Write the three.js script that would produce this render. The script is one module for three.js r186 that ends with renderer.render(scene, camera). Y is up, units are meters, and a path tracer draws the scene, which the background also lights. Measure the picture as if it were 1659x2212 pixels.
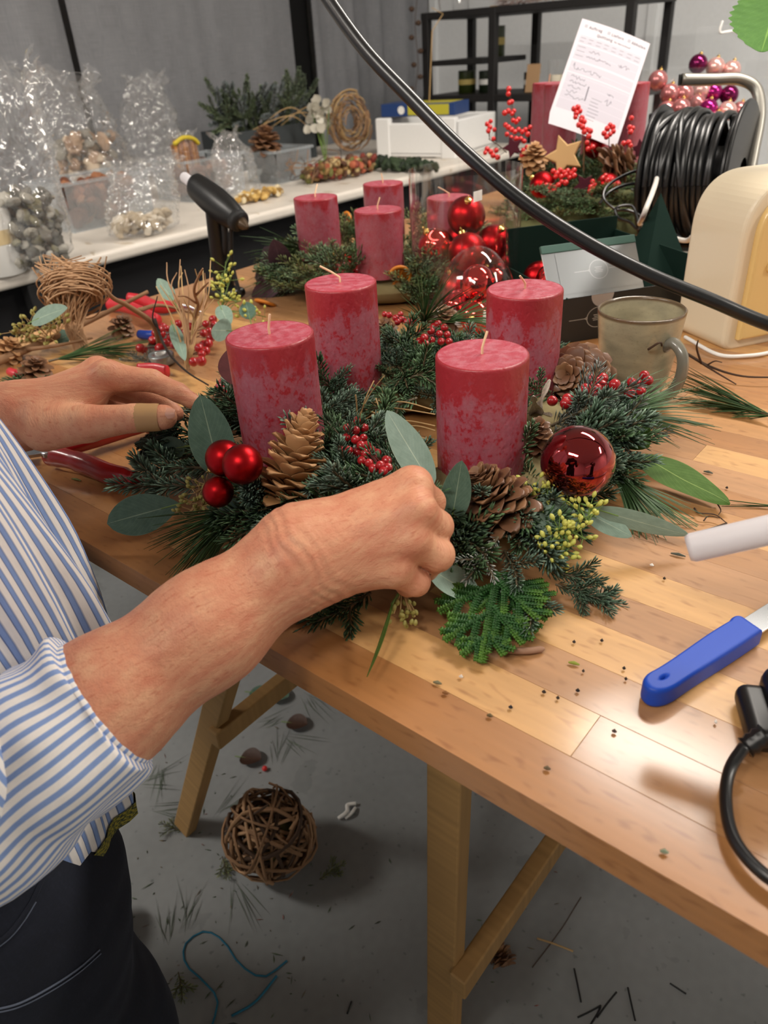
import * as THREE from 'three';
import { mergeGeometries } from 'three/addons/utils/BufferGeometryUtils.js';
import { RoundedBoxGeometry } from 'three/addons/geometries/RoundedBoxGeometry.js';
import { ImprovedNoise } from 'three/addons/math/ImprovedNoise.js';
import { RectAreaLightUniformsLib } from 'three/addons/lights/RectAreaLightUniformsLib.js';

// ---------------------------------------------------------------- camera, lights, exposure
const scene = new THREE.Scene();
scene.background = new THREE.Color(0x0a0b0c);
const V = (x, y, z) => new THREE.Vector3(x, y, z);
const DEG = Math.PI / 180, TAU = Math.PI * 2;
const FOCAL = 1625, EYE = V(0, 1.10, 0), TABLE = 0.74, CEIL = 2.6;
const pitch = 31.63 * DEG, roll = -3.78 * DEG, yaw = 41.25 * DEG;
const fwd = V(Math.cos(yaw) * Math.cos(pitch), -Math.sin(pitch), -Math.sin(yaw) * Math.cos(pitch));
const rt0 = fwd.clone().cross(V(0, 1, 0)).normalize(), up0 = rt0.clone().cross(fwd);
const rt = rt0.clone().multiplyScalar(Math.cos(roll)).addScaledVector(up0, Math.sin(roll));
const upv = up0.clone().multiplyScalar(Math.cos(roll)).addScaledVector(rt0, -Math.sin(roll));
const camera = new THREE.PerspectiveCamera(2 * Math.atan(1106 / FOCAL) / DEG, 1659 / 2212, 0.02, 50);
camera.position.copy(EYE);
camera.quaternion.setFromRotationMatrix(new THREE.Matrix4().makeBasis(rt, upv, fwd.clone().negate()));
camera.focus = 0.66; camera.userData.fStop = 8.5;
scene.add(camera);

const renderer = new THREE.WebGLRenderer();
renderer.toneMapping = THREE.LinearToneMapping;
renderer.toneMappingExposure = 1.12;
renderer.shadowMap.enabled = true;
RectAreaLightUniformsLib.init();
// ceiling panels: (x, z) centres, each 0.3 x 1.2 m
const PANELS = [[1.9, -0.15], [-1.1, -0.15], [-1.1, -2.1], [1.9, 2.1]];
const PANEL_POWER = 33, PANEL_COLOR = new THREE.Color(1.0, 0.93, 0.84);
for (const [x, z] of PANELS) {
  const l = new THREE.RectAreaLight(PANEL_COLOR, PANEL_POWER, 0.3, 1.2);
  l.position.set(x, CEIL - 0.065, z); l.lookAt(x, 0, z); l.castShadow = true; scene.add(l);
}

// ---------------------------------------------------------------- helpers
function rng(seed) { let a = seed >>> 0; return () => { a = (a + 0x6D2B79F5) | 0; let t = Math.imul(a ^ (a >>> 15), 1 | a); t = (t + Math.imul(t ^ (t >>> 7), 61 | t)) ^ t; return ((t ^ (t >>> 14)) >>> 0) / 4294967296; }; }
const R = rng(20241);
const rr = (a, b, r = R) => a + (b - a) * r();
const IN = new ImprovedNoise();
const ns = (x, y = 0, z = 0) => IN.noise(x, y, z);
const fbm = (x, y, z = 0, o = 4) => { let s = 0, a = 0.5; for (let i = 0; i < o; i++) { s += a * ns(x, y, z + i * 7.3); x *= 2.03; y *= 2.03; z *= 2.03; a *= 0.5; } return s; };
const clamp = (x, a = 0, b = 1) => Math.min(b, Math.max(a, x));
const lerp = (a, b, t) => a + (b - a) * t;
const sstep = (a, b, x) => { const t = clamp((x - a) / (b - a)); return t * t * (3 - 2 * t); };
// a viewing ray of the photograph met with a level plane (P) or taken to a distance along the axis (D)
const ray = (px, py) => rt.clone().multiplyScalar((px - 829.5) / FOCAL).addScaledVector(upv, -(py - 1106) / FOCAL).add(fwd);
const P = (px, py, y = TABLE) => { const r = ray(px, py); return EYE.clone().addScaledVector(r, (y - EYE.y) / r.y); };
const D = (px, py, d) => EYE.clone().addScaledVector(ray(px, py), d);

const used = {};
function numbered(n) { used[n] = (used[n] || 0) + 1; return used[n] === 1 ? n : `${n}_${String(used[n] - 1).padStart(3, '0')}`; }
function tag(o, label, category, group, kind) { o.userData.label = label; o.userData.category = category; if (group) o.userData.group = group; if (kind) o.userData.kind = kind; return o; }
function part(name, geo, mat, parent, label) {
  const m = new THREE.Mesh(geo, mat); m.name = name; m.castShadow = m.receiveShadow = true;
  if (label) m.userData.label = label;
  if (parent) parent.add(m);
  return m;
}
function thing(name, label, category, pos, group) {
  const g = new THREE.Group(); g.name = numbered(name); if (pos) g.position.copy(pos);
  tag(g, label, category, group); scene.add(g); return g;
}
function single(name, geo, mat, label, category, pos, group) {
  const m = part(numbered(name), geo, mat, scene); if (pos) m.position.copy(pos); return tag(m, label, category, group);
}
function struct(name, geo, mat, pos) { const m = part(name, geo, mat, scene); if (pos) m.position.copy(pos); m.userData.kind = 'structure'; m.userData.label = name.replace(/_/g, ' '); return m; }
// turn an object so that its +Y points along dir and its +Z as near as may be along up
function aim(o, dir, up = V(0, 1, 0)) {
  const y = dir.clone().normalize(); let x = y.clone().cross(up); if (x.lengthSq() < 1e-6) x = y.clone().cross(V(1, 0, 0.3)); x.normalize();
  const z = x.clone().cross(y); o.quaternion.setFromRotationMatrix(new THREE.Matrix4().makeBasis(x, y, z)); return o;
}
function tex(w, h, fn, { srgb = true, mirror = true, rep } = {}) {
  const d = new Uint8Array(w * h * 4);
  for (let j = 0; j < h; j++) for (let i = 0; i < w; i++) { const c = fn(i / w, j / h), k = (j * w + i) * 4; d[k] = clamp(c[0], 0, 255); d[k + 1] = clamp(c[1], 0, 255); d[k + 2] = clamp(c[2], 0, 255); d[k + 3] = 255; }
  const t = new THREE.DataTexture(d, w, h); t.magFilter = THREE.LinearFilter; t.minFilter = THREE.LinearFilter;
  t.wrapS = t.wrapT = mirror ? THREE.MirroredRepeatWrapping : THREE.RepeatWrapping;
  if (srgb) t.colorSpace = THREE.SRGBColorSpace; if (rep) t.repeat.set(rep[0], rep[1]); t.needsUpdate = true; return t;
}
const grey = (w, h, fn, o = {}) => tex(w, h, (u, v) => { const g = fn(u, v) * 255; return [g, g, g]; }, { srgb: false, ...o });
const mat = (o) => new THREE.MeshStandardMaterial({ roughness: 0.6, metalness: 0, side: THREE.DoubleSide, ...o });
const phys = (o) => new THREE.MeshPhysicalMaterial({ roughness: 0.6, metalness: 0, side: THREE.DoubleSide, ...o });
const mix3 = (a, b, t) => [lerp(a[0], b[0], t), lerp(a[1], b[1], t), lerp(a[2], b[2], t)];

// geometry builders -------------------------------------------------------------
class Acc { // collects vertices and faces for one mesh
  constructor() { this.p = []; this.c = []; this.uv = []; this.i = []; }
  v(x, y, z, c, u = 0, w = 0) { this.p.push(x, y, z); if (c) this.c.push(c[0], c[1], c[2]); this.uv.push(u, w); return this.p.length / 3 - 1; }
  tri(a, b, c) { this.i.push(a, b, c); }
  quad(a, b, c, d) { this.i.push(a, b, c, a, c, d); }
  blade(o, dir, side, len, w, c, droop = 0, blunt = 0.45) { // thin needle: pointed three-sided spindle
    const nrm = dir.clone().cross(side).normalize();
    const a = this.v(o.x, o.y, o.z, c), m = [];
    for (let k = 0; k < 3; k++) { const an = k / 3 * TAU, s = Math.cos(an) * w, q = Math.sin(an) * w * 0.6; const t = blunt * len; m.push(this.v(o.x + dir.x * t + side.x * s + nrm.x * q, o.y + dir.y * t + side.y * s + nrm.y * q - droop * 0.2, o.z + dir.z * t + side.z * s + nrm.z * q, c)); }
    const b = this.v(o.x + dir.x * len, o.y + dir.y * len - droop, o.z + dir.z * len, c);
    for (let k = 0; k < 3; k++) { this.tri(a, m[(k + 1) % 3], m[k]); this.tri(m[k], m[(k + 1) % 3], b); }
  }
  geo() {
    const g = new THREE.BufferGeometry();
    g.setAttribute('position', new THREE.Float32BufferAttribute(this.p, 3));
    if (this.c.length) g.setAttribute('color', new THREE.Float32BufferAttribute(this.c, 3));
    g.setAttribute('uv', new THREE.Float32BufferAttribute(this.uv, 2));
    g.setIndex(this.i); g.computeVertexNormals(); return g;
  }
}
function frames(pts) { // parallel-transport frames
  const T = pts.map((p, i) => (pts[Math.min(i + 1, pts.length - 1)].clone().sub(pts[Math.max(i - 1, 0)])).normalize());
  let n = Math.abs(T[0].y) > 0.9 ? V(1, 0, 0) : V(0, 1, 0); n = n.clone().addScaledVector(T[0], -n.dot(T[0])).normalize();
  return T.map((t) => { n = n.clone().addScaledVector(t, -n.dot(t)).normalize(); return { t, n: n.clone(), b: t.clone().cross(n) }; });
}
// tube through points; r is a number, an array or (t, angle, index) => radius; uv in metres
function sweep(pts, r, n = 8, { caps = true, acc = null, color = null, flat = 1 } = {}) {
  const A = acc || new Acc(), F = frames(pts), base = []; let L = 0;
  const rad = (i, an) => typeof r === 'number' ? r : Array.isArray(r) ? r[i] : r(i / (pts.length - 1), an, i);
  pts.forEach((p, i) => {
    if (i) L += p.distanceTo(pts[i - 1]); const row = [];
    for (let k = 0; k <= n; k++) { const an = k / n * TAU, q = rad(i, an), c = Math.cos(an) * q, s = Math.sin(an) * q * flat, f = F[i]; row.push(A.v(p.x + f.n.x * c + f.b.x * s, p.y + f.n.y * c + f.b.y * s, p.z + f.n.z * c + f.b.z * s, color, k / n * TAU * Math.abs(q), L)); }
    base.push(row);
  });
  for (let i = 0; i + 1 < pts.length; i++) for (let k = 0; k < n; k++) A.quad(base[i][k], base[i][k + 1], base[i + 1][k + 1], base[i + 1][k]);
  if (caps) for (const e of [0, pts.length - 1]) { const p = pts[e], c = A.v(p.x, p.y, p.z, color, 0, e ? L : 0); for (let k = 0; k < n; k++) e ? A.tri(c, base[e][k], base[e][k + 1]) : A.tri(c, base[e][k + 1], base[e][k]); }
  return acc ? null : A.geo();
}
const curve = (pts, n) => new THREE.CatmullRomCurve3(pts).getPoints(n);
const bend = (pts, r, n = 24, seg = 8, o) => sweep(curve(pts, n), r, seg, o);
// thin solid blade (leaf, scale, petal) along +Y, face to +Z; wf(t) is the half width
function leafG(len, wf, { th = 0.0008, nl = 12, nw = 4, bendZ = 0, cup = 0, wave = 0, twist = 0, fold = 0 } = {}) {
  const A = new Acc(), g = [[], []];
  for (let s = 0; s < 2; s++) for (let j = 0; j <= nl; j++) {
    const t = j / nl, w = wf(t), row = [];
    for (let k = 0; k <= nw; k++) {
      const u = k / nw * 2 - 1, x0 = u * w, ed = 1 - u * u;
      let z = bendZ * len * t * t + cup * w * u * u + fold * Math.abs(u) * w + wave * len * Math.sin(t * 9 + u * 2) * 0.02;
      z += (s ? -1 : 1) * th * 0.5 * (0.25 + 0.75 * ed);
      const a = twist * t, x = x0 * Math.cos(a) - z * Math.sin(a), zz = x0 * Math.sin(a) + z * Math.cos(a);
      row.push(A.v(x, t * len, zz, null, (u + 1) / 2, t));
    }
    g[s].push(row);
  }
  for (let j = 0; j < nl; j++) { for (let k = 0; k < nw; k++) { A.quad(g[0][j][k], g[0][j][k + 1], g[0][j + 1][k + 1], g[0][j + 1][k]); A.quad(g[1][j][k], g[1][j + 1][k], g[1][j + 1][k + 1], g[1][j][k + 1]); }
    for (const k of [0, nw]) { const q = [g[0][j][k], g[0][j + 1][k], g[1][j + 1][k], g[1][j][k]]; k ? A.quad(q[0], q[3], q[2], q[1]) : A.quad(...q); } }
  for (let k = 0; k < nw; k++) { A.quad(g[0][nl][k], g[0][nl][k + 1], g[1][nl][k + 1], g[1][nl][k]); A.quad(g[0][0][k], g[1][0][k], g[1][0][k + 1], g[0][0][k + 1]); }
  return A.geo();
}
const ovate = (w, p = 0.45) => (t) => Math.max(w * 0.02, w * Math.pow(Math.sin(Math.PI * Math.pow(clamp(t, 0, 1), p < 0.5 ? 0.85 : 1.15)), p === 0.3 ? 0.9 : 0.62));
function lathe(pts, n = 40) { return new THREE.LatheGeometry(pts.map(([x, y]) => new THREE.Vector2(x, y)), n); }
function box(w, h, d, r = 0.002, x = 0, y = 0, z = 0) { const g = new RoundedBoxGeometry(w, h, d, 2, Math.min(r, w / 2.01, h / 2.01, d / 2.01)); g.translate(x, y, z); return g; }
const moved = (g, x, y, z, rx = 0, ry = 0, rz = 0, s = 1) => { const m = new THREE.Matrix4().compose(V(x, y, z), new THREE.Quaternion().setFromEuler(new THREE.Euler(rx, ry, rz)), typeof s === 'number' ? V(s, s, s) : s); return g.clone().applyMatrix4(m); };
const strip = (g) => { const o = g.index ? g.toNonIndexed() : g.clone(); for (const k of Object.keys(o.attributes)) if (!['position', 'normal', 'uv'].includes(k)) o.deleteAttribute(k); return o; };
const join = (gs) => mergeGeometries(gs.map(strip));
function boxUV(g, s = 1, ou = 0, ov = 0) { // uv in metres over the faces, grain along z
  const p = g.attributes.position, n = g.attributes.normal, uv = new Float32Array(p.count * 2);
  for (let i = 0; i < p.count; i++) { const ax = Math.abs(n.getX(i)), ay = Math.abs(n.getY(i)); const x = p.getX(i), y = p.getY(i), z = p.getZ(i); let a, b; if (ay > 0.6) { a = x; b = z; } else if (ax > 0.6) { a = y; b = z; } else { a = x; b = y; } uv[2 * i] = a * s + ou; uv[2 * i + 1] = b * s + ov; }
  g.setAttribute('uv', new THREE.BufferAttribute(uv, 2)); return g;
}
// surface nets over a signed distance function
function sdfMesh(f, lo, hi, h, uvf) {
  const nx = Math.ceil((hi.x - lo.x) / h) + 1, ny = Math.ceil((hi.y - lo.y) / h) + 1, nz = Math.ceil((hi.z - lo.z) / h) + 1;
  const d = new Float32Array(nx * ny * nz), id = (i, j, k) => (k * ny + j) * nx + i;
  for (let k = 0; k < nz; k++) for (let j = 0; j < ny; j++) for (let i = 0; i < nx; i++) d[id(i, j, k)] = f(lo.x + i * h, lo.y + j * h, lo.z + k * h);
  const vi = new Int32Array(nx * ny * nz).fill(-1), pos = [], idx = [];
  for (let k = 0; k < nz - 1; k++) for (let j = 0; j < ny - 1; j++) for (let i = 0; i < nx - 1; i++) {
    let n = 0, sx = 0, sy = 0, sz = 0, neg = 0; const c = [];
    for (let q = 0; q < 8; q++) { const v = d[id(i + (q & 1), j + ((q >> 1) & 1), k + (q >> 2))]; c.push(v); if (v < 0) neg++; }
    if (neg === 0 || neg === 8) continue;
    for (const [a, b] of NETS) if ((c[a] < 0) !== (c[b] < 0)) { const t = c[a] / (c[a] - c[b]); sx += lerp(a & 1, b & 1, t); sy += lerp((a >> 1) & 1, (b >> 1) & 1, t); sz += lerp(a >> 2, b >> 2, t); n++; }
    vi[id(i, j, k)] = pos.length / 3; pos.push(lo.x + (i + sx / n) * h, lo.y + (j + sy / n) * h, lo.z + (k + sz / n) * h);
  }
  const face = (a, b, c, e, flip) => { if (a < 0 || b < 0 || c < 0 || e < 0) return; flip ? idx.push(a, b, c, a, c, e) : idx.push(a, c, b, a, e, c); };
  for (let k = 1; k < nz - 1; k++) for (let j = 1; j < ny - 1; j++) for (let i = 1; i < nx - 1; i++) {
    const s = d[id(i, j, k)] < 0;
    if (s !== d[id(i + 1, j, k)] < 0) face(vi[id(i, j - 1, k - 1)], vi[id(i, j, k - 1)], vi[id(i, j, k)], vi[id(i, j - 1, k)], s);
    if (s !== d[id(i, j + 1, k)] < 0) face(vi[id(i - 1, j, k - 1)], vi[id(i - 1, j, k)], vi[id(i, j, k)], vi[id(i, j, k - 1)], s);
    if (s !== d[id(i, j, k + 1)] < 0) face(vi[id(i - 1, j - 1, k)], vi[id(i, j - 1, k)], vi[id(i, j, k)], vi[id(i - 1, j, k)], s);
  }
  const nrm = new Float32Array(pos.length), uv = new Float32Array(pos.length / 3 * 2), e = h * 0.6;
  for (let q = 0; q < pos.length; q += 3) {
    const [x, y, z] = [pos[q], pos[q + 1], pos[q + 2]];
    const gx = f(x + e, y, z) - f(x - e, y, z), gy = f(x, y + e, z) - f(x, y - e, z), gz = f(x, y, z + e) - f(x, y, z - e), l = Math.hypot(gx, gy, gz) || 1;
    nrm[q] = gx / l; nrm[q + 1] = gy / l; nrm[q + 2] = gz / l;
    if (uvf) { const w = uvf(x, y, z); uv[q / 3 * 2] = w[0]; uv[q / 3 * 2 + 1] = w[1]; }
  }
  const g = new THREE.BufferGeometry(); g.setAttribute('position', new THREE.Float32BufferAttribute(pos, 3)); g.setAttribute('normal', new THREE.BufferAttribute(nrm, 3)); g.setAttribute('uv', new THREE.BufferAttribute(uv, 2)); g.setIndex(idx); return g;
}
const NETS = [[0, 1], [2, 3], [4, 5], [6, 7], [0, 2], [1, 3], [4, 6], [5, 7], [0, 4], [1, 5], [2, 6], [3, 7]];
const smin = (a, b, k) => { const h = Math.max(k - Math.abs(a - b), 0) / k; return Math.min(a, b) - h * h * k * 0.25; };
function capsule(a, b, ra, rb) { // distance to a tapered capsule
  const bx = b.x - a.x, by = b.y - a.y, bz = b.z - a.z, l = bx * bx + by * by + bz * bz;
  return (x, y, z) => { const px = x - a.x, py = y - a.y, pz = z - a.z, t = clamp((px * bx + py * by + pz * bz) / l); return Math.hypot(px - bx * t, py - by * t, pz - bz * t) - lerp(ra, rb, t); };
}
const chain = (js, k) => { const cs = []; for (let i = 0; i + 1 < js.length; i++) cs.push(capsule(js[i][0], js[i + 1][0], js[i][1], js[i + 1][1])); return (x, y, z) => { let d = cs[0](x, y, z); for (let i = 1; i < cs.length; i++) d = smin(d, cs[i](x, y, z), k); return d; }; };
const boundsOf = (js, pad) => { const b = new THREE.Box3(); for (const [p, r] of js) b.expandByPoint(p.clone().addScalar(r + pad)).expandByPoint(p.clone().addScalar(-r - pad)); return b; };
// ---------------------------------------------------------------- materials
const woodMap = tex(512, 512, (u, v) => {
  const streak = ns(u * 60, v * 5, 1.2) * 0.5 + ns(u * 150, v * 9, 4.4) * 0.35;
  const fl = ns(u * 110, v * 34, 9.1), fleck = fl > 0.28 ? (fl - 0.28) * 1.5 : 0;
  const broad = fbm(u * 5, v * 1.6, 3) * 0.35;
  const g = 232 + streak * 20 + broad * 34 - fleck * 46;
  return [g + 4, g - fleck * 14 + broad * 6, g - 4 - fleck * 26 + broad * 10];
}, { rep: [2.2, 2.2] });
const woodBump = grey(256, 256, (u, v) => 0.5 + ns(u * 90, v * 12, 2) * 0.3 + ns(u * 12, v * 3, 5) * 0.4, { rep: [2.2, 2.2] });
const STAVE = [[0.46, 0.215, 0.072], [0.56, 0.285, 0.105], [0.70, 0.40, 0.155], [0.47, 0.235, 0.092], [0.50, 0.262, 0.115], [0.44, 0.20, 0.066]]
  .map((c) => phys({ color: new THREE.Color().setRGB(...c), map: woodMap, roughness: 0.5, bumpMap: woodBump, bumpScale: 0.0003, clearcoat: 0.55, clearcoatRoughness: 0.16 }));
const pineMap = tex(256, 256, (u, v) => { const g = 225 + ns(u * 30, v * 2.5, 8) * 22 + fbm(u * 6, v * 1.2, 2) * 30; return [g, g - 4, g - 12]; }, { rep: [4, 1.5] });
const pine = mat({ color: new THREE.Color().setRGB(0.44, 0.26, 0.095), map: pineMap, roughness: 0.7 });
const floorM = phys({ map: tex(1024, 1024, (u, v) => { const n = fbm(u * 7, v * 7, 1) * 20 + 4 + ns(u * 160, v * 160, 3) * 5; const s = fbm(u * 22, v * 22, 8) > 0.27 ? -9 : 0; const k = ns(u * 300, v * 300, 12) > 0.62 ? -26 : 0; return [134 + n + s + k, 137 + n + s + k, 138 + n + s + k]; }, { rep: [0.45, 0.45] }), roughness: 0.42, roughnessMap: null, clearcoat: 0.1, clearcoatRoughness: 0.3 });
const wallM = mat({ map: tex(256, 256, (u, v) => { const n = fbm(u * 5, v * 5, 2) * 8 + ns(u * 120, v * 120) * 4; return [222 + n, 224 + n, 225 + n]; }, { rep: [0.6, 0.6] }), roughness: 0.75 });
const ceilM = mat({ color: 0xd9d7d2, roughness: 0.9 });
const curtainM = phys({ map: tex(512, 512, (u, v) => { const w = ns(u * 260, v * 14, 1) * 9 + ns(u * 12, v * 200, 4) * 7 + fbm(u * 5, v * 3, 6) * 14; return [132 + w, 133 + w, 137 + w]; }, { rep: [1.6, 1.6] }), roughness: 0.95, sheen: 0.3, sheenRoughness: 0.7 });
const blackM = phys({ color: 0x141415, roughness: 0.38 }), blackMatte = mat({ color: 0x161617, roughness: 0.7 });
const rubberM = phys({ color: 0x111214, roughness: 0.33, clearcoat: 0.2, clearcoatRoughness: 0.3 });
const whiteBoard = phys({ map: tex(512, 256, (u, v) => { const n = fbm(u * 9, v * 6, 3) * 26, s = fbm(u * 30, v * 12, 5) > 0.3 ? -30 : 0; return [222 + n + s, 214 + n + s * 1.2, 203 + n + s * 1.5]; }, { rep: [1, 1] }), roughness: 0.45, clearcoat: 0.2, clearcoatRoughness: 0.3 });
const whiteM = mat({ color: 0xe7e5e0, roughness: 0.6 });
const steelM = mat({ color: 0xb9bcc0, metalness: 1, roughness: 0.24 });
const goldM = mat({ color: 0xd9b56a, metalness: 1, roughness: 0.25 });
const brassDull = mat({ color: 0xb99b5a, metalness: 0.8, roughness: 0.4 });
const redGloss = phys({ color: new THREE.Color().setRGB(0.30, 0.006, 0.010), metalness: 1, roughness: 0.05, clearcoat: 1, clearcoatRoughness: 0.02 });
const redGloss2 = phys({ color: new THREE.Color().setRGB(0.72, 0.035, 0.03), metalness: 1, roughness: 0.07, clearcoat: 0.6, clearcoatRoughness: 0.03 });
const redMatte = phys({ color: new THREE.Color().setRGB(0.36, 0.009, 0.012), metalness: 1, roughness: 0.36 });
const berryM = phys({ color: new THREE.Color().setRGB(0.36, 0.008, 0.013), roughness: 0.3, clearcoat: 0.35, clearcoatRoughness: 0.2 });
const berryBright = phys({ color: new THREE.Color().setRGB(0.62, 0.018, 0.018), roughness: 0.32, clearcoat: 0.3, clearcoatRoughness: 0.2 });
const stemRed = mat({ color: 0x5a1a1c, roughness: 0.7 });
const twigM = mat({ color: 0x4a3628, roughness: 0.85 }), twigTan = mat({ color: 0x8d6a4b, roughness: 0.8 }), twigDark = mat({ color: 0x231b16, roughness: 0.85 });
const strawM = mat({ color: 0xb99868, roughness: 0.75 }), rootM = mat({ color: 0xb08a66, roughness: 0.75 });
const greenStem = mat({ color: 0x6f8a46, roughness: 0.6 });
const seedM = phys({ color: new THREE.Color().setRGB(0.50, 0.50, 0.10), roughness: 0.5 });
const seedOld = phys({ color: new THREE.Color().setRGB(0.30, 0.27, 0.07), roughness: 0.5 });
const needleM = phys({ vertexColors: true, roughness: 0.5, specularIntensity: 0.7 });
const leafMap = (base, vein, seed) => tex(128, 256, (u, v) => {
  const mid = Math.abs(u - 0.5), m = 1 - sstep(0.004, 0.02, mid);
  const k = v * 13 - mid * 9, sv = (1 - sstep(0.015, 0.07, Math.abs(k - Math.round(k)))) * 0.22 * sstep(0, 0.05, mid);
  const edge = sstep(0.485, 0.5, mid) * 0.4;
  const n = fbm(u * 5, v * 9, seed) * 16 + ns(u * 60, v * 90, seed) * 5;
  const c = mix3(base, vein, Math.max(m * 0.9, sv, edge)); return [c[0] + n, c[1] + n, c[2] + n];
});
const eucTop = phys({ map: leafMap([80, 104, 90], [140, 158, 134], 1), roughness: 0.6, specularIntensity: 0.4 });
const eucPale = phys({ map: leafMap([128, 150, 136], [178, 190, 168], 2), roughness: 0.55, specularIntensity: 0.5 });
const eucGreen = phys({ map: leafMap([70, 98, 40], [140, 160, 92], 3), roughness: 0.62, specularIntensity: 0.3 });
const plantGreen = phys({ map: leafMap([66, 112, 32], [120, 160, 70], 4), roughness: 0.65, specularIntensity: 0.25 });
const purpleLeaf = phys({ map: leafMap([70, 44, 56], [100, 70, 80], 5), roughness: 0.55 });
const burgundyLeaf = phys({ map: leafMap([84, 30, 32], [100, 44, 42], 7), roughness: 0.5 });
const brownLeaf = phys({ map: leafMap([62, 38, 26], [90, 62, 42], 6), roughness: 0.6 });
const coneM = [[0.20, 0.095, 0.045], [0.26, 0.13, 0.06], [0.15, 0.068, 0.033]].map((c) => phys({ color: new THREE.Color().setRGB(...c), roughness: 0.5, clearcoat: 0.15 }));
const coneTan = [[0.48, 0.26, 0.115], [0.55, 0.31, 0.14], [0.40, 0.21, 0.085]].map((c) => phys({ color: new THREE.Color().setRGB(...c), roughness: 0.55 }));
const clearPlastic = phys({ color: 0xffffff, transmission: 1, thickness: 0, roughness: 0.06, ior: 1.5 });
const bagPlastic = phys({ color: 0xfafafa, transmission: 0.95, thickness: 0, roughness: 0.07, ior: 1.75 });
const tubMilky = phys({ color: 0xf3f6f8, transmission: 0.88, thickness: 0, roughness: 0.2, ior: 1.5 });

// ---------------------------------------------------------------- the room
const RX0 = -2.8, RX1 = 3.85, RZ0 = -2.95, RZ1 = 3.4;
{
  const w = RX1 - RX0, d = RZ1 - RZ0, cx = (RX0 + RX1) / 2, cz = (RZ0 + RZ1) / 2, t = 0.12;
  struct('floor', boxUV(new THREE.BoxGeometry(w + 2 * t, t, d + 2 * t)), floorM, V(cx, -t / 2, cz));
  struct('ceiling', new THREE.BoxGeometry(w + 2 * t, t, d + 2 * t), ceilM, V(cx, CEIL + t / 2, cz));
  struct('wall_back', boxUV(new THREE.BoxGeometry(w + 2 * t, CEIL, t)), wallM, V(cx, CEIL / 2, RZ0 - t / 2));
  struct('wall_front', boxUV(new THREE.BoxGeometry(w + 2 * t, CEIL, t)), wallM, V(cx, CEIL / 2, RZ1 + t / 2));
  struct('wall_left', boxUV(new THREE.BoxGeometry(t, CEIL, d)), wallM, V(RX0 - t / 2, CEIL / 2, cz));
  const wr = struct('wall_right', boxUV(new THREE.BoxGeometry(t, CEIL, d)), wallM, V(RX1 + t / 2, CEIL / 2, cz));
  // upright cover strips over the joints of the wall panels
  const s0 = ray(1412, 20), zs = s0.z / s0.x * RX1; for (const z of [zs - 1.2, zs, zs + 1.2, zs + 2.4]) part('joint_strip', box(0.012, CEIL, 0.045, 0.003), wallM, wr).position.set(-0.066, 0, z - cz);
  let n = 0;
  for (const [x, z] of PANELS) {
    const g = thing('ceiling_light', 'long white ceiling light panel', 'ceiling light', V(x, CEIL, z), 'ceiling light panels');
    part('housing', box(0.34, 0.05, 1.24, 0.006, 0, -0.03, 0), whiteM, g);
    part('diffuser', box(0.3, 0.008, 1.2, 0.002, 0, -0.058, 0), mat({ color: 0xffffff, emissive: PANEL_COLOR, emissiveIntensity: 9 }), g); n++;
  }
}
// curtains: three hung cloths with folds, on a rail below the ceiling
function curtain(x0, x1, z, amp, seed, label) {
  const A = new Acc(), nx = Math.round((x1 - x0) * 90), ny = 26, y0 = 0.03, y1 = 2.5;
  for (const s of [0, 1]) { const rows = [];
    for (let j = 0; j <= ny; j++) { const row = [], y = lerp(y0, y1, j / ny); for (let i = 0; i <= nx; i++) { const x = lerp(x0, x1, i / nx); const f = ns(x * 5.5, y * 0.12, seed) * 1.3 + ns(x * 13, y * 0.2, seed + 5) * 0.45 + ns(x * 2.2, y * 0.5, seed + 9) * 0.5; row.push(A.v(x, y, z + f * amp - s * 0.002, null, x, y)); } rows.push(row); }
    for (let j = 0; j < ny; j++) for (let i = 0; i < nx; i++) A.quad(rows[j][i], rows[j][i + 1], rows[j + 1][i + 1], rows[j + 1][i]);
  }
  single('curtain', A.geo(), curtainM, label, 'curtain', null);
}
curtain(-2.6, 1.695, -2.78, 0.05, 1.5, 'grey hanging curtain with deep folds beside the plastic bags');
curtain(1.72, 2.805, -2.80, 0.016, 4.2, 'nearly smooth grey curtain behind the white table board');
curtain(2.93, 3.83, -2.82, 0.055, 8.1, 'grey folded curtain beside the black shelf');
{ const rail = thing('curtain_rail', 'dark ceiling rail carrying the grey curtains', 'curtain rail', V(0.6, 2.52, -2.80)); part('rail', box(6.3, 0.03, 0.04, 0.004), blackMatte, rail); for (let i = 0; i < 12; i++) part('bracket', box(0.03, 0.06, 0.03, 0.003), blackMatte, rail).position.set(-2.75 + i * 0.5, 0.042, 0); }
single('cloth_panel', box(0.2, 2.46, 0.01, 0.002), mat({ color: 0x0c0c0d, roughness: 1 }), 'narrow black cloth hanging in the gap between grey curtains', 'cloth', V(2.865, 1.26, -2.87));

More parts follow.
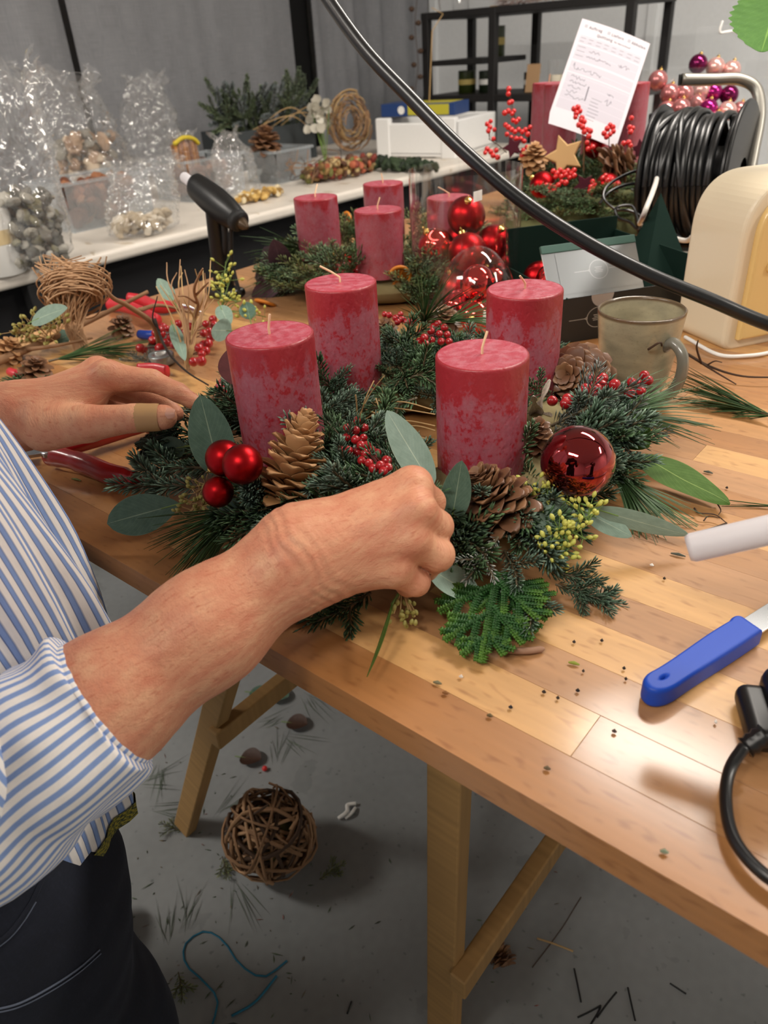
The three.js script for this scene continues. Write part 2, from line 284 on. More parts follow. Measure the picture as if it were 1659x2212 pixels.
// ---------------------------------------------------------------- the work tables
const EDGE = 0.25, PITCH = 0.0395, ROWS = 22, TZ0 = -1.21, TZ1 = 0.78, TH = 0.023;
function workTable(x0, seed, label, fixed) {
  const g = thing('work_table_top', label, 'table top', V(x0, TABLE - TH, 0)), r = rng(seed);
  for (let i = 0; i < ROWS; i++) {
    let cuts = [TZ0], z = TZ0; const fx = fixed[i];
    while (z < TZ1 - 0.2) { z += 0.28 + r() * 0.42; if (z < TZ1 - 0.12) cuts.push(z); }
    cuts.push(TZ1);
    if (fx) { cuts = cuts.filter((c) => Math.abs(c - fx.z) > 0.24 || c === TZ0 || c === TZ1); cuts.push(fx.z); cuts.sort((a, b) => a - b); }
    for (let k = 0; k + 1 < cuts.length; k++) {
      const a = cuts[k], b = cuts[k + 1], len = b - a; let m = Math.floor(r() * 6);
      if (fx && Math.abs(b - fx.z) < 1e-6) m = fx.before; if (fx && Math.abs(a - fx.z) < 1e-6) m = fx.after;
      if (i === 0) m = k % 2 ? 0 : 5; if (i === 1 && m === 2 && !fx) m = 3;
      const gm = boxUV(box(PITCH - 0.00012, TH, len - 0.00012, 0.00025), 1, r() * 3, r() * 3);
      part('stave', gm, STAVE[m], g).position.set((i + 0.5) * PITCH, TH / 2 + (r() - 0.5) * 0.00012, (a + b) / 2);
    }
  }
  return g;
}
workTable(EDGE, 77, 'beech butcher-block work table top carrying the wreath being made', { 1: { z: -0.121, before: 2, after: 3 }, 3: { z: 0.25, before: 2, after: 1 }, 5: { z: 0.2, before: 2, after: 4 }, 2: { z: 0.05, before: 4, after: 3 }, 4: { z: -0.35, before: 1, after: 4 }, 6: { z: 0.1, before: 4, after: 1 }, 8: { z: -0.1, before: 1, after: 2 }, 11: { z: -0.195, before: 3, after: 2 }, 10: { z: 0.1, before: 4, after: 1 } });
workTable(EDGE + ROWS * PITCH + 0.004, 78, 'second beech work table top under the cable reel and far candles', {});
function trestle(x, z, label) {
  const g = thing('trestle', label, 'trestle', V(x, 0, z), 'wooden trestles under the work tables'), top = TABLE - TH;
  const bar = (nm, a, b, w, t) => { const m = part(nm, boxUV(box(t, a.distanceTo(b), w, 0.003)), pine, g); m.position.copy(a).add(b).multiplyScalar(0.5); m.quaternion.setFromUnitVectors(V(0, 1, 0), b.clone().sub(a).normalize()); return m; };
  for (const dx of [0, 0.6]) {
    bar('leg', V(dx, 0.003, 0.004), V(dx + (dx ? -0.015 : 0.015), top - 0.045, 0.014), 0.040, 0.022);
    bar('leg', V(dx - 0.01, 0.004, -0.522), V(dx + (dx ? -0.015 : 0.015), top - 0.045, -0.225), 0.034, 0.022);
  }
  const lo = (nm, y, zz, h = 0.036, t = 0.022) => part(nm, boxUV(box(0.63, h, t, 0.003)), pine, g).position.set(0.3, y, zz);
  lo('stretcher', 0.19, 0.036); lo('stretcher', 0.335, -0.352, 0.03, 0.02); lo('top_beam', top - 0.03, 0.012, 0.058, 0.03); lo('top_beam', top - 0.03, -0.225, 0.058, 0.03);
}
trestle(0.378, -0.292, 'pale wooden folding trestle standing beside the twig ball');
trestle(0.378, 0.66, 'pale wooden folding trestle under the far end of the front table');
trestle(1.30, -0.292, 'pale wooden folding trestle under the rear table');
trestle(1.30, 0.66, 'pale wooden folding trestle under the far end of the rear table');
{ // long white board on black stands along the curtains
  const g = thing('display_board', 'long white painted board along the grey curtains with worn front edge', 'table', V(0, TABLE - 0.03, 0));
  part('board', boxUV(box(3.55, 0.03, 0.98, 0.012), 1), whiteBoard, g).position.set(1.185, 0.015, -1.635 - 0.49);
  part('cloth_skirt', box(3.5, 0.66, 0.012, 0.003), mat({ color: 0x101013, roughness: 0.95 }), g).position.set(1.185, -0.33, -1.70);
  for (const x of [-0.4, 0.42, 0.78, 1.9, 2.9]) part('leg', box(0.035, 0.708, 0.035, 0.004), blackMatte, g).position.set(x, -0.355, -1.66);
  for (const x of [-0.4, 1.2, 2.9]) part('leg', box(0.035, 0.708, 0.035, 0.004), blackMatte, g).position.set(x, -0.355, -2.55);
}
// ---------------------------------------------------------------- greenery builders
const tint = (r, c, s = 0.25) => { const k = 1 + (r() - 0.5) * 2 * s; return [c[0] * k, c[1] * k * (1 + (r() - 0.5) * 0.1), c[2] * k]; };
function firGeo(seed, len, nl, count, col, { flat = 0.5, w = 0.0009, side = true, up = 0.25 } = {}) {
  const r = rng(seed), A = new Acc(), cz = (r() - 0.5) * 0.3, cx = (r() - 0.5) * 0.3;
  const pt = (t) => V(cx * len * t * t, len * t, cz * len * t * t);
  sweep([0, 0.35, 0.7, 1].map(pt), [0.0016, 0.0014, 0.0012, 0.0009], 5, { acc: A, color: [0.10, 0.075, 0.04] });
  const twig = (o, d, L, n) => {
    const q = new THREE.Quaternion().setFromUnitVectors(V(0, 1, 0), d);
    for (let i = 0; i < n; i++) {
      const t = 0.06 + 0.94 * (i + r() * 0.6) / n, an = i * 2.399 + r() * 0.5;
      const l = nl * (0.75 + r() * 0.4) * (t > 0.9 ? 0.75 : 1);
      const lean = 0.75 - 0.35 * t + r() * 0.25;
      const dir = V(Math.cos(an) * lean, 0.55 + 0.5 * t, Math.sin(an) * lean * flat + up * lean).normalize().applyQuaternion(q);
      const b = o.clone().addScaledVector(d, L * t);
      const sd = dir.clone().cross(V(0.3, 0.2, 1)).normalize();
      A.blade(b, dir, sd, l, w * (0.8 + r() * 0.4), tint(r, r() < 0.22 ? [col[0] * 1.9, col[1] * 1.75, col[2] * 1.8] : col, 0.3), 0, 0.78);
    }
  };
  for (let s = 0; s < 4; s++) { const a = pt(s / 4), b = pt((s + 1) / 4); twig(a, b.clone().sub(a).normalize(), a.distanceTo(b), Math.round(count / 4)); }
  if (side) for (const s of [-1, 1]) { const o = pt(0.35 + r() * 0.2), d = V(s * 0.75, 0.7, 0.1).normalize(), L = len * 0.45; sweep([o, o.clone().addScaledVector(d, L)], [0.0011, 0.0008], 4, { acc: A, color: [0.10, 0.075, 0.04] }); twig(o, d, L, Math.round(count * 0.4)); }
  return A.geo();
}
const FIR = [0, 1, 2, 3, 4, 5].map((i) => firGeo(100 + i, 0.056 + 0.005 * (i % 3), 0.0135, 104, [[0.068, 0.122, 0.078], [0.07, 0.135, 0.06], [0.095, 0.155, 0.108], [0.048, 0.098, 0.042], [0.115, 0.175, 0.128], [0.045, 0.09, 0.044]][i], { w: 0.00105, flat: 0.6 }));
const FIR_BIG = [0, 1].map((i) => firGeo(140 + i, 0.052, 0.0165, 170, [[0.075, 0.125, 0.092], [0.06, 0.115, 0.05]][i], { flat: 0.95, side: false, up: 0.05, w: 0.00125 }));
const FIR_FAR = [0, 1, 2].map((i) => firGeo(160 + i, 0.07, 0.017, 44, [[0.07, 0.13, 0.05], [0.105, 0.165, 0.085], [0.12, 0.145, 0.05]][i], { w: 0.0015 }));
// long-needled pine tuft: stem with drooping needles
function pineGeo(seed, len, nl, count, spread, droop, col = [0.05, 0.105, 0.035]) {
  const r = rng(seed), A = new Acc();
  sweep([V(0, 0, 0), V(0, len, 0)], [0.002, 0.0012], 5, { acc: A, color: [0.12, 0.09, 0.05] });
  for (let i = 0; i < count; i++) {
    const t = 0.25 + 0.75 * r(), an = r() * TAU, l = nl * (0.65 + r() * 0.45), s = spread * (0.3 + r() * 0.9), o = V(0, len * t, 0);
    const d = V(Math.cos(an) * s, 1, Math.sin(an) * s).normalize(), dz = V(Math.cos(an + r()) * droop, -droop * 0.3 * r(), -droop * (0.4 + r()));
    const pts = [0, 0.33, 0.66, 1].map((q) => o.clone().addScaledVector(d, l * q).addScaledVector(dz, l * q * q));
    sweep(pts, [0.00065, 0.0006, 0.00055, 0.0002], 3, { acc: A, caps: false, color: tint(r, col, 0.35) });
  }
  return A.geo();
}
// scaly flat frond (thuja): main stem with two orders of side branches, built of small overlapping scales
function thujaGeo(seed, len, col, tip) {
  const r = rng(seed), A = new Acc();
  const scales = (o, d, L, w) => { const n = Math.max(3, Math.round(L / 0.0017)); const sd = V(-d.y, d.x, 0); for (let i = 0; i < n; i++) { const t = i / n, b = o.clone().addScaledVector(d, L * t), c = mix3(col, tip, Math.max(0, t * 1.3 - 0.55)); for (const s of [-1, 1]) A.blade(b.clone().add(V(0, 0, (r() - 0.5) * 0.0006)), d.clone().addScaledVector(sd, s * 0.5).add(V(0, 0, 0.3)).normalize(), sd, 0.0034, w * 1.5, tint(r, c, 0.2), 0, 0.62); A.blade(b.clone().add(V(0, 0, 0.0007)), d.clone().add(V(0, 0, 0.3)).normalize(), sd, 0.0042, w * 0.9, tint(r, c, 0.2)); } };
  const D0 = V(0, 1, 0); scales(V(0, 0, 0), D0, len, 0.0019);
  const rotd = (d, an) => V(d.x * Math.cos(an) - d.y * Math.sin(an), d.x * Math.sin(an) + d.y * Math.cos(an), 0);
  const frond = (o, d, L, side) => { scales(o, d, L, 0.0018); const n = Math.max(2, Math.round(L / 0.0085)); for (let j = 0; j < n; j++) { const q = 0.22 + 0.7 * j / n, l = L * 0.42 * (1.1 - q) + 0.004; for (const k of [-1, 1]) if (k === side || j % 2 === 0) scales(o.clone().addScaledVector(d, L * (q + (k > 0 ? 0.06 : 0))), rotd(d, k * 0.75), l * (0.8 + r() * 0.4), 0.0016); } };
  for (const [t, L, s, an] of [[0.1, 0.58, 1, 0.85], [0.16, 0.6, -1, 0.9], [0.4, 0.48, 1, 0.75], [0.48, 0.5, -1, 0.8], [0.68, 0.28, 1, 0.7], [0.74, 0.28, -1, 0.7]]) frond(D0.clone().multiplyScalar(len * t), rotd(D0, s * an), len * L, s);
  return A.geo();
}
function put(name, geo, m, parent, pos, dir, up, s = 1) { const o = part(name, geo, m, parent); o.position.copy(pos); aim(o, dir, up); o.scale.setScalar(s); return o; }
const UPV = V(0, 1, 0);

// ---- cones: core with overlapping woody scales on a spiral
function scaleGeo(len, w, th, tipBend) { return leafG(len, (t) => w * (0.35 + 0.65 * Math.pow(Math.sin(Math.PI * Math.min(1, 0.12 + t * 0.78)), 0.7)) * (t > 0.9 ? 0.72 : 1), { th, nl: 5, nw: 2, bendZ: tipBend, cup: 0.35 }); }
const SCALES = [scaleGeo(1, 0.42, 0.16, -0.25), scaleGeo(1, 0.46, 0.14, -0.12), scaleGeo(1, 0.38, 0.18, -0.35)];
function pineCone(label, centre, axis, len, rad, mats, { rows = 60, open = 0.75, seed = 1, sl = 0.9, taper = 0.5, group, merged = false, name = 'pine_cone' } = {}) {
  const g = thing(name, label, 'pine cone', centre, group); aim(g, axis, V(0.2, 1, 0.1)); const r = rng(seed);
  const prof = (t) => rad * Math.pow(Math.sin(Math.PI * clamp(0.1 + 0.86 * Math.pow(t, taper), 0, 1)), 0.75);
  part('core', lathe([[0.0005, 0], ...[0.05, 0.2, 0.4, 0.6, 0.8, 0.95].map((t) => [prof(t) * 0.45, t * len]), [0.0005, len]], 10), mats[2], g).position.y = -len / 2;
  const geos = [];
  for (let i = 0; i < rows; i++) {
    const t = (i + 0.5) / rows, an = i * 2.39996, pr = prof(t), L = (pr * sl + rad * 0.25) * (0.9 + r() * 0.2);
    const lift = lerp(0.15, 1.35, t) - (open - 0.5) * 0.8;
    const dir = V(Math.cos(an) * Math.cos(lift), Math.sin(lift), Math.sin(an) * Math.cos(lift));
    const pos = V(Math.cos(an) * pr * 0.32, t * len - len / 2, Math.sin(an) * pr * 0.32);
    const m = new THREE.Mesh(SCALES[i % 3], mats[i % 3]); m.position.copy(pos); aim(m, dir, V(0, 1, 0)); m.scale.setScalar(L);
    if (merged) { m.updateMatrix(); geos.push(SCALES[i % 3].clone().applyMatrix4(m.matrix)); } else { m.name = 'cone_scale'; m.castShadow = m.receiveShadow = true; g.add(m); }
  }
  if (merged) part('cone_scales', join(geos), mats[0], g);
  return g;
}
// ---- baubles
const ballG = new THREE.SphereGeometry(1, 48, 32), ballLow = new THREE.SphereGeometry(1, 24, 16);
function bauble(label, centre, r, m, { cap = V(0, 1, 0), group, capM = goldM, low } = {}) {
  const g = thing('bauble', label, 'bauble', centre, group); aim(g, cap, V(0.3, 0.1, 1));
  part('ball', low ? ballLow : ballG, m, g).scale.setScalar(r);
  part('cap', lathe([[0.0001, r * 1.16], [r * 0.16, r * 1.15], [r * 0.19, r * 1.1], [r * 0.21, r * 0.95]], 16), capM, g);
  const t = part('loop', new THREE.TorusGeometry(r * 0.1, r * 0.018, 6, 14), capM, g); t.position.y = r * 1.24;
  return g;
}
// ---- berries on a branching stem: list of world points
const berryG = (() => { const g = new THREE.SphereGeometry(1, 14, 10); const p = g.attributes.position; for (let i = 0; i < p.count; i++) { const y = p.getY(i); if (y > 0.93) p.setY(i, y - (y - 0.93) * 2.2); } g.computeVertexNormals(); return g; })();
function berrySprig(label, root, pts, r, { m = berryM, group, seed = 5, stem = stemRed, name = 'berry_sprig' } = {}) {
  const g = thing(name, label, 'berries', root, group), q = rng(seed);
  const tipAll = pts.reduce((a, b) => a.add(b), V(0, 0, 0)).multiplyScalar(1 / pts.length).sub(root);
  part('stem', sweep(curve([V(0, 0, 0), tipAll.clone().multiplyScalar(0.5).add(V(0, 0.002, 0)), tipAll.clone().multiplyScalar(1.15)], 8), 0.0009, 5), stem, g);
  const A = new Acc();
  for (const p of pts) { const l = p.clone().sub(root), near = tipAll.clone().multiplyScalar(clamp(l.dot(tipAll) / tipAll.lengthSq() - 0.12, 0, 1.1)); sweep([near, near.clone().lerp(l, 0.5).add(V(0, 0.001, 0)), l], 0.0005, 4, { acc: A }); }
  part('stalks', A.geo(), stem, g);
  for (const p of pts) { const b = part('berry', berryG, m, g); b.position.copy(p).sub(root); b.scale.setScalar(r * (0.88 + q() * 0.24)); b.rotation.set(q() * 6, q() * 6, q() * 6); }
  return g;
}
const cluster = (px, py, rx, ry, n, y, seed, dy = 0.008) => { const q = rng(seed), o = []; for (let i = 0; i < n; i++) { const a = i * 2.4, k = Math.sqrt((i + 0.5) / n); o.push(P(px + Math.cos(a) * rx * k, py + Math.sin(a) * ry * k, y + (q() - 0.5) * dy)); } return o; };
// ---- eucalyptus pods: forked stems with small pointed pods
const podG = lathe([[0.0001, 0], [0.5, 0.35], [0.95, 1.2], [1, 1.9], [0.75, 2.6], [0.3, 3.1], [0.0001, 3.3]], 8);
function pods(label, root, ends, { m = seedM, r = 0.0016, per = 8, seed = 3, group, spread = 0.011 } = {}) {
  const g = thing('eucalyptus_seed_sprig', label, 'seed sprig', root, group), q = rng(seed), A = new Acc(), all = [];
  for (const e of ends) {
    const l = e.clone().sub(root); sweep([V(0, 0, 0), l.clone().multiplyScalar(0.5).add(V(0, 0.003, 0)), l], [0.0009, 0.0008, 0.0007], 5, { acc: A });
    for (let i = 0; i < per; i++) {
      const d = V(q() - 0.5, q() * 0.7 - 0.15, q() - 0.5).normalize(), s = l.clone().multiplyScalar(0.6 + 0.42 * (i / per)), L = spread * (0.5 + q() * 0.6), tip = s.clone().addScaledVector(d, L);
      sweep([s, tip], 0.0004, 4, { acc: A, caps: false }); all.push([tip, d]);
    }
  }
  part('stems', A.geo(), m === seedM ? greenStem : strawM, g);
  for (const [t, d] of all) { const p = part('seed_pod', podG, m, g); p.position.copy(t); aim(p, d); p.scale.setScalar(r * (0.85 + q() * 0.35)); }
  return g;
}
function leafBetween(name, label, base, tip, face, half, m, o = {}, group) { // one leaf from base to tip, showing its upper side towards face
  const L = base.distanceTo(tip), g = thing(name, label, 'leaf', base, group), d = tip.clone().sub(base);
  aim(g, d, face);
  part('leaf_blade', leafG(L, ovate(half, o.p ?? 0.45), { th: 0.0007, nl: 18, nw: 6, ...o }), m, g);
  part('leaf_stalk', sweep([V(0, -(o.stalk ?? 0.012), -0.001), V(0, 0, 0), V(0, L * 0.25, 0.0002)], [0.0009, 0.0009, 0.0005], 5), greenStem, g);
  return g;
}
const toEye = (p) => EYE.clone().sub(p).normalize();

// ---------------------------------------------------------------- candles
const frostTex = (seed, more = 0) => tex(512, 384, (u, v) => { // v: 0 base, 1 rim; bare red wax on top, whitish bloom with streaks below
  const a = u * TAU, x = Math.cos(a) * 2.2, z = Math.sin(a) * 2.2;
  const n = fbm(x * 2 + seed, v * 9, z * 2, 5) * 1.1 + 0.9 * fbm(x * 7, v * 34 + seed, z * 7, 4);
  const cover = sstep(0.95 + more * 0.06, 0.68 + more * 0.16, v + ns(x * 1.4, seed, z * 1.4) * 0.16);
  let f = sstep(-0.12, 0.16, n + (cover - 0.7) * 0.9 + more * 0.25) * cover;
  f = Math.max(f, cover * (ns(x * 9, v * 44 + seed, z * 9) > 0.3 ? 0.6 : 0));
  
  const red = [154, 34, 45], fr = mix3([156, 72, 86], [158, 100, 112], clamp(0.5 + n));
  const c = mix3(red, fr, f * 0.82), g = ns(x * 30, v * 90, z * 30) * 6; return [c[0] + g, c[1] + g, c[2] + g];
});
const waxBump = grey(256, 192, (u, v) => { const a = u * TAU, x = Math.cos(a) * 3, z = Math.sin(a) * 3; return 0.5 + fbm(x * 4, v * 16, z * 4, 4) * 0.7 - (ns(x * 5, v * 22, z * 5) > 0.45 ? 0.3 : 0); });
const waxSide = [[1.3, 0], [7.7, 0], [12.2, 1]].map(([s, m]) => phys({ map: frostTex(s, m), bumpMap: waxBump, bumpScale: 0.0006, roughness: 0.42, clearcoat: 0.2, clearcoatRoughness: 0.35 }));
const waxTop = phys({ map: tex(256, 256, (u, v) => { const n = fbm(u * 9 + ns(u * 5, v * 5) * 1.2, v * 9, 4) + 0.3 * ns(u * 50, v * 50); const c = mix3([176, 62, 78], [192, 108, 120], clamp(0.5 + n * 1.8)); return c; }), bumpMap: grey(128, 128, (u, v) => 0.5 + fbm(u * 10, v * 10, 4) * 0.8), bumpScale: 0.0008, roughness: 0.36, clearcoat: 0.25, clearcoatRoughness: 0.3 });
const wickM = mat({ color: 0xe3c09a, roughness: 0.8 });
function candleGeo(r, h) {
  const prof = []; for (let j = 0; j <= 14; j++) prof.push([r * (1 + 0.004 * ns(j * 0.9, 3)), h * j / 14 * 0.975]);
  prof.push([r * 0.995, h * 0.99], [r * 0.975, h * 0.998], [r * 0.95, h]);
  const g = lathe(prof, 56), uv = g.attributes.uv, p = g.attributes.position; for (let i = 0; i < p.count; i++) uv.setY(i, p.getY(i) / h); return g;
}
function candle(label, base, r, h, turn, group, wickLean = 0.15, frosted = false) {
  const g = thing('pillar_candle', label, 'candle', base, group); g.rotation.y = turn;
  part('wax_body', candleGeo(r, h), waxSide[frosted ? 2 : Math.abs(Math.round(turn * 7)) % 2], g);
  const top = new THREE.CircleGeometry(r * 0.955, 40); top.rotateX(-Math.PI / 2); part('wax_top', top, waxTop, g).position.y = h - 0.0001;
  part('wick', sweep([V(0, h - 0.001, 0), V(0.0003, h + 0.005, 0), V(wickLean * 0.01, h + 0.011, 0.001), V(wickLean * 0.022, h + 0.017, 0.002)], 0.0011, 7), wickM, g);
  return g;
}
// ---------------------------------------------------------------- the wreath being made
const CANDLE_R = 0.0375;
const TOPS = [[1041.5, 764, 0.601, 0.2], [582, 721, 0.636, 1.1], [735, 609, 0.781, 2.3], [1134, 623, 0.740, 3.5]].map(([x, y, d, t]) => [D(x, y, d), t]);
const CW = ['rose red frosted pillar candle right behind the glossy brown cone', 'rose red frosted pillar candle on the wreath, beside the long tan cone', 'rose red frosted pillar candle on the near wreath, towards the other wreath', 'rose red frosted pillar candle on the wreath, beside the stoneware mug'];
TOPS.forEach(([p, t], i) => candle(CW[i], p.clone().setY(p.y - 0.112), CANDLE_R, 0.112, t, 'candles on the near wreath', [0.25, -0.1, 0.9, 0.9][i]));
const WC = V(0.534, TABLE, -0.427), WR = 0.130;
function wreath(label, centre, radius, tube, n, geos, seed, cands, { sMin = 0.75, sMax = 1.25, avoid = [] } = {}) {
  const g = thing('wreath', label, 'wreath', centre), r = rng(seed);
  const core = new THREE.TorusGeometry(radius, tube, 14, 60); core.rotateX(Math.PI / 2); core.scale(1, 0.62, 1);
  { const p = core.attributes.position; for (let i = 0; i < p.count; i++) { const k = 1 + 0.08 * ns(p.getX(i) * 60, p.getY(i) * 60, p.getZ(i) * 60); p.setY(i, p.getY(i) * k); } core.computeVertexNormals(); }
  part('wreath_base', core, mat({ color: new THREE.Color().setRGB(0.24, 0.195, 0.09), roughness: 0.95 }), g).position.y = tube * 0.62 + 0.001;
  let made = 0, tries = 0;
  while (made < n && tries++ < n * 6) {
    const th = made / n * TAU * 7 + r() * 0.8, ph = lerp(-0.35, 3.0, r()), rad = V(Math.cos(th), 0, Math.sin(th)), tan = V(-Math.sin(th), 0, Math.cos(th));
    const off = Math.cos(ph), upn = Math.max(0.05, Math.sin(ph));
    const pos = rad.clone().multiplyScalar(radius + off * tube * 0.85); pos.y = tube * 0.62 + upn * tube * 0.5;
    const dir = rad.clone().multiplyScalar(off * 1.0 + (r() - 0.35) * 0.4).addScaledVector(tan, (r() - 0.4) * 1.5).add(V(0, 0.12 + upn * 0.35 + r() * 0.15, 0)).normalize();
    const tip = pos.clone().addScaledVector(dir, 0.06);
    let bad = false; for (const c of cands) for (const q of [pos, tip, pos.clone().lerp(tip, 0.5)]) if (Math.hypot(q.x + centre.x - c.x, q.z + centre.z - c.z) < CANDLE_R + 0.006) bad = true;
    for (const [a, rad2] of avoid) if (tip.clone().add(centre).distanceTo(a) < rad2 || pos.clone().lerp(tip, 0.6).add(centre).distanceTo(a) < rad2) bad = true;
    if (bad) continue;
    if (off < -0.4 && r() < 0.35) continue;
    const s = rr(sMin, sMax, r) * (off < -0.2 ? 0.8 : 1);
    put('fir_sprig', geos[Math.floor(r() * geos.length)], needleM, g, pos, dir, rad.clone().multiplyScalar(off).add(V(0, 1, 0)), s); made++;
  }
  return g;
}
const BIG = D(1248, 998, 0.6), BIGR = 0.0295;
const M1 = P(484, 990, 0.824), M2 = P(524, 1003, 0.828), M3 = P(471, 1063, 0.803);
const wr1 = wreath('thick green fir wreath with four red candles in the making', WC, WR, 0.040, 235, FIR, 31, TOPS.map((t) => t[0]), { avoid: [[BIG, 0.036], [M1, 0.026], [M2, 0.026], [M3, 0.024], ...[[785, 965], [935, 722], [865, 688], [1290, 832], [1372, 830], [1205, 866], [632, 960], [632, 1020], [1072, 1078], [1245, 810], [1160, 945], [1160, 860], [985, 1060], [1190, 1120], [1150, 1075], [1225, 1180], [437, 900], [437, 980], [870, 930], [900, 985], [920, 1030], [1165, 1190], [1060, 1300], [860, 900]].map(([x, y]) => [P(x, y, 0.822), y < 880 ? 0.032 : 0.023]), [P(1225, 850, 0.82), 0.025], [P(960, 735, 0.82), 0.028]] });
const onW = (p) => p.clone().sub(WC);
// sprigs that stand out singly in the photograph
const FS = (px, py, y, qx, qy, y2, gi = 0, s = 1, big = false) => { const a = P(px, py, y), b = P(qx, qy, y2), d = b.clone().sub(a); put('fir_sprig', big ? FIR_BIG[gi % 2] : FIR[gi % 6], needleM, wr1, onW(a), d, toEye(a), s); };
FS(575, 1072, 0.78, 548, 1052, 0.812, 0, 0.85, true); FS(560, 1085, 0.78, 545, 1075, 0.805, 0, 0.7, true); FS(720, 1000, 0.80, 660, 960, 0.82, 4, 0.9); FS(770, 1010, 0.79, 690, 1030, 0.80, 0, 0.8, true);
FS(1130, 1130, 0.775, 1170, 1200, 0.775, 4, 1, true); FS(1090, 1190, 0.765, 1130, 1250, 0.765, 4, 0.8); FS(1180, 1230, 0.76, 1250, 1250, 0.758, 0, 0.7); FS(1080, 1150, 0.775, 1000, 1190, 0.77, 2, 1); FS(1140, 1270, 0.755, 1160, 1340, 0.752, 4, 0.75); FS(1200, 1262, 0.752, 1270, 1290, 0.75, 0, 0.6);
FS(980, 1160, 0.775, 1010, 1220, 0.77, 1, 0.8, true); FS(430, 1050, 0.77, 350, 1050, 0.775, 2, 1.1); FS(440, 1010, 0.78, 370, 1010, 0.785, 0, 1); FS(760, 1290, 0.752, 700, 1305, 0.75, 5, 1); FS(800, 1280, 0.75, 760, 1310, 0.75, 3, 0.9);
FS(890, 740, 0.80, 860, 780, 0.815, 2, 1.1); FS(850, 830, 0.79, 920, 800, 0.81, 1, 1.1); FS(860, 790, 0.80, 910, 850, 0.805, 3, 1); FS(740, 850, 0.79, 700, 830, 0.805, 3, 1); FS(900, 860, 0.79, 850, 880, 0.79, 3, 1); FS(1010, 720, 0.80, 980, 740, 0.80, 1, 0.9);
FS(1190, 860, 0.79, 1150, 840, 0.81, 1, 0.8); FS(1150, 1040, 0.775, 1120, 990, 0.80, 1, 1); FS(810, 940, 0.79, 830, 900, 0.80, 1, 0.8, true);
// silvery grey cypress twigs
const GREY = firGeo(190, 0.085, 0.013, 90, [0.13, 0.165, 0.15], { flat: 0.4, w: 0.0008 }), SILVER = firGeo(191, 0.05, 0.008, 60, [0.32, 0.34, 0.31], { flat: 0.8, w: 0.0007, up: 0 });
for (const [a, b] of [[[1200, 930, 0.80], [1330, 870, 0.80]], [[1190, 950, 0.80], [1300, 900, 0.795]], [[1210, 900, 0.805], [1310, 850, 0.80]], [[1250, 930, 0.79], [1340, 930, 0.785]], [[1190, 920, 0.80], [1270, 880, 0.815]]]) put('grey_sprig', GREY, needleM, wr1, onW(P(...a)), P(...b).sub(P(...a)), toEye(P(...a)), 1);
put('silver_sprig', SILVER, needleM, wr1, onW(P(1075, 1160, 0.782)), P(1035, 1225, 0.775).sub(P(1075, 1160, 0.782)), toEye(P(1060, 1190, 0.78)), 0.9);
put('silver_sprig', SILVER, needleM, wr1, onW(P(700, 1020, 0.80)), P(790, 990, 0.805).sub(P(700, 1020, 0.80)), toEye(P(740, 1000, 0.8)), 0.9);
// long pine needles tucked into the wreath
const PN = (seed, a, b, nl, n, spread, droop, s = 1) => { const p = P(...a), q = P(...b); put('pine_tuft', pineGeo(seed, p.distanceTo(q), nl, n, spread, droop), needleM, wr1, onW(p), q.clone().sub(p), UPV, s); };
PN(201, [1290, 905, 0.79], [1345, 895, 0.79], 0.085, 110, 0.42, 0.12); PN(202, [1310, 1000, 0.775], [1345, 1040, 0.765], 0.085, 100, 0.40, 0.10); PN(206, [1240, 870, 0.795], [1320, 850, 0.79], 0.08, 60, 0.3, 0.1);
PN(203, [560, 1085, 0.775], [520, 1105, 0.772], 0.085, 120, 0.40, 0.16); PN(204, [915, 705, 0.80], [918, 690, 0.812], 0.085, 70, 0.55, 0.1); PN(205, [950, 700, 0.80], [980, 690, 0.805], 0.075, 36, 0.4, 0.12);
// green scaly fronds
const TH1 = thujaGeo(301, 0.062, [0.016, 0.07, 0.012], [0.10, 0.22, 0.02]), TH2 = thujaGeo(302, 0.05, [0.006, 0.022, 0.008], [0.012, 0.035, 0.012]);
{ const a = P(1075, 1235, 0.768), b = P(1040, 1430, 0.745); put('thuja_frond', TH1, needleM, wr1, onW(a), b.clone().sub(a), UPV, a.distanceTo(b) / 0.062); }
{ const a = P(1090, 1235, 0.765), b = P(1130, 1385, 0.746); put('thuja_frond', TH1, needleM, wr1, onW(a), b.clone().sub(a), UPV, 0.95); }
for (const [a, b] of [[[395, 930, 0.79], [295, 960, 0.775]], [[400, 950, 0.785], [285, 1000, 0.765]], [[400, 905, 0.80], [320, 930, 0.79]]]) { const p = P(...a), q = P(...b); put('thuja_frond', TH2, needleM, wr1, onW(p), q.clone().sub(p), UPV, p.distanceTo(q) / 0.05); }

// decorations
bauble('large glossy dark red bauble on the wreath, front of the fanned pine needles', BIG, BIGR, redGloss, { cap: V(0.5, -0.3, -0.8) });
bauble('satin red bauble against the big upright grey-green leaf', M1, 0.0152, redMatte, { cap: V(-0.5, -0.6, -0.6) });
bauble('satin red bauble in the middle of the trio below the left candle', M2, 0.0160, redMatte, { cap: V(0.4, -0.7, -0.6) });
bauble('satin red bauble lowest of the trio, beside the bushy fir tip', M3, 0.0126, redMatte, { cap: V(-0.3, -0.6, -0.7) });
leafBetween('round_leaf', 'round burgundy leaf standing behind the candle beside the tan cone', D(524, 835, 0.715), D(517, 742, 0.715), toEye(D(520, 790, 0.72)), 0.0215, burgundyLeaf, { cup: 0.1 });
pineCone('long tan spruce cone leaning on the left candle', P(632, 1008, 0.812), P(652, 925, 0.845).sub(P(607, 1090, 0.785)), 0.084, 0.0215, coneTan, { rows: 92, open: 0.34, seed: 11, sl: 0.82, taper: 0.7 });
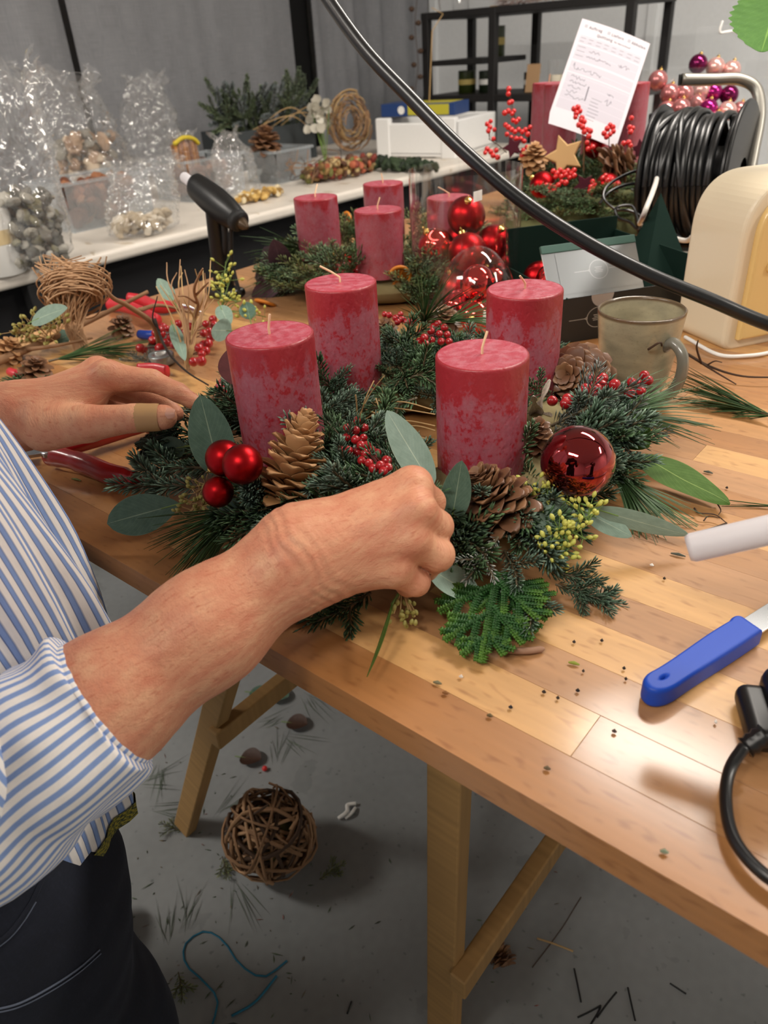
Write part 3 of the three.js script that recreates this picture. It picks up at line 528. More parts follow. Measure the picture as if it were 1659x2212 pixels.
pineCone('glossy brown pine cone before the front candle', P(1072, 1078, 0.797), P(1035, 1010, 0.83).sub(P(1115, 1130, 0.78)), 0.050, 0.0215, coneM, { rows: 84, open: 0.6, seed: 12, sl: 0.78 });
pineCone('open brown pine cone beside the mug and red berries', P(1243, 812, 0.800), P(1205, 800, 0.83).sub(P(1270, 815, 0.795)), 0.046, 0.0255, coneM, { rows: 84, open: 0.95, seed: 13, sl: 0.8 });
pineCone('small orange-brown cone between front candle and big bauble', P(1158, 948, 0.800), P(1165, 915, 0.82).sub(P(1150, 985, 0.785)), 0.034, 0.0125, coneM, { rows: 46, open: 0.8, seed: 14 });
pineCone('small brown cone behind the big upright leaf', P(478, 892, 0.800), V(0.1, 0.9, 0.2), 0.030, 0.0165, coneM, { rows: 44, open: 0.9, seed: 15 });
pineCone('brown cone at the back of the wreath amid long needles', P(958, 694, 0.800), V(-0.2, 0.8, 0.3), 0.030, 0.0165, coneM, { rows: 40, open: 0.9, seed: 16 });
pineCone('small cone behind the rear candle next to the berry row', P(828, 716, 0.798), V(-0.3, 0.7, 0.2), 0.028, 0.014, coneM, { rows: 40, open: 0.9, seed: 17 });
berrySprig('large red berry sprig in the middle front of the wreath', P(790, 950, 0.792), [[770, 909], [750, 925], [768, 930], [787, 925], [748, 945], [768, 950], [785, 946], [735, 973], [752, 973], [772, 977], [792, 962], [790, 980], [803, 972], [782, 995], [797, 1000], [810, 990], [806, 1012], [822, 1005], [835, 995], [828, 1018], [780, 962], [815, 978], [838, 1010]].map(([x, y], i) => P(x, y, 0.818 + (i % 3) * 0.003)), 0.0040, { seed: 21 });
berrySprig('red berries at the back of the wreath in front of the bauble dome', P(930, 740, 0.795), [[938, 706], [960, 708], [931, 715], [949, 721], [966, 723], [916, 730], [933, 735], [953, 738], [921, 744], [970, 738], [908, 720], [946, 700], [905, 738]].map(([x, y], i) => P(x, y, 0.816 + (i % 2) * 0.004)), 0.0046, { seed: 22 });
berrySprig('short row of red berries behind the rear left candle', P(870, 700, 0.798), [[831, 679], [841, 681], [855, 687], [865, 679], [868, 690], [880, 696], [893, 694], [859, 696]].map(([x, y]) => P(x, y, 0.818)), 0.0042, { seed: 23 });
berrySprig('bright red berries beside the open cone and the mug', P(1270, 855, 0.79), [[1275, 817], [1290, 825], [1302, 817], [1290, 838], [1279, 847], [1265, 840], [1300, 832], [1328, 831], [1283, 830]].map(([x, y], i) => P(x, y, 0.816 + (i % 2) * 0.004)), 0.0050, { seed: 24 });
berrySprig('group of red berries at the outer tip before the mug handle', P(1345, 850, 0.785), [[1392, 811], [1364, 826], [1376, 830], [1400, 822], [1385, 845], [1360, 848]].map(([x, y], i) => P(x, y, 0.806 + (i % 2) * 0.004)), 0.0050, { seed: 25 });
berrySprig('two red berries next to the white bark curl', P(1215, 885, 0.79), [[1193, 866], [1226, 862], [1222, 872]].map(([x, y]) => P(x, y, 0.812)), 0.0050, { seed: 26 });
berrySprig('few red berries behind the candle beside the burgundy leaf', P(490, 850, 0.79), [[473, 835], [486, 838], [492, 845], [480, 826], [490, 828]].map(([x, y]) => P(x, y, 0.802)), 0.0042, { seed: 27 });
const TE = 0.8; // leaves show their face to the viewer
leafBetween('eucalyptus_leaf', 'big upright grey-green eucalyptus leaf before the hand with the plaster', P(476, 1028, 0.795), P(432, 853, 0.862), toEye(P(437, 935, 0.82)), 0.0185, eucTop, { cup: 0.12, bendZ: 0.05, stalk: 0.02 });
leafBetween('eucalyptus_leaf', 'broad dark eucalyptus leaf lying out over the left table edge', P(388, 1088, 0.776), P(229, 1132, 0.764), toEye(P(310, 1110, 0.77)), 0.0175, eucTop, { cup: 0.1, bendZ: -0.04, p: 0.6 });
leafBetween('eucalyptus_leaf', 'long pale eucalyptus leaf rising between hand and front candle', P(935, 1052, 0.80), P(832, 884, 0.85), toEye(P(880, 950, 0.83)).add(V(-0.3, 0.2, 0)), 0.0135, eucPale, { cup: 0.15, bendZ: -0.08 });
leafBetween('eucalyptus_leaf', 'grey-green eucalyptus leaf standing in front of the front candle', P(975, 1128, 0.79), P(998, 992, 0.84), toEye(P(988, 1070, 0.81)), 0.0112, eucTop, { cup: 0.2, bendZ: 0.06 });
leafBetween('eucalyptus_leaf', 'round pale grey eucalyptus leaf below the big bauble', P(1222, 1082, 0.785), P(1165, 1160, 0.775), toEye(P(1190, 1120, 0.78)), 0.0185, eucPale, { cup: 0.1, bendZ: -0.05 });
leafBetween('eucalyptus_leaf', 'small pale grey leaf between two yellow seed sprigs', P(1262, 1105, 0.78), P(1368, 1158, 0.764), toEye(P(1310, 1130, 0.77)).add(V(0, 0.4, 0)), 0.0085, eucPale, { bendZ: -0.08 });
leafBetween('eucalyptus_leaf', 'narrow silvery leaf seen edge-on over the pine needles', P(1283, 1098, 0.785), P(1492, 1162, 0.758), V(-0.62, 0.3, -0.6), 0.0085, eucPale, { bendZ: -0.05 });
leafBetween('eucalyptus_leaf', 'long fresh green leaf reaching out over the bare table', P(1375, 982, 0.765), P(1578, 1086, 0.752), V(-0.15, 1, 0.1), 0.0185, eucGreen, { bendZ: -0.02, wave: 0.4 });
leafBetween('eucalyptus_leaf', 'green leaf half hidden under the upper pine needles', P(1330, 900, 0.79), P(1400, 965, 0.775), toEye(P(1360, 930, 0.78)), 0.017, eucGreen, { bendZ: -0.05 });
leafBetween('eucalyptus_leaf', 'pale leaf curling under the working hand', P(925, 1225, 0.775), P(1032, 1298, 0.752), toEye(P(970, 1270, 0.76)).add(V(0.2, 0.9, 0)), 0.0125, eucPale, { bendZ: 0.12, cup: 0.3 });
leafBetween('eucalyptus_leaf', 'small round leaf under the lowest bauble of the trio', P(520, 1115, 0.775), P(475, 1085, 0.782), toEye(P(490, 1095, 0.78)), 0.009, eucTop, { cup: 0.1 });
leafBetween('eucalyptus_leaf', 'dark leaf behind the scaly frond beside the plaster', P(400, 965, 0.785), P(330, 975, 0.775), toEye(P(365, 960, 0.78)), 0.012, eucTop, {});
pods('yellow-green seed sprig touching the underside of the big bauble', P(1160, 1105, 0.78), [P(1125, 1070, 0.79), P(1150, 1052, 0.795), P(1185, 1070, 0.79), P(1150, 1085, 0.787), P(1195, 1052, 0.793)], { per: 7, seed: 31 });
pods('yellow-green seed sprig between the pale round leaf and the narrow leaf', P(1270, 1130, 0.78), [P(1245, 1095, 0.788), P(1275, 1090, 0.79), P(1285, 1110, 0.785), P(1255, 1120, 0.785)], { per: 7, seed: 32 });
pods('largest yellow-green seed sprig hanging at the front of the wreath', P(1215, 1150, 0.775), [P(1205, 1145, 0.785), P(1245, 1155, 0.78), P(1185, 1180, 0.778), P(1230, 1180, 0.775), P(1265, 1165, 0.772), P(1175, 1210, 0.768), P(1215, 1205, 0.768), P(1185, 1240, 0.76), P(1210, 1235, 0.76)], { per: 9, seed: 33, r: 0.0017 });
pods('olive seed sprig between the bauble trio and the long needles', P(455, 1060, 0.78), [P(420, 1065, 0.787), P(440, 1045, 0.79), P(410, 1090, 0.782), P(430, 1110, 0.776), P(400, 1120, 0.775), P(460, 1095, 0.78)], { per: 7, seed: 34, m: seedOld });
{ // pale bark curl, dry grass twigs
  const g = thing('bark_curl', 'torn curl of white bark beside the front candle', 'bark', P(1160, 880, 0.795));
  const bm = mat({ map: tex(64, 64, (u, v) => { const n = fbm(u * 6, v * 14, 2) * 70; return [206 + n, 196 + n, 182 + n]; }), roughness: 0.85 });
  for (const [x, y, y2, w, b] of [[1150, 845, 0.822, 0.007, 0.2], [1175, 850, 0.818, 0.006, -0.25], [1180, 895, 0.79, 0.006, 0.2]]) { const a = P(1158, 890, 0.79), q = P(x, y, y2); put('bark_strip', leafG(a.distanceTo(q) + 0.008, (t) => w * (1 - t * 0.75) * (0.8 + 0.4 * Math.sin(t * 9)), { th: 0.0014, nl: 9, nw: 3, bendZ: b, cup: 0.6 }), bm, g, a.clone().sub(g.position), q.clone().sub(a), toEye(a)); }
  const s = thing('dry_grass', 'bundle of dry straw-coloured grass stalks in the middle of the wreath', 'grass', P(785, 905, 0.785));
  const q = rng(9), pt = (x, y, h) => P(x, y, h).sub(s.position);
  for (const [a, m, b] of [[[775, 900, 0.79], [800, 850, 0.81], [830, 812, 0.83]], [[778, 905, 0.79], [790, 860, 0.815], [808, 822, 0.83]], [[772, 900, 0.79], [770, 870, 0.81], [768, 853, 0.82]], [[790, 905, 0.785], [830, 880, 0.80], [818, 865, 0.815]], [[800, 870, 0.795], [870, 868, 0.80], [935, 885, 0.80]], [[805, 875, 0.795], [880, 885, 0.795], [940, 895, 0.795]], [[830, 905, 0.79], [890, 910, 0.79], [940, 920, 0.79]], [[840, 900, 0.79], [890, 935, 0.785], [938, 955, 0.785]], [[850, 925, 0.785], [900, 920, 0.79], [940, 930, 0.79]], [[790, 885, 0.79], [820, 890, 0.80], [812, 860, 0.81]]]) part('stalk', bend([pt(...a), pt(...m), pt(...b)], 0.0007, 10, 4), strawM, s);
}
// ---------------------------------------------------------------- the person at the table
const skinMap = tex(512, 512, (u, v) => {
  const n = fbm(u * 9, v * 9, 1) * 1.1, b = fbm(u * 3, v * 3, 8), f = ns(u * 46, v * 80, 4), f2 = ns(u * 22, v * 40, 14);
  let c = mix3([212, 158, 124], [197, 126, 98], clamp(0.42 + n + b * 0.6));
  if (f > 0.3) c = mix3(c, [178, 104, 74], clamp((f - 0.3) * 1.1)); if (f2 > 0.3) c = mix3(c, [178, 100, 76], (f2 - 0.3) * 1.3);
  const g = ns(u * 200, v * 200, 2) * 6; return [c[0] + g, c[1] + g, c[2] + g];
}, { rep: [6, 1.2] });
const skinBump = grey(512, 512, (u, v) => 0.5 + ns(u * 70 + ns(v * 30, u * 9) * 1.5, v * 18, 3) * 0.28 + ns(u * 170, v * 90, 7) * 0.2, { rep: [6, 1.2] });
const skinM = phys({ map: skinMap, bumpMap: skinBump, bumpScale: 0.0006, roughness: 0.5, specularIntensity: 0.6, sheen: 0.15, sheenRoughness: 0.6, sheenColor: new THREE.Color(0.9, 0.6, 0.5) });
const axisUV = (a, b, upx) => { const d = b.clone().sub(a).normalize(), s = upx.clone().addScaledVector(d, -upx.dot(d)).normalize(), t = d.clone().cross(s); return (x, y, z) => { const p = V(x - a.x, y - a.y, z - a.z); return [p.dot(d), Math.abs(Math.atan2(p.dot(t), p.dot(s))) / Math.PI]; }; };
const person = thing('person', 'person in a blue and white striped shirt and dark jeans working on the wreath', 'person', V(0.03, 0, -0.62));
const rel = (p) => p.clone().sub(person.position);
const ELB = D(-70, 1742, 0.452), CUFF = D(225, 1522, 0.475), FMID = D(450, 1355, 0.49), WRI = D(628, 1212, 0.502);
const SHO = V(-0.02, 1.17, -0.43), LSHO = V(0.0, 1.17, -0.83), LELB = V(0.02, 0.90, -0.93), LWRI = D(25, 905, 0.705);
const armR = [[SHO, 0.05], [ELB, 0.046], [CUFF, 0.0425], [FMID, 0.0345], [WRI, 0.0285]];
const bodyGeos = [];
const placed = (g) => { g.translate(-person.position.x, -person.position.y, -person.position.z); bodyGeos.push(g); };
{ // right hand: back of the hand up, fingers closed on a sprig
  const fore = chain([[ELB, 0.040], [CUFF, 0.0405], [FMID, 0.035], [WRI, 0.029]], 0.02);
  const pal = [
    [[D(668, 1158, 0.508), 0.020], [D(890, 1052, 0.506), 0.0128]], [[D(665, 1185, 0.498), 0.021], [D(897, 1104, 0.494), 0.0128]],
    [[D(662, 1212, 0.497), 0.021], [D(884, 1166, 0.494), 0.0122]], [[D(665, 1240, 0.502), 0.0175], [D(852, 1228, 0.500), 0.0118]],
    [[D(690, 1215, 0.518), 0.020], [D(850, 1180, 0.522), 0.016]], [[D(690, 1170, 0.520), 0.018], [D(860, 1110, 0.525), 0.014]],
  ].map((c) => chain(c, 0.01));
  const fing = [
    [[D(890, 1052, 0.506), 0.0128], [D(928, 1085, 0.530), 0.0108], [D(912, 1150, 0.548), 0.0095], [D(885, 1205, 0.545), 0.0085]],
    [[D(897, 1104, 0.494), 0.0128], [D(944, 1137, 0.509), 0.0108], [D(925, 1172, 0.540), 0.0096], [D(888, 1195, 0.546), 0.0085]],
    [[D(884, 1166, 0.494), 0.0122], [D(945, 1198, 0.506), 0.0112], [D(918, 1226, 0.538), 0.0096], [D(878, 1222, 0.546), 0.0085]],
    [[D(852, 1228, 0.500), 0.0118], [D(898, 1257, 0.509), 0.0094], [D(882, 1262, 0.534), 0.0086], [D(860, 1245, 0.544), 0.0078]],
    [[D(700, 1155, 0.530), 0.016], [D(790, 1130, 0.548), 0.0135], [D(850, 1180, 0.560), 0.0115], [D(885, 1225, 0.556), 0.0095]],
  ];
  const fc = fing.map((c) => chain(c, 0.004));
  const knuck = [[D(893, 1046, 0.499), 0.0085], [D(901, 1100, 0.486), 0.0088], [D(888, 1164, 0.487), 0.0078], [D(853, 1227, 0.494), 0.0070]];
  const tend = knuck.map(([k], i) => capsule(D(690, 1165 + i * 22, 0.491), k, 0.004, 0.006));
  const w = axisUV(ELB, D(900, 1110, 0.5), UPV), a0 = D(560, 1262, 0.49), ax = D(700, 1160, 0.5).sub(WRI).normalize();
  const f = (x, y, z) => {
    let palm = pal[0](x, y, z); for (let i = 1; i < pal.length; i++) palm = smin(palm, pal[i](x, y, z), 0.012);
    for (const [k, r] of knuck) palm = smin(palm, Math.hypot(x - k.x, y - k.y, z - k.z) - r, 0.008);
    for (const t of tend) palm = smin(palm, t(x, y, z), 0.012);
    palm = smin(palm, fore(x, y, z), 0.03);
    const s = (x - WRI.x) * ax.x + (y - WRI.y) * ax.y + (z - WRI.z) * ax.z; // creases over the bent wrist
    palm += 0.0004 * Math.cos(s * 820 + 6 * ns(x * 40, y * 40, z * 40)) * Math.exp(-((s - 0.014) ** 2) / 0.00022);
    palm += 0.0006 * fbm(x * 90, y * 90, z * 90, 2);
    let d = 1e9; for (const c of fc) d = Math.min(d, smin(c(x, y, z), palm, 0.006)); return d;
  };
  const b = boundsOf([[ELB, 0.05], [CUFF, 0.046], [WRI, 0.04], ...fing.flat(), ...knuck], 0.006);
  placed(sdfMesh(f, b.min, b.max, 0.0024, w));
}
const THUMB = [[D(95, 925, 0.685), 0.0215], [D(190, 915, 0.675), 0.0165], [D(290, 903, 0.668), 0.0122], [D(355, 901, 0.668), 0.0112]];
{ // left hand: fingertips steadying the wreath, plaster on the thumb
  const fore = chain([[LELB, 0.043], [LWRI.clone().lerp(LELB, 0.45), 0.037], [LWRI, 0.0275]], 0.02);
  const pal = [[[D(60, 885, 0.70), 0.022], [D(230, 815, 0.700), 0.0145]], [[D(55, 890, 0.715), 0.022], [D(212, 808, 0.722), 0.0145]], [[D(60, 900, 0.725), 0.02], [D(200, 825, 0.745), 0.0135]], [[D(60, 910, 0.725), 0.018], [D(185, 850, 0.76), 0.012]], [[D(110, 900, 0.69), 0.02], [D(195, 860, 0.70), 0.015]]].map((c) => chain(c, 0.01));
  const fing = [
    [[D(230, 815, 0.700), 0.0145], [D(328, 822, 0.700), 0.0102], [D(385, 848, 0.698), 0.0088], [D(418, 868, 0.696), 0.0076]],
    [[D(212, 808, 0.722), 0.0145], [D(318, 852, 0.735), 0.0100], [D(358, 872, 0.735), 0.0088], [D(380, 893, 0.732), 0.0078]],
    [[D(200, 825, 0.745), 0.0135], [D(300, 858, 0.765), 0.0098], [D(345, 882, 0.765), 0.0088], [D(368, 905, 0.76), 0.0076]],
    [[D(185, 850, 0.76), 0.012], [D(260, 880, 0.78), 0.0086], [D(300, 905, 0.78), 0.0078], [D(325, 925, 0.775), 0.0068]],
    THUMB,
  ];
  const fc = fing.map((c) => chain(c, 0.004)), kn = [[D(232, 803, 0.695), 0.009], [D(213, 795, 0.718), 0.009]];
  const w = axisUV(LELB, D(300, 850, 0.7), UPV);
  const f = (x, y, z) => { let p = pal[0](x, y, z); for (let i = 1; i < pal.length; i++) p = smin(p, pal[i](x, y, z), 0.012); for (const [k, r] of kn) p = smin(p, Math.hypot(x - k.x, y - k.y, z - k.z) - r, 0.009); p = smin(p, fore(x, y, z), 0.03); p += 0.0006 * fbm(x * 80, y * 80, z * 80, 2); let d = 1e9; for (const c of fc) d = Math.min(d, smin(c(x, y, z), p, 0.007)); return d; };
  const b = boundsOf([[LELB, 0.05], [LWRI, 0.04], ...fing.flat()], 0.006);
  placed(sdfMesh(f, b.min, b.max, 0.0028, w));
}
{ // trunk inside the clothes, neck and head bent over the work
  const NECK = V(0.09, 1.27, -0.63), HEAD = V(0.15, 1.44, -0.62);
  const tr = [chain([[V(0.02, 0.80, -0.63), 0.11], [V(0.02, 1.0, -0.63), 0.11], [V(0.03, 1.17, -0.63), 0.10], [NECK, 0.055], [V(0.12, 1.36, -0.625), 0.05]], 0.08), chain([[V(0.0, 1.17, -0.52), 0.07], [SHO, 0.045], [ELB, 0.038]], 0.05), chain([[V(0.0, 1.17, -0.74), 0.07], [LSHO, 0.048], [LELB, 0.042]], 0.05)];
  const f = (x, y, z) => smin(smin(tr[0](x, y, z), tr[1](x, y, z), 0.06), tr[2](x, y, z), 0.06);
  placed(sdfMesh(f, V(-0.16, 0.66, -1.02), V(0.24, 1.42, -0.28), 0.012, axisUV(V(0, 0.8, -0.63), V(0.02, 1.2, -0.63), V(1, 0, 0))));
  const el = (c, a, b, d) => (x, y, z) => { const k = Math.hypot((x - c.x) / a, (y - c.y) / b, (z - c.z) / d); return (k - 1) * Math.min(a, b, d); };
  const H = HEAD, hd = [el(H, 0.095, 0.112, 0.075), el(H.clone().add(V(0.045, -0.06, 0)), 0.05, 0.055, 0.052)], nose = capsule(H.clone().add(V(0.09, 0.015, 0)), H.clone().add(V(0.108, -0.022, 0)), 0.008, 0.013), brow = capsule(H.clone().add(V(0.08, 0.03, -0.035)), H.clone().add(V(0.08, 0.03, 0.035)), 0.014, 0.014), lips = capsule(H.clone().add(V(0.088, -0.06, -0.018)), H.clone().add(V(0.088, -0.06, 0.018)), 0.009, 0.009);
  const ears = [-1, 1].map((s) => el(H.clone().add(V(-0.005, -0.005, s * 0.077)), 0.018, 0.032, 0.009)), eyes = [-1, 1].map((s) => capsule(H.clone().add(V(0.088, 0.008, s * 0.032)), H.clone().add(V(0.088, 0.008, s * 0.034)), 0.012, 0.012));
  const g = (x, y, z) => { let d = smin(hd[0](x, y, z), hd[1](x, y, z), 0.04); d = Math.max(d, -eyes[0](x, y, z) * 0.6 - 0.004); d = Math.max(d, -eyes[1](x, y, z) * 0.6 - 0.004); d = smin(d, brow(x, y, z), 0.015); d = smin(d, nose(x, y, z), 0.014); d = smin(d, lips(x, y, z), 0.01); for (const e of ears) d = smin(d, e(x, y, z), 0.008); return d; };
  placed(sdfMesh(g, H.clone().add(V(-0.12, -0.14, -0.1)), H.clone().add(V(0.14, 0.13, 0.1)), 0.005, axisUV(H.clone().add(V(0, -0.1, 0)), H.clone().add(V(0, 0.1, 0)), V(1, 0, 0))));
  const hair = new THREE.SphereGeometry(1, 32, 20, 0, TAU, 0, Math.PI * 0.56); hair.scale(0.104, 0.122, 0.084);
  part('hair', hair, mat({ color: 0x8d8378, roughness: 0.85 }), person).position.copy(rel(H)).add(V(-0.012, 0.006, 0));
  const ey = new THREE.SphereGeometry(0.011, 14, 10); for (const s of [-1, 1]) part('eye', ey, phys({ color: 0xe9e6e0, roughness: 0.15 }), person).position.copy(rel(H)).add(V(0.078, 0.008, s * 0.033));
}
part('body', mergeGeometries(bodyGeos.map((g) => { const o = g.clone(); return o; })), skinM, person, 'freckled skin of arms and hands');
{ // plaster round the thumb, thumb nail
  const a = THUMB[2][0], b = THUMB[3][0], d = b.clone().sub(a), pts = [0.1, 0.25, 0.5, 0.75, 0.88].map((t) => rel(a.clone().addScaledVector(d, t)));
  part('plaster', sweep(pts, [0.0128, 0.0130, 0.0126, 0.0124, 0.0119], 22, { caps: false }), phys({ color: 0xb08a5c, roughness: 0.55, bumpMap: grey(64, 64, (u, v) => 0.5 + ns(u * 20, v * 20) * 0.4), bumpScale: 0.0003 }), person, 'tan sticking plaster round the thumb');
  const tip = THUMB[3][0], e = toEye(tip), n = part('thumb_nail', leafG(0.011, (t) => 0.005 * Math.pow(Math.sin(0.35 + t * 2.4), 0.5), { th: 0.0008, nl: 6, nw: 4, cup: -0.35 }), phys({ color: 0xc9937c, roughness: 0.35, clearcoat: 0.3 }), person);
  n.position.copy(rel(tip)).addScaledVector(V(e.x, e.y + 0.5, e.z).normalize(), 0.0103).addScaledVector(d.clone().normalize(), -0.001); aim(n, d, V(e.x, e.y + 0.5, e.z));
}
// shirt cloth: stripes run with u; the body of the shirt has dark-edged stripes
const stripe = (per, edge) => tex(256, 256, (u, v) => {
  const x = (u * per) % 1, w = ns(u * 40, v * 60, 3) * 4 + ns(u * 200, v * 200, 5) * 5, s = sstep(0.5, 0.53, x) * (1 - sstep(0.97, 1.0, x));
  let c = mix3([233, 227, 222], [122, 148, 199], s * 0.95); if (edge) { const e = Math.max(1 - sstep(0.0, 0.05, Math.abs(x - 0.53)), 1 - sstep(0, 0.05, Math.abs(x - 0.95))); c = mix3(c, [58, 70, 112], e * 0.9); }
  return [c[0] + w, c[1] + w, c[2] + w];
}, { mirror: false });
const weave = grey(128, 128, (u, v) => 0.5 + ns(u * 60, v * 60, 2) * 0.4);
const sleeveCloth = phys({ map: stripe(16, false), roughness: 0.85, sheen: 0.2, bumpMap: weave, bumpScale: 0.0001 });
const bodyCloth = phys({ map: stripe(16, true), roughness: 0.85, sheen: 0.2, bumpMap: weave, bumpScale: 0.0001 });
const trimCloth = mat({ map: tex(64, 64, (u, v) => { const n = ns(u * 20, v * 20, 3); return n > 0.05 ? [150, 136, 44] : n > -0.2 ? [96, 96, 40] : [52, 56, 44]; }), roughness: 0.85 });
function cloth(rings, nA, mtl, name, { u0 = 1, label, open = 0 } = {}) { // rings: [point list]
  const A = new Acc(), base = [];
  rings.forEach((ring, j) => base.push(ring.map((p, k) => A.v(p.x, p.y, p.z, null, k / (ring.length - 1) * u0, j / rings.length))));
  for (let j = 0; j + 1 < rings.length; j++) for (let k = 0; k + 1 < rings[j].length; k++) A.quad(base[j][k], base[j + 1][k], base[j + 1][k + 1], base[j][k + 1]);
  return part(name, A.geo(), mtl, person, label);
}
{ // body of the shirt, hanging loose over the jeans
  const prof = [[0.575, 0.03, 0.192, 0.205], [0.62, 0.034, 0.194, 0.205], [0.68, 0.04, 0.196, 0.205], [0.76, 0.04, 0.186, 0.203], [0.84, 0.034, 0.178, 0.20], [0.92, 0.026, 0.168, 0.20], [1.0, 0.022, 0.158, 0.20], [1.1, 0.022, 0.145, 0.21], [1.18, 0.025, 0.125, 0.215], [1.24, 0.04, 0.10, 0.17], [1.275, 0.07, 0.075, 0.10], [1.31, 0.09, 0.068, 0.075]];
  const at = (y) => { let i = 0; while (i < prof.length - 2 && prof[i + 1][0] < y) i++; const t = clamp((y - prof[i][0]) / (prof[i + 1][0] - prof[i][0])); return [1, 2, 3].map((k) => lerp(prof[i][k], prof[i + 1][k], t)); };
  const ring = (y, inset = 0) => { const o = []; for (let k = 0; k <= 160; k++) { const a = k / 160 * TAU + 2.2, [cx, ax, az] = at(y), low = clamp((0.95 - y) / 0.35);
    const hem = y - 0.07 * low * low * (0.5 - 0.5 * Math.cos(2 * (a - 0.5))) + 0.02;
    const f = (ns(Math.cos(a) * 4.5, y * 3.2, Math.sin(a) * 4.5) * 0.018 + ns(Math.cos(a) * 9, y * 5 + 3, Math.sin(a) * 9) * 0.008) * (0.35 + low);
    const c = Math.cos(a), s = Math.sin(a), e = lerp(0.85, 0.62, low); o.push(rel(V(cx + Math.sign(c) * Math.pow(Math.abs(c), e) * (ax + f - inset), hem, -0.63 + Math.sign(s) * Math.pow(Math.abs(s), e) * (az + f - inset)))); } return o; };
  const ys = []; for (let i = 0; i <= 46; i++) ys.push(lerp(0.575, 1.31, i / 46));
  cloth([ring(0.60, 0.004), ...ys.map((y) => ring(y))], 160, bodyCloth, 'shirt', { u0: 8, label: 'blue and white striped shirt' });
  const tr = cloth([ring(0.575, -0.0012), ring(0.588, -0.0016)], 160, trimCloth, 'shirt_trim', { u0: 30, label: 'olive yellow lining at the hem' }); tr.material.side = THREE.DoubleSide;
}
{ // rolled right sleeve from the shoulder over the elbow
  const mid = ELB.clone().lerp(SHO, 0.42).add(V(-0.004, -0.004, 0.0)), cEnd = CUFF.clone().lerp(FMID, 0.03), dirC = FMID.clone().sub(CUFF).normalize();
  const path = curve([SHO.clone().add(V(0, 0.02, -0.03)), SHO.clone().lerp(mid, 0.5), mid, ELB.clone().add(V(-0.004, 0.002, 0.0)), ELB.clone().lerp(CUFF, 0.5), CUFF, cEnd], 60);
  const rad = (t, an) => { const w = sstep(0.3, 0.75, t); let r = t < 0.2 ? lerp(0.085, 0.074, t / 0.2) : t < 0.62 ? lerp(0.074, 0.0555, (t - 0.2) / 0.42) : lerp(0.0555, 0.0460, sstep(0.62, 1, t)); r += ns(Math.cos(an) * 1.8, t * 9, Math.sin(an) * 1.8) * 0.007 * (1 - sstep(0.82, 0.98, t) * 0.95) + Math.sin(t * 52 + Math.cos(an) * 3) * 0.0035 * w * (1 - sstep(0.86, 0.98, t)) * (0.5 - 0.5 * Math.sin(an)); return r; };
  const F = frames(path), rings = path.map((p, i) => { const t = i / 60, o = []; for (let k = 0; k <= 72; k++) { const an = k / 72 * TAU, r = rad(t, an); o.push(rel(p.clone().addScaledVector(F[i].n, Math.cos(an) * r).addScaledVector(F[i].b, Math.sin(an) * r))); } return o; });
  const last = path.length - 1, e = (off, dr) => { const o = []; for (let k = 0; k <= 72; k++) { const an = k / 72 * TAU, r = rad(1, an) + dr; o.push(rel(path[last].clone().addScaledVector(dirC, off).addScaledVector(F[last].n, Math.cos(an) * r).addScaledVector(F[last].b, Math.sin(an) * r))); } return o; };
  rings.push(e(0.0025, -0.001), e(0.0028, -0.004), e(-0.004, -0.006), e(-0.03, -0.007));
  cloth(rings, 72, sleeveCloth, 'right_sleeve', { u0: 2.9, label: 'rolled-up sleeve with light blue stripes' });
  const lp = curve([LSHO.clone().add(V(0, 0.02, 0.03)), LSHO.clone().lerp(LELB, 0.5), LELB, LELB.clone().lerp(LWRI, 0.25), LELB.clone().lerp(LWRI, 0.45)], 30), FL = frames(lp);
  cloth(lp.map((p, i) => { const o = []; for (let k = 0; k <= 48; k++) { const an = k / 48 * TAU, r = lerp(0.08, 0.055, i / 30) + ns(Math.cos(an) * 2, i * 0.4, Math.sin(an) * 2) * 0.008; o.push(rel(p.clone().addScaledVector(FL[i].n, Math.cos(an) * r).addScaledVector(FL[i].b, Math.sin(an) * r))); } return o; }), 48, sleeveCloth, 'left_sleeve', { u0: 3.2 });
}
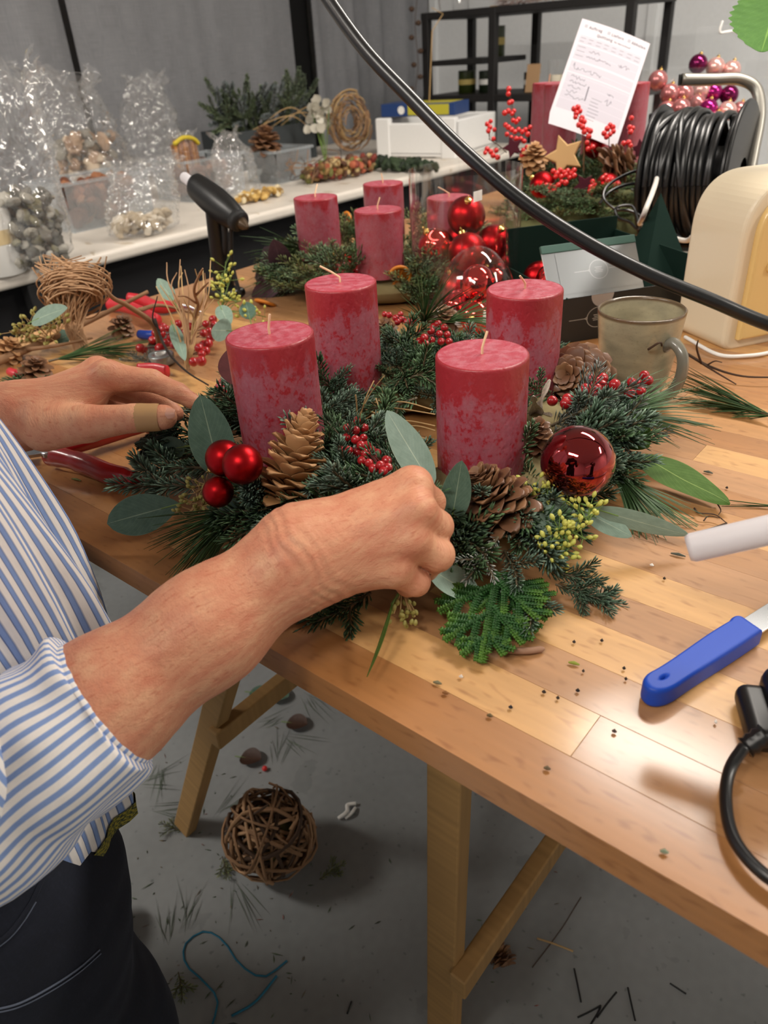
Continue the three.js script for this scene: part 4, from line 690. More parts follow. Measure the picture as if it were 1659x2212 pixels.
{ // jeans and shoes
  const jeansM = phys({ map: tex(512, 512, (u, v) => { const n = fbm(u * 8, v * 8, 2) * 14 + ns(u * 240, v * 240, 5) * 9 + (ns(u * 300, v * 30, 7) > 0.3 ? 6 : 0); return [17 + n * 0.7, 22 + n * 0.7, 36 + n * 0.8]; }, { rep: [3, 3] }), roughness: 0.9, sheen: 0.15, sheenRoughness: 0.6, sheenColor: new THREE.Color(0.25, 0.3, 0.45) });
  const legR = chain([[V(0.03, 0.78, -0.55), 0.105], [V(0.045, 0.52, -0.50), 0.096], [V(0.045, 0.30, -0.485), 0.086], [V(0.03, 0.06, -0.48), 0.075]], 0.06), legL = chain([[V(0.03, 0.78, -0.71), 0.105], [V(0.035, 0.5, -0.74), 0.088], [V(0.035, 0.3, -0.76), 0.074], [V(0.02, 0.06, -0.77), 0.068]], 0.06), hip = chain([[V(0.02, 0.86, -0.60), 0.125], [V(0.02, 0.86, -0.66), 0.125]], 0.05);
  const f = (x, y, z) => { let d = Math.min(smin(legR(x, y, z), hip(x, y, z), 0.07), smin(legL(x, y, z), hip(x, y, z), 0.07)); d += 0.006 * ns(x * 16, y * 9, z * 16) + 0.003 * ns(x * 5 + y * 30, y * 14, z * 12); return Math.max(d, 0.03 - y); };
  const g = sdfMesh(f, V(-0.14, 0.0, -0.90), V(0.20, 1.0, -0.36), 0.009, (x, y, z) => [Math.atan2(z + 0.62, x - 0.03) * 0.12, y]); g.translate(-person.position.x, 0, -person.position.z);
  const j = part('jeans', g, jeansM, person, 'dark blue denim jeans');
  const st = mat({ color: 0x5d6576, roughness: 0.9 }), hit = (px, py, off = 0.0006) => { const d = ray(px, py), l = d.length(); let t = 0.4; for (let i = 0; i < 200 && t < 1.6; i++) { const p = EYE.clone().addScaledVector(d, t), v = f(p.x, p.y, p.z); if (v < off) break; t += Math.max(v - off, 0.0003) / l * 0.8; } return rel(EYE.clone().addScaledVector(d, t)); };
  const seamAt = (pts, r, nm, m) => part(nm, bend(pts.map(([x, y]) => hit(x, y)), r, 40, 5), m, j);
  seamAt([[-30, 2185], [40, 2168], [110, 2132], [170, 2092], [215, 2052]], 0.0009, 'seam', st); seamAt([[-30, 2192], [40, 2176], [112, 2140], [172, 2100], [218, 2060]], 0.0007, 'seam', st);
  seamAt([[-30, 2050], [15, 2020], [45, 1985], [70, 1945], [90, 1900]], 0.0022, 'pocket_edge', jeansM); seamAt([[-20, 2058], [22, 2026], [52, 1990], [78, 1948]], 0.0006, 'seam', st);
  for (const z of [-0.48, -0.77]) { const sh = new THREE.SphereGeometry(1, 24, 16); sh.scale(0.14, 0.05, 0.048); part('shoe', sh, mat({ color: 0x1c1c1e, roughness: 0.5 }), person).position.copy(rel(V(0.075, 0.05, z))); }
}
// the photographer, outside the frame behind the phone: shades the floor and shows dark in the big bauble
{
  const o = V(-0.38, 0, -0.13), g = thing('person', 'person with dark sweater behind the phone, mirrored in the big bauble', 'person', o.clone()), T2 = (x, y, z) => V(x, y, z);
  const mk = (f, lo, hi, h) => sdfMesh(f, lo, hi, h, (x, y, z) => [z, y]);
  const dark = mat({ color: 0x1b1d22, roughness: 0.95 }), den = mat({ color: 0x171b26, roughness: 0.95 });
  const tor = chain([[T2(0, 0.93, 0), 0.13], [T2(0, 1.15, 0), 0.13], [T2(0.01, 1.32, 0), 0.11], [T2(0.02, 1.40, 0), 0.06]], 0.08), sl = [1, -1].map((k) => chain([[T2(0, 1.33, k * 0.1), 0.08], [T2(-0.01, 1.33, k * 0.19), 0.06], [T2(0.03, 1.06, k * 0.24), 0.05], [T2(0.20, 1.05, k * 0.14 + 0.06), 0.042]], 0.04));
  part('sweater', mk((x, y, z) => Math.min(smin(tor(x, y, z), sl[0](x, y, z), 0.05), smin(tor(x, y, z), sl[1](x, y, z), 0.05)), T2(-0.2, 0.76, -0.34), T2(0.3, 1.5, 0.34), 0.015), dark, g);
  const lg = [1, -1].map((k) => chain([[T2(0, 0.88, k * 0.07), 0.105], [T2(0.01, 0.5, k * 0.1), 0.075], [T2(0, 0.05, k * 0.11), 0.055]], 0.05)); part('trousers', mk((x, y, z) => Math.max(smin(lg[0](x, y, z), lg[1](x, y, z), 0.03), 0.02 - y), T2(-0.14, 0, -0.24), T2(0.14, 1.02, 0.24), 0.014), den, g);
  const hd = chain([[T2(0.03, 1.54, 0), 0.088], [T2(0.045, 1.48, 0), 0.062]], 0.06), nk = chain([[T2(0.02, 1.38, 0), 0.048], [T2(0.03, 1.46, 0), 0.05]], 0.03), ns2 = capsule(T2(0.115, 1.535, 0), T2(0.128, 1.505, 0), 0.008, 0.012), hn = [1, -1].map((k) => chain([[T2(0.18, 1.05, k * 0.15 + 0.06), 0.032], [T2(0.27, 1.06, k * 0.1 + 0.09), 0.03], [T2(0.32, 1.075, k * 0.07 + 0.1), 0.02]], 0.02));
  part('body', mk((x, y, z) => Math.min(smin(smin(hd(x, y, z), nk(x, y, z), 0.02), ns2(x, y, z), 0.012), hn[0](x, y, z), hn[1](x, y, z)), T2(-0.08, 0.98, -0.12), T2(0.36, 1.66, 0.26), 0.008), skinM, g);
  const hr = new THREE.SphereGeometry(0.096, 24, 16, 0, TAU, 0, 1.75); part('hair', hr, mat({ color: 0x3a2c22, roughness: 0.9 }), g).position.set(0.018, 1.548, 0);
  for (const k of [1, -1]) { const sh = new THREE.SphereGeometry(1, 20, 14); sh.scale(0.13, 0.045, 0.045); part('shoe', sh, mat({ color: 0x202020, roughness: 0.6 }), g).position.set(0.05, 0.046, k * 0.11); }
}
// the sprig that the right hand is pushing in
{
  const g = thing('eucalyptus_sprig', 'eucalyptus sprig with seeds held in the right hand', 'sprig', D(885, 1215, 0.552));
  const q = (p) => p.sub(g.position);
  part('stem', bend([q(D(880, 1160, 0.575)), q(D(890, 1230, 0.552)), q(D(865, 1275, 0.54)), q(D(846, 1306, 0.534))], 0.0011, 14, 6), greenStem, g);
  const bl = leafG(0.063, (t) => 0.0034 * Math.sin(Math.PI * clamp(0.1 + t * 0.88)), { th: 0.0006, nl: 10, nw: 3, fold: 0.5 }), lf = part('narrow_leaf', bl, eucGreen, g); lf.position.copy(q(D(848, 1298, 0.535))); aim(lf, D(796, 1452, 0.497).sub(D(848, 1298, 0.535)), V(0.9, 0.2, 0.4));
  const rs = rng(77);
  for (let i = 0; i < 24; i++) { const b = D(rr(845, 905, rs), rr(1292, 1350, rs) - 0, 0.532 + rs() * 0.01), d = V(rs() - 0.5, -0.5 - rs(), rs() - 0.5).normalize(), p = part('seed_pod', podG, seedOld, g); p.position.copy(q(b)); aim(p, d); p.scale.setScalar(0.0017); }
  for (let i = 0; i < 7; i++) { const e = D(rr(850, 900, rs), rr(1300, 1345, rs), 0.536); part('stalk', sweep([q(D(868, 1270, 0.54)), q(e)], 0.0005, 4), strawM, g); }
}
// ---------------------------------------------------------------- second wreath
const TOPS2 = [[681, 425, 1.283], [816, 452, 1.172], [827, 395, 1.401], [970, 425, 1.256]].map(([x, y, d]) => D(x, y, d));
['rose red frosted candle on the rear wreath, nearest the glue gun', 'rose red frosted candle on the rear wreath, beside the small golden cone', 'rose red frosted candle on the rear wreath, towards the white foam box', 'rose red frosted candle on the rear wreath, seen through the clear tube'].forEach((l, i) => candle(l, TOPS2[i].clone().setY(TOPS2[i].y - 0.1), CANDLE_R, 0.1, 0.6 + i * 1.7, 'candles on the rear wreath', [0.9, -0.2, 0, -0.9][i], true));
const W2 = V(1.05, TABLE, -0.88);
const wr2 = wreath('green fir wreath with four red candles behind the one being made', W2, 0.125, 0.038, 190, FIR_FAR, 41, TOPS2, { sMin: 0.7, sMax: 1.05 });
const PN2 = (seed, a, b, nl, n, spread, droop) => { const p = P(...a), q = P(...b); put('pine_tuft', pineGeo(seed, p.distanceTo(q), nl, n, spread, droop), needleM, wr2, p.clone().sub(W2), q.clone().sub(p), UPV); };
PN2(211, [690, 540, 0.79], [650, 540, 0.80], 0.11, 90, 0.5, 0.2); PN2(212, [660, 590, 0.78], [630, 600, 0.77], 0.10, 80, 0.5, 0.25);
bauble('glossy red bauble on the rear wreath', P(713, 514, 0.815), 0.0215, redGloss2, { cap: V(0.8, 0.6, -0.2) });
bauble('small satin red bauble above the row of berries on the rear wreath', P(743, 562, 0.795), 0.0145, redMatte, { cap: V(0.3, 0.3, -0.8) });
berrySprig('row of red berries on the rear wreath', P(770, 590, 0.785), [[723, 568], [730, 578], [740, 571], [748, 578], [756, 571], [762, 582], [770, 574], [775, 585], [785, 577], [790, 582], [800, 582], [808, 588], [733, 585], [745, 588], [795, 590]].map(([x, y]) => P(x, y, 0.795)), 0.0058, { seed: 41, m: berryM });
berrySprig('red berries and orange peel glint behind the rear wreath candle', P(745, 500, 0.79), [[735, 480], [745, 487], [750, 478], [742, 495], [752, 492]].map(([x, y]) => P(x, y, 0.80)), 0.0055, { seed: 42 });
pineCone('small golden painted cone on the rear wreath', P(829, 589, 0.790), V(0.1, 1, 0.1), 0.030, 0.0125, [goldM, brassDull, goldM], { rows: 40, open: 0.6, seed: 43 });
const orangeM = phys({ color: new THREE.Color().setRGB(0.62, 0.20, 0.015), roughness: 0.45 });
for (const [x, y, h, rx, l] of [[711, 570, 0.795, 1.2, 'dried orange slice curling by the small bauble'], [864, 597, 0.79, 0.5, 'dried orange slice beside the golden cone'], [748, 478, 0.80, 0.6, 'dried orange slice behind the glossy bauble'], [574, 655, TABLE + 0.004, 1.57, 'dried orange slice lying on bare wood by the glue gun']]) {
  const g = thing('orange_slice', l, 'orange slice', P(x, y, h), 'dried orange slices'); g.rotation.set(rx, x * 0.01, 0);
  part('peel', new THREE.TorusGeometry(0.017, 0.0028, 8, 26, 5.2), orangeM, g); const d = new THREE.CircleGeometry(0.016, 20, 0, 5); part('flesh', d, phys({ color: 0x9a5a10, roughness: 0.5, transmission: 0.3, thickness: 0 }), g);
  for (let k = 0; k < 7; k++) part('segment_wall', box(0.0008, 0.014, 0.0012, 0.0003, 0, 0.008, 0), orangeM, g).rotation.z = -k * 0.7;
}
{ const g = thing('purple_leaf_rosette', 'dark purple leaves spreading at the side of the rear wreath', 'leaves', P(615, 590, 0.78));
  for (const [x, y, h, w] of [[560, 560, 0.79, 0.02], [575, 540, 0.81, 0.018], [600, 545, 0.82, 0.02], [555, 600, 0.765, 0.02], [560, 635, 0.748, 0.018], [590, 615, 0.76, 0.022]]) { const q = P(x, y, h).sub(g.position); put('leaf_blade', leafG(q.length() + 0.02, ovate(w), { th: 0.0008, nl: 12, nw: 4, bendZ: -0.15, cup: 0.15 }), purpleLeaf, g, V(0, 0, 0), q, toEye(g.position)); } }

// ---------------------------------------------------------------- clear tube and dome with red baubles
{
  const c = V(1.03, TABLE, -0.695), g = thing('clear_tube', 'tall clear plastic tube holding red baubles', 'plastic tube', c);
  part('wall', lathe([[0.086, 0.002], [0.086, 0.20], [0.0856, 0.20], [0.0856, 0.002]], 56), clearPlastic, g); part('tube_base', lathe([[0.0001, 0.001], [0.086, 0.001], [0.086, 0.004], [0.0001, 0.004]], 56), clearPlastic, g);
  part('price_tag', box(0.022, 0.014, 0.0006, 0.0002), whiteM, g).position.copy(V(-0.058, 0.172, 0.0605));
  const q = rng(51);
  const pts = []; for (let i = 0; i < 5; i++) pts.push(V(Math.cos(i * 1.2566 + 0.3) * 0.0535, 0.0325, Math.sin(i * 1.2566 + 0.3) * 0.0535)); for (let i = 0; i < 4; i++) pts.push(V(Math.cos(i * 1.571 + 0.9) * 0.046, 0.0855, Math.sin(i * 1.571 + 0.9) * 0.046)); pts.push(V(0.01, 0.128, -0.005));
  pts.forEach((p, i) => bauble(`${i % 3 === 1 ? 'glossy' : 'satin'} red bauble ${i < 5 ? 'at the bottom of' : i < 9 ? 'in the middle layer of' : 'topmost in'} the clear tube`, c.clone().add(p), i < 5 ? 0.0285 : 0.0298, i % 3 === 1 ? redGloss2 : redMatte, { cap: V(q() - 0.5, 0.8, q() - 0.5), group: i < 5 ? 'lower baubles in the clear tube' : 'upper baubles in the clear tube' }));
}
{
  const c = V(0.918, TABLE, -0.600), g = thing('clear_dome', 'clear plastic dome lying over glossy red baubles', 'plastic dome', c);
  const pr = []; for (let i = 0; i <= 22; i++) { const a = i / 22 * Math.PI / 2; pr.push([0.0625 * Math.cos(a) + 0.0001, 0.012 + 0.105 * Math.sin(a)]); } part('dome', lathe([[0.0665, 0.001], [0.067, 0.004], [0.0635, 0.005], ...pr], 56), clearPlastic, g);
  part('rim', new THREE.TorusGeometry(0.0645, 0.0015, 8, 56), clearPlastic, g).rotation.x = Math.PI / 2; g.children[1].position.y = 0.003;
  const pts = [V(-0.028, 0.0265, 0.017), V(0.028, 0.0265, 0.018), V(0.0, 0.0265, -0.032), V(0, 0.066, 0.002)];
  pts.forEach((p, i) => bauble(i < 3 ? 'glossy red bauble on the table under the clear dome' : 'glossy red bauble on top of the others under the clear dome', c.clone().add(p), 0.0256, redGloss2, { cap: V(i - 1.5, 0.3, 0.6), group: i < 3 ? 'baubles under the clear dome' : undefined }));
  const tg = thing('price_label', 'small white string tag under the clear dome', 'label', V(0.872, 0.785, -0.552)); part('tag', leafG(0.018, (t) => 0.005, { th: 0.0006 }), whiteM, tg); aim(tg, V(-0.2, -1, 0), toEye(tg.position)); part('string', sweep([V(0, 0, 0), V(0.002, -0.01, 0)], 0.0004, 4), whiteM, tg);
}
// ---------------------------------------------------------------- gift box, mug, radio
const logoTex = (bg, fg) => { const c = document.createElement('canvas'); c.width = 512; c.height = 256; const x = c.getContext('2d'); x.fillStyle = bg; x.fillRect(0, 0, 512, 256); x.strokeStyle = fg; x.fillStyle = fg; x.lineWidth = 3; x.beginPath(); x.arc(256, 128, 58, 0, TAU); x.stroke(); x.beginPath(); x.moveTo(100, 128); x.lineTo(190, 128); x.stroke(); x.beginPath(); x.arc(194, 128, 5, 0, TAU); x.stroke(); x.beginPath(); x.moveTo(322, 128); x.lineTo(400, 128); x.stroke(); for (const y of [112, 122, 132, 142]) x.fillRect(228 + (y % 3) * 5, y, 56 - (y % 3) * 10, 3); const t = new THREE.CanvasTexture(c); t.colorSpace = THREE.SRGBColorSpace; return t; };
{
  const a = P(1222, 742), b = P(1482, 700), ux = b.clone().sub(a); const w = ux.length(), an = Math.atan2(-ux.z, ux.x);
  const g = thing('gift_box', 'opened black and dark green gift box with silver inner panel', 'box', a.clone().add(b).multiplyScalar(0.5)); g.rotation.y = an;
  const bk = phys({ color: 0x15130f, roughness: 0.45 }), gr = phys({ color: 0x0b231c, roughness: 0.8, specularIntensity: 0.3 }), h1 = 0.062, dep = 0.205;
  const th = 0.0022;
  part('front_panel', box(w, h1, th, 0.0006), bk, g).position.set(0, h1 / 2, -th / 2);
  part('floor_panel', box(w, th, dep, 0.0006), bk, g).position.set(0, th / 2, -dep / 2);
  for (const s of [-1, 1]) part('side_panel', box(th, s < 0 ? 0.06 : 0.095, dep, 0.0006), gr, g).position.set(s * (w / 2 - th), s < 0 ? 0.03 : 0.0475, -dep / 2);
  part('back_panel', box(w, 0.115, th, 0.0006), gr, g).position.set(0, 0.0575, -dep);
  const fp = new THREE.PlaneGeometry(0.14, 0.06); part('logo_print', fp, phys({ map: logoTex('#15130f', '#b9b2a6'), roughness: 0.45 }), g).position.set(-w / 2 + 0.045, 0.031, 0.0006);
  const sv = part('silver_panel', box(0.142, 0.066, 0.0016, 0.0005, 0, 0.033, 0), phys({ color: 0xa9adb0, metalness: 0.85, roughness: 0.28 }), g); sv.position.set(-0.046, h1 - 0.004, -0.010); sv.rotation.x = -0.55;
  part('panel_print', new THREE.PlaneGeometry(0.12, 0.056), phys({ map: logoTex('#a9adb0', '#d8dadb'), metalness: 0.85, roughness: 0.28 }), sv).position.set(0.008, 0.034, 0.0012);
  part('panel_rim', box(0.142, 0.011, 0.005, 0.001, 0, 0.069, 0), mat({ color: 0x37594f, roughness: 0.6 }), sv);
  const tab = new THREE.CircleGeometry(0.017, 24, Math.PI, Math.PI); part('tab', tab, phys({ color: 0xa9adb0, metalness: 0.85, roughness: 0.28 }), g).position.set(-w / 2 + 0.05, h1, 0.001);
  // stiff green lid flap folded up into a peak at the side
  const f1 = D(1385, 645, 1.09), f2 = D(1504, 622, 1.06), f3 = D(1428, 418, 1.11), f4 = D(1362, 535, 1.13);
  g.updateMatrixWorld(); const A = new Acc(), q2 = [f1, f2, f3, f4].map((p) => g.worldToLocal(p.clone())), q = q2, n = q[1].clone().sub(q[0]).cross(q[2].clone().sub(q[0])).normalize().multiplyScalar(0.0015), ids = [];
  for (const s of [1, -1]) ids.push(q2.map((p) => A.v(p.x + n.x * s, p.y + n.y * s, p.z + n.z * s)));
  A.quad(...ids[0]); A.quad(...ids[1].slice().reverse()); for (let i = 0; i < 4; i++) { const j = (i + 1) % 4; A.quad(ids[0][i], ids[1][i], ids[1][j], ids[0][j]); }
  part('lid_flap', A.geo().toNonIndexed(), gr, g).geometry.computeVertexNormals();
  [[-0.062, 0.056, -0.10], [-0.008, 0.052, -0.15], [0.014, 0.05, -0.09], [0.062, 0.056, -0.13], [-0.055, 0.045, -0.165]].forEach((p, i) => { const wp = g.localToWorld(V(...p)); bauble(i ? 'satin red bauble inside the gift box' : 'red sparkling bauble in the corner of the gift box', wp, i ? 0.026 : 0.03, i ? redMatte : redGloss2, { cap: V(0.2, 0.9, 0.1), group: i ? 'baubles in the gift box' : undefined }); });
}
{
  const c = V(0.809, TABLE, -0.312), g = thing('mug', 'grey-green stoneware mug with brown rim', 'mug', c);
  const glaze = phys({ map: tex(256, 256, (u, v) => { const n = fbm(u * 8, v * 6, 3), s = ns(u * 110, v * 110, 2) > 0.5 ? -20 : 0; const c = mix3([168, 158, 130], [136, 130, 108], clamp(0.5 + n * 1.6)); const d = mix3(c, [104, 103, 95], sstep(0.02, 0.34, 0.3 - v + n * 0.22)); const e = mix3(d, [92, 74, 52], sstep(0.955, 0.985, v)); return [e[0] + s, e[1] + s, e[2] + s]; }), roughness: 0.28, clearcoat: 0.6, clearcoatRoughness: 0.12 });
  const H = 0.099, out = [[0.0001, 0.001], [0.027, 0.001], [0.031, 0.003], [0.0345, 0.010], [0.039, 0.03], [0.0425, 0.055], [0.0455, 0.08], [0.0472, H - 0.003], [0.0475, H], [0.046, H + 0.0012], [0.0445, H - 0.001], [0.0425, 0.08], [0.0395, 0.055], [0.035, 0.025], [0.028, 0.010], [0.0001, 0.008]];
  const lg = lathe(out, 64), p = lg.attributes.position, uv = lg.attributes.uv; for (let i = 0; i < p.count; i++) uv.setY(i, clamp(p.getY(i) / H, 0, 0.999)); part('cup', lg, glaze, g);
  const hd = rt.clone().setY(0).normalize().multiplyScalar(0.62).addScaledVector(toEye(c).setY(0).normalize(), 0.8).normalize(), hp = (r, y) => hd.clone().multiplyScalar(r).setY(y);
  part('handle', bend([hp(0.040, 0.067), hp(0.052, 0.075), hp(0.066, 0.066), hp(0.069, 0.045), hp(0.060, 0.022), hp(0.044, 0.009), hp(0.035, 0.011)], 0.0062, 40, 12, { flat: 1 }), glaze, g);
}
{
  const a = P(1565, 761), g = thing('radio', 'cream rounded radio with yellow back seen from behind', 'radio', a.clone()); g.rotation.y = -0.55;
  const cream = phys({ color: 0xdccdb2, roughness: 0.4, clearcoat: 0.2 }), yel = phys({ color: 0xd9b878, roughness: 0.45, clearcoat: 0.15 });
  const sh = new THREE.Shape(), W = 0.26, H = 0.195, r = 0.06; sh.moveTo(0.012, 0); sh.lineTo(W - 0.012, 0); sh.quadraticCurveTo(W, 0, W, 0.012); sh.lineTo(W, H - r); sh.quadraticCurveTo(W, H, W - r, H); sh.lineTo(r, H); sh.quadraticCurveTo(0, H, 0, H - r); sh.lineTo(0, 0.012); sh.quadraticCurveTo(0, 0, 0.012, 0);
  const body = new THREE.ExtrudeGeometry(sh, { depth: 0.085, bevelEnabled: true, bevelSize: 0.006, bevelThickness: 0.006, bevelSegments: 4, curveSegments: 14 }); part('body', body, cream, g).position.set(0.006, 0.004, -0.095);
  const s2 = new THREE.Shape(), i = 0.014; s2.moveTo(i, i); s2.lineTo(W - i, i); s2.lineTo(W - i, H - r); s2.quadraticCurveTo(W - i, H - i, W - r, H - i); s2.lineTo(r, H - i); s2.quadraticCurveTo(i, H - i, i, H - r); s2.lineTo(i, i);
  const back = part('back_panel', new THREE.ExtrudeGeometry(s2, { depth: 0.006, bevelEnabled: true, bevelSize: 0.004, bevelThickness: 0.003, bevelSegments: 3, curveSegments: 14 }), yel, g); back.position.set(0.006, 0.004, -0.004);
  part('moulded_ledge', box(0.2, 0.014, 0.012, 0.005), yel, back).position.set(0.13, 0.10, 0.009);
  part('screw_post', lathe([[0.0001, 0.006], [0.008, 0.005], [0.009, 0], [0.007, -0.004]], 18), whiteM, back).position.set(0.055, 0.14, 0.012); back.children[1].rotation.x = Math.PI / 2;
  part('socket', box(0.03, 0.02, 0.01, 0.003), blackM, back).position.set(0.065, 0.03, 0.008);
  const c2 = single('power_lead', bend([P(1480, 728, 0.745), P(1560, 768, 0.744), P(1620, 768, 0.744), P(1659, 762, 0.744), P(1720, 740, 0.744)], 0.0025, 40, 8), phys({ color: 0xe8e6e2, roughness: 0.4 }), 'thin white power lead on the table under the radio', 'cable');
  single('white_cable_loop', bend([P(1420, 370, 0.83), D(1408, 420, 1.12), D(1392, 460, 1.1), P(1395, 490, 0.79), P(1480, 520, 0.80), P(1500, 510, 0.82), P(1530, 560, 0.745)], 0.004, 50, 8), phys({ color: 0xdedbd4, roughness: 0.4 }), 'thick white cable hanging beside the cable reel', 'cable');
}
// ---------------------------------------------------------------- cable reel
{
  const d = 1.38, A = D(1425, 350, d), B = D(1605, 345, d - 0.075), ax = B.clone().sub(A).normalize(), W = A.distanceTo(B), R0 = 0.118, ctr = A.clone().add(B).multiplyScalar(0.5); ctr.y = TABLE + R0 + 0.012;
  const g = thing('cable_reel', 'black cable reel with grey tubular handle', 'cable reel', ctr.clone()); aim(g, ax, UPV);
  for (const s of [-1, 1]) { part('flange', lathe([[0.03, -0.003], [R0, -0.004], [R0 + 0.003, 0], [R0, 0.004], [0.03, 0.003]], 48), blackM, g).position.y = s * W / 2; }
  part('hub', lathe([[0.05, -W / 2], [0.05, W / 2]], 28), blackM, g);
  part('clip', box(0.02, 0.03, 0.02, 0.004), blackMatte, g).position.set(0, -W / 2 - 0.008, R0 - 0.02); part('clip', box(0.02, 0.03, 0.02, 0.004), blackMatte, g).position.set(0, W / 2 - 0.012, R0 - 0.03);
  const q = rng(61);
  for (let k = 0; k < 19; k++) { const y0 = -W / 2 + 0.012 + (k % 12) * (W - 0.024) / 11, R1 = k < 12 ? 0.098 : 0.107, tl = (q() - 0.5) * (k < 12 ? 0.018 : 0.075), ph = q() * TAU, pts = []; for (let i = 0; i <= 40; i++) { const a = i / 40 * TAU; pts.push(V(Math.cos(a) * R1, clamp(y0 + tl * Math.sin(a + ph), -W / 2 + 0.009, W / 2 - 0.009), Math.sin(a) * (R1 + 0.002 * Math.sin(3 * a + k)))); } part('cable_turn', sweep(pts, 0.0056, 7, { caps: false }), rubberM, g); }
  const hm = mat({ color: 0x9d9a92, metalness: 0.85, roughness: 0.38 });
  const loc = (p) => { g.updateMatrixWorld(); return g.worldToLocal(p); };
  part('handle', bend([loc(D(1472, 172, 1.33)), loc(D(1540, 172, 1.33)), loc(D(1600, 172, 1.33)), loc(D(1632, 190, 1.33)), loc(D(1642, 240, 1.33)), loc(D(1628, 330, 1.335)), loc(D(1610, 420, 1.34)), loc(D(1600, 500, 1.34))], 0.0098, 60, 14), hm, g);
  part('handle_plug', box(0.018, 0.004, 0.018, 0.002), blackM, g).position.copy(loc(D(1470, 172, 1.33)));
  for (const s of [-1, 1]) part('foot', box(0.03, W + 0.03, 0.02, 0.004), hm, g).position.set(s * 0.07, 0, -R0 - 0.002);
}
{ // thin black leads tangled before the reel
  const g = thing('thin_lead', 'tangled thin black lead with plugs beside the gift box', 'cable', P(1400, 470));
  const L = (pts) => bend(pts.map(([x, y, d]) => D(x, y, d).sub(g.position)), 0.0026, 60, 7);
  part('lead', L([[1405, 360, 1.36], [1350, 378, 1.35], [1310, 405, 1.33], [1305, 430, 1.32], [1330, 452, 1.32], [1360, 455, 1.31], [1385, 470, 1.31], [1378, 495, 1.31], [1360, 480, 1.31], [1335, 470, 1.31], [1330, 450, 1.31], [1365, 445, 1.31], [1382, 490, 1.30]]), rubberM, g);
  part('lead', L([[1408, 395, 1.36], [1350, 400, 1.35], [1310, 420, 1.34], [1295, 440, 1.34]]), rubberM, g);
  for (const [x, y] of [[1405, 362], [1405, 395]]) { const p = part('plug', lathe([[0.0001, -0.02], [0.006, -0.018], [0.009, 0.0], [0.011, 0.015], [0.0001, 0.016]], 12), rubberM, g); p.position.copy(D(x + 6, y, 1.36).sub(g.position)); aim(p, rt); }
}
// ---------------------------------------------------------------- far arrangement with order slip
const FA = V(1.66, TABLE, -0.80);
{
  const g = thing('wreath', 'bushy arrangement of fir, moss and stars below the order slip', 'arrangement', FA), r = rng(71);
  const core = new THREE.SphereGeometry(1, 28, 16, 0, TAU, 0, Math.PI / 2); core.scale(0.175, 0.075, 0.175); part('moss_base', core, mat({ color: new THREE.Color().setRGB(0.19, 0.20, 0.085), roughness: 1 }), g).position.y = 0.001;
  for (let i = 0; i < 190; i++) { const th = r() * TAU, k = Math.sqrt(r()), h = 0.085 * Math.sqrt(Math.max(0, 1 - k * k)); const pos = V(Math.cos(th) * 0.16 * k, h + 0.004, Math.sin(th) * 0.16 * k), dir = V(Math.cos(th) * (0.4 + k), 0.5 - 0.5 * k + r() * 0.3, Math.sin(th) * (0.4 + k)).add(V(r() - 0.5, 0, r() - 0.5)).normalize(); put('fir_sprig', FIR_FAR[i % 3], needleM, g, pos, dir, UPV, rr(0.7, 1.1, r)); }
  for (let i = 0; i < 44; i++) { const p = D(1150 + r() * 255, 405 + r() * 70, 1.44 + r() * 0.05); if (p.y < TABLE + 0.012) p.y = TABLE + 0.012; put('fir_sprig', FIR_FAR[(i * 2) % 3], needleM, g, p.clone().sub(FA), toEye(FA).setY(0).addScaledVector(rt, (r() - 0.5) * 2.4).add(V(0, r() * 0.5 - 0.15, 0)), UPV, rr(0.6, 0.95, r)); }
  for (let k = 0; k < 3; k++) { const p = pineGeo(221 + k, 0.04, 0.1, 60, 0.5, 0.2), a = P(1200 + k * 90, 430, 0.77).sub(FA); put('pine_tuft', p, needleM, g, a, V(a.x, 0.0, a.z).add(toEye(FA).setY(0).multiplyScalar(0.3)).normalize(), UPV); }
}
[[1186, 178, 1.74, 'tall rose red candle behind the order slip, rear of the pair'], [1214, 180, 1.64, 'tall rose red candle behind the order slip, front of the pair'], [1366, 178, 1.62, 'tall rose red candle behind the slip, beside the pink baubles'], [1300, 178, 1.74, 'tall rose red candle hidden for the most part behind the order slip']].forEach(([x, y, d, l], i) => { const p = D(x, y, d); candle(l, p.clone().setY(0.815), CANDLE_R, p.y - 0.815, i * 1.3 + 0.4, 'tall candles in the far arrangement', -0.2, true); });
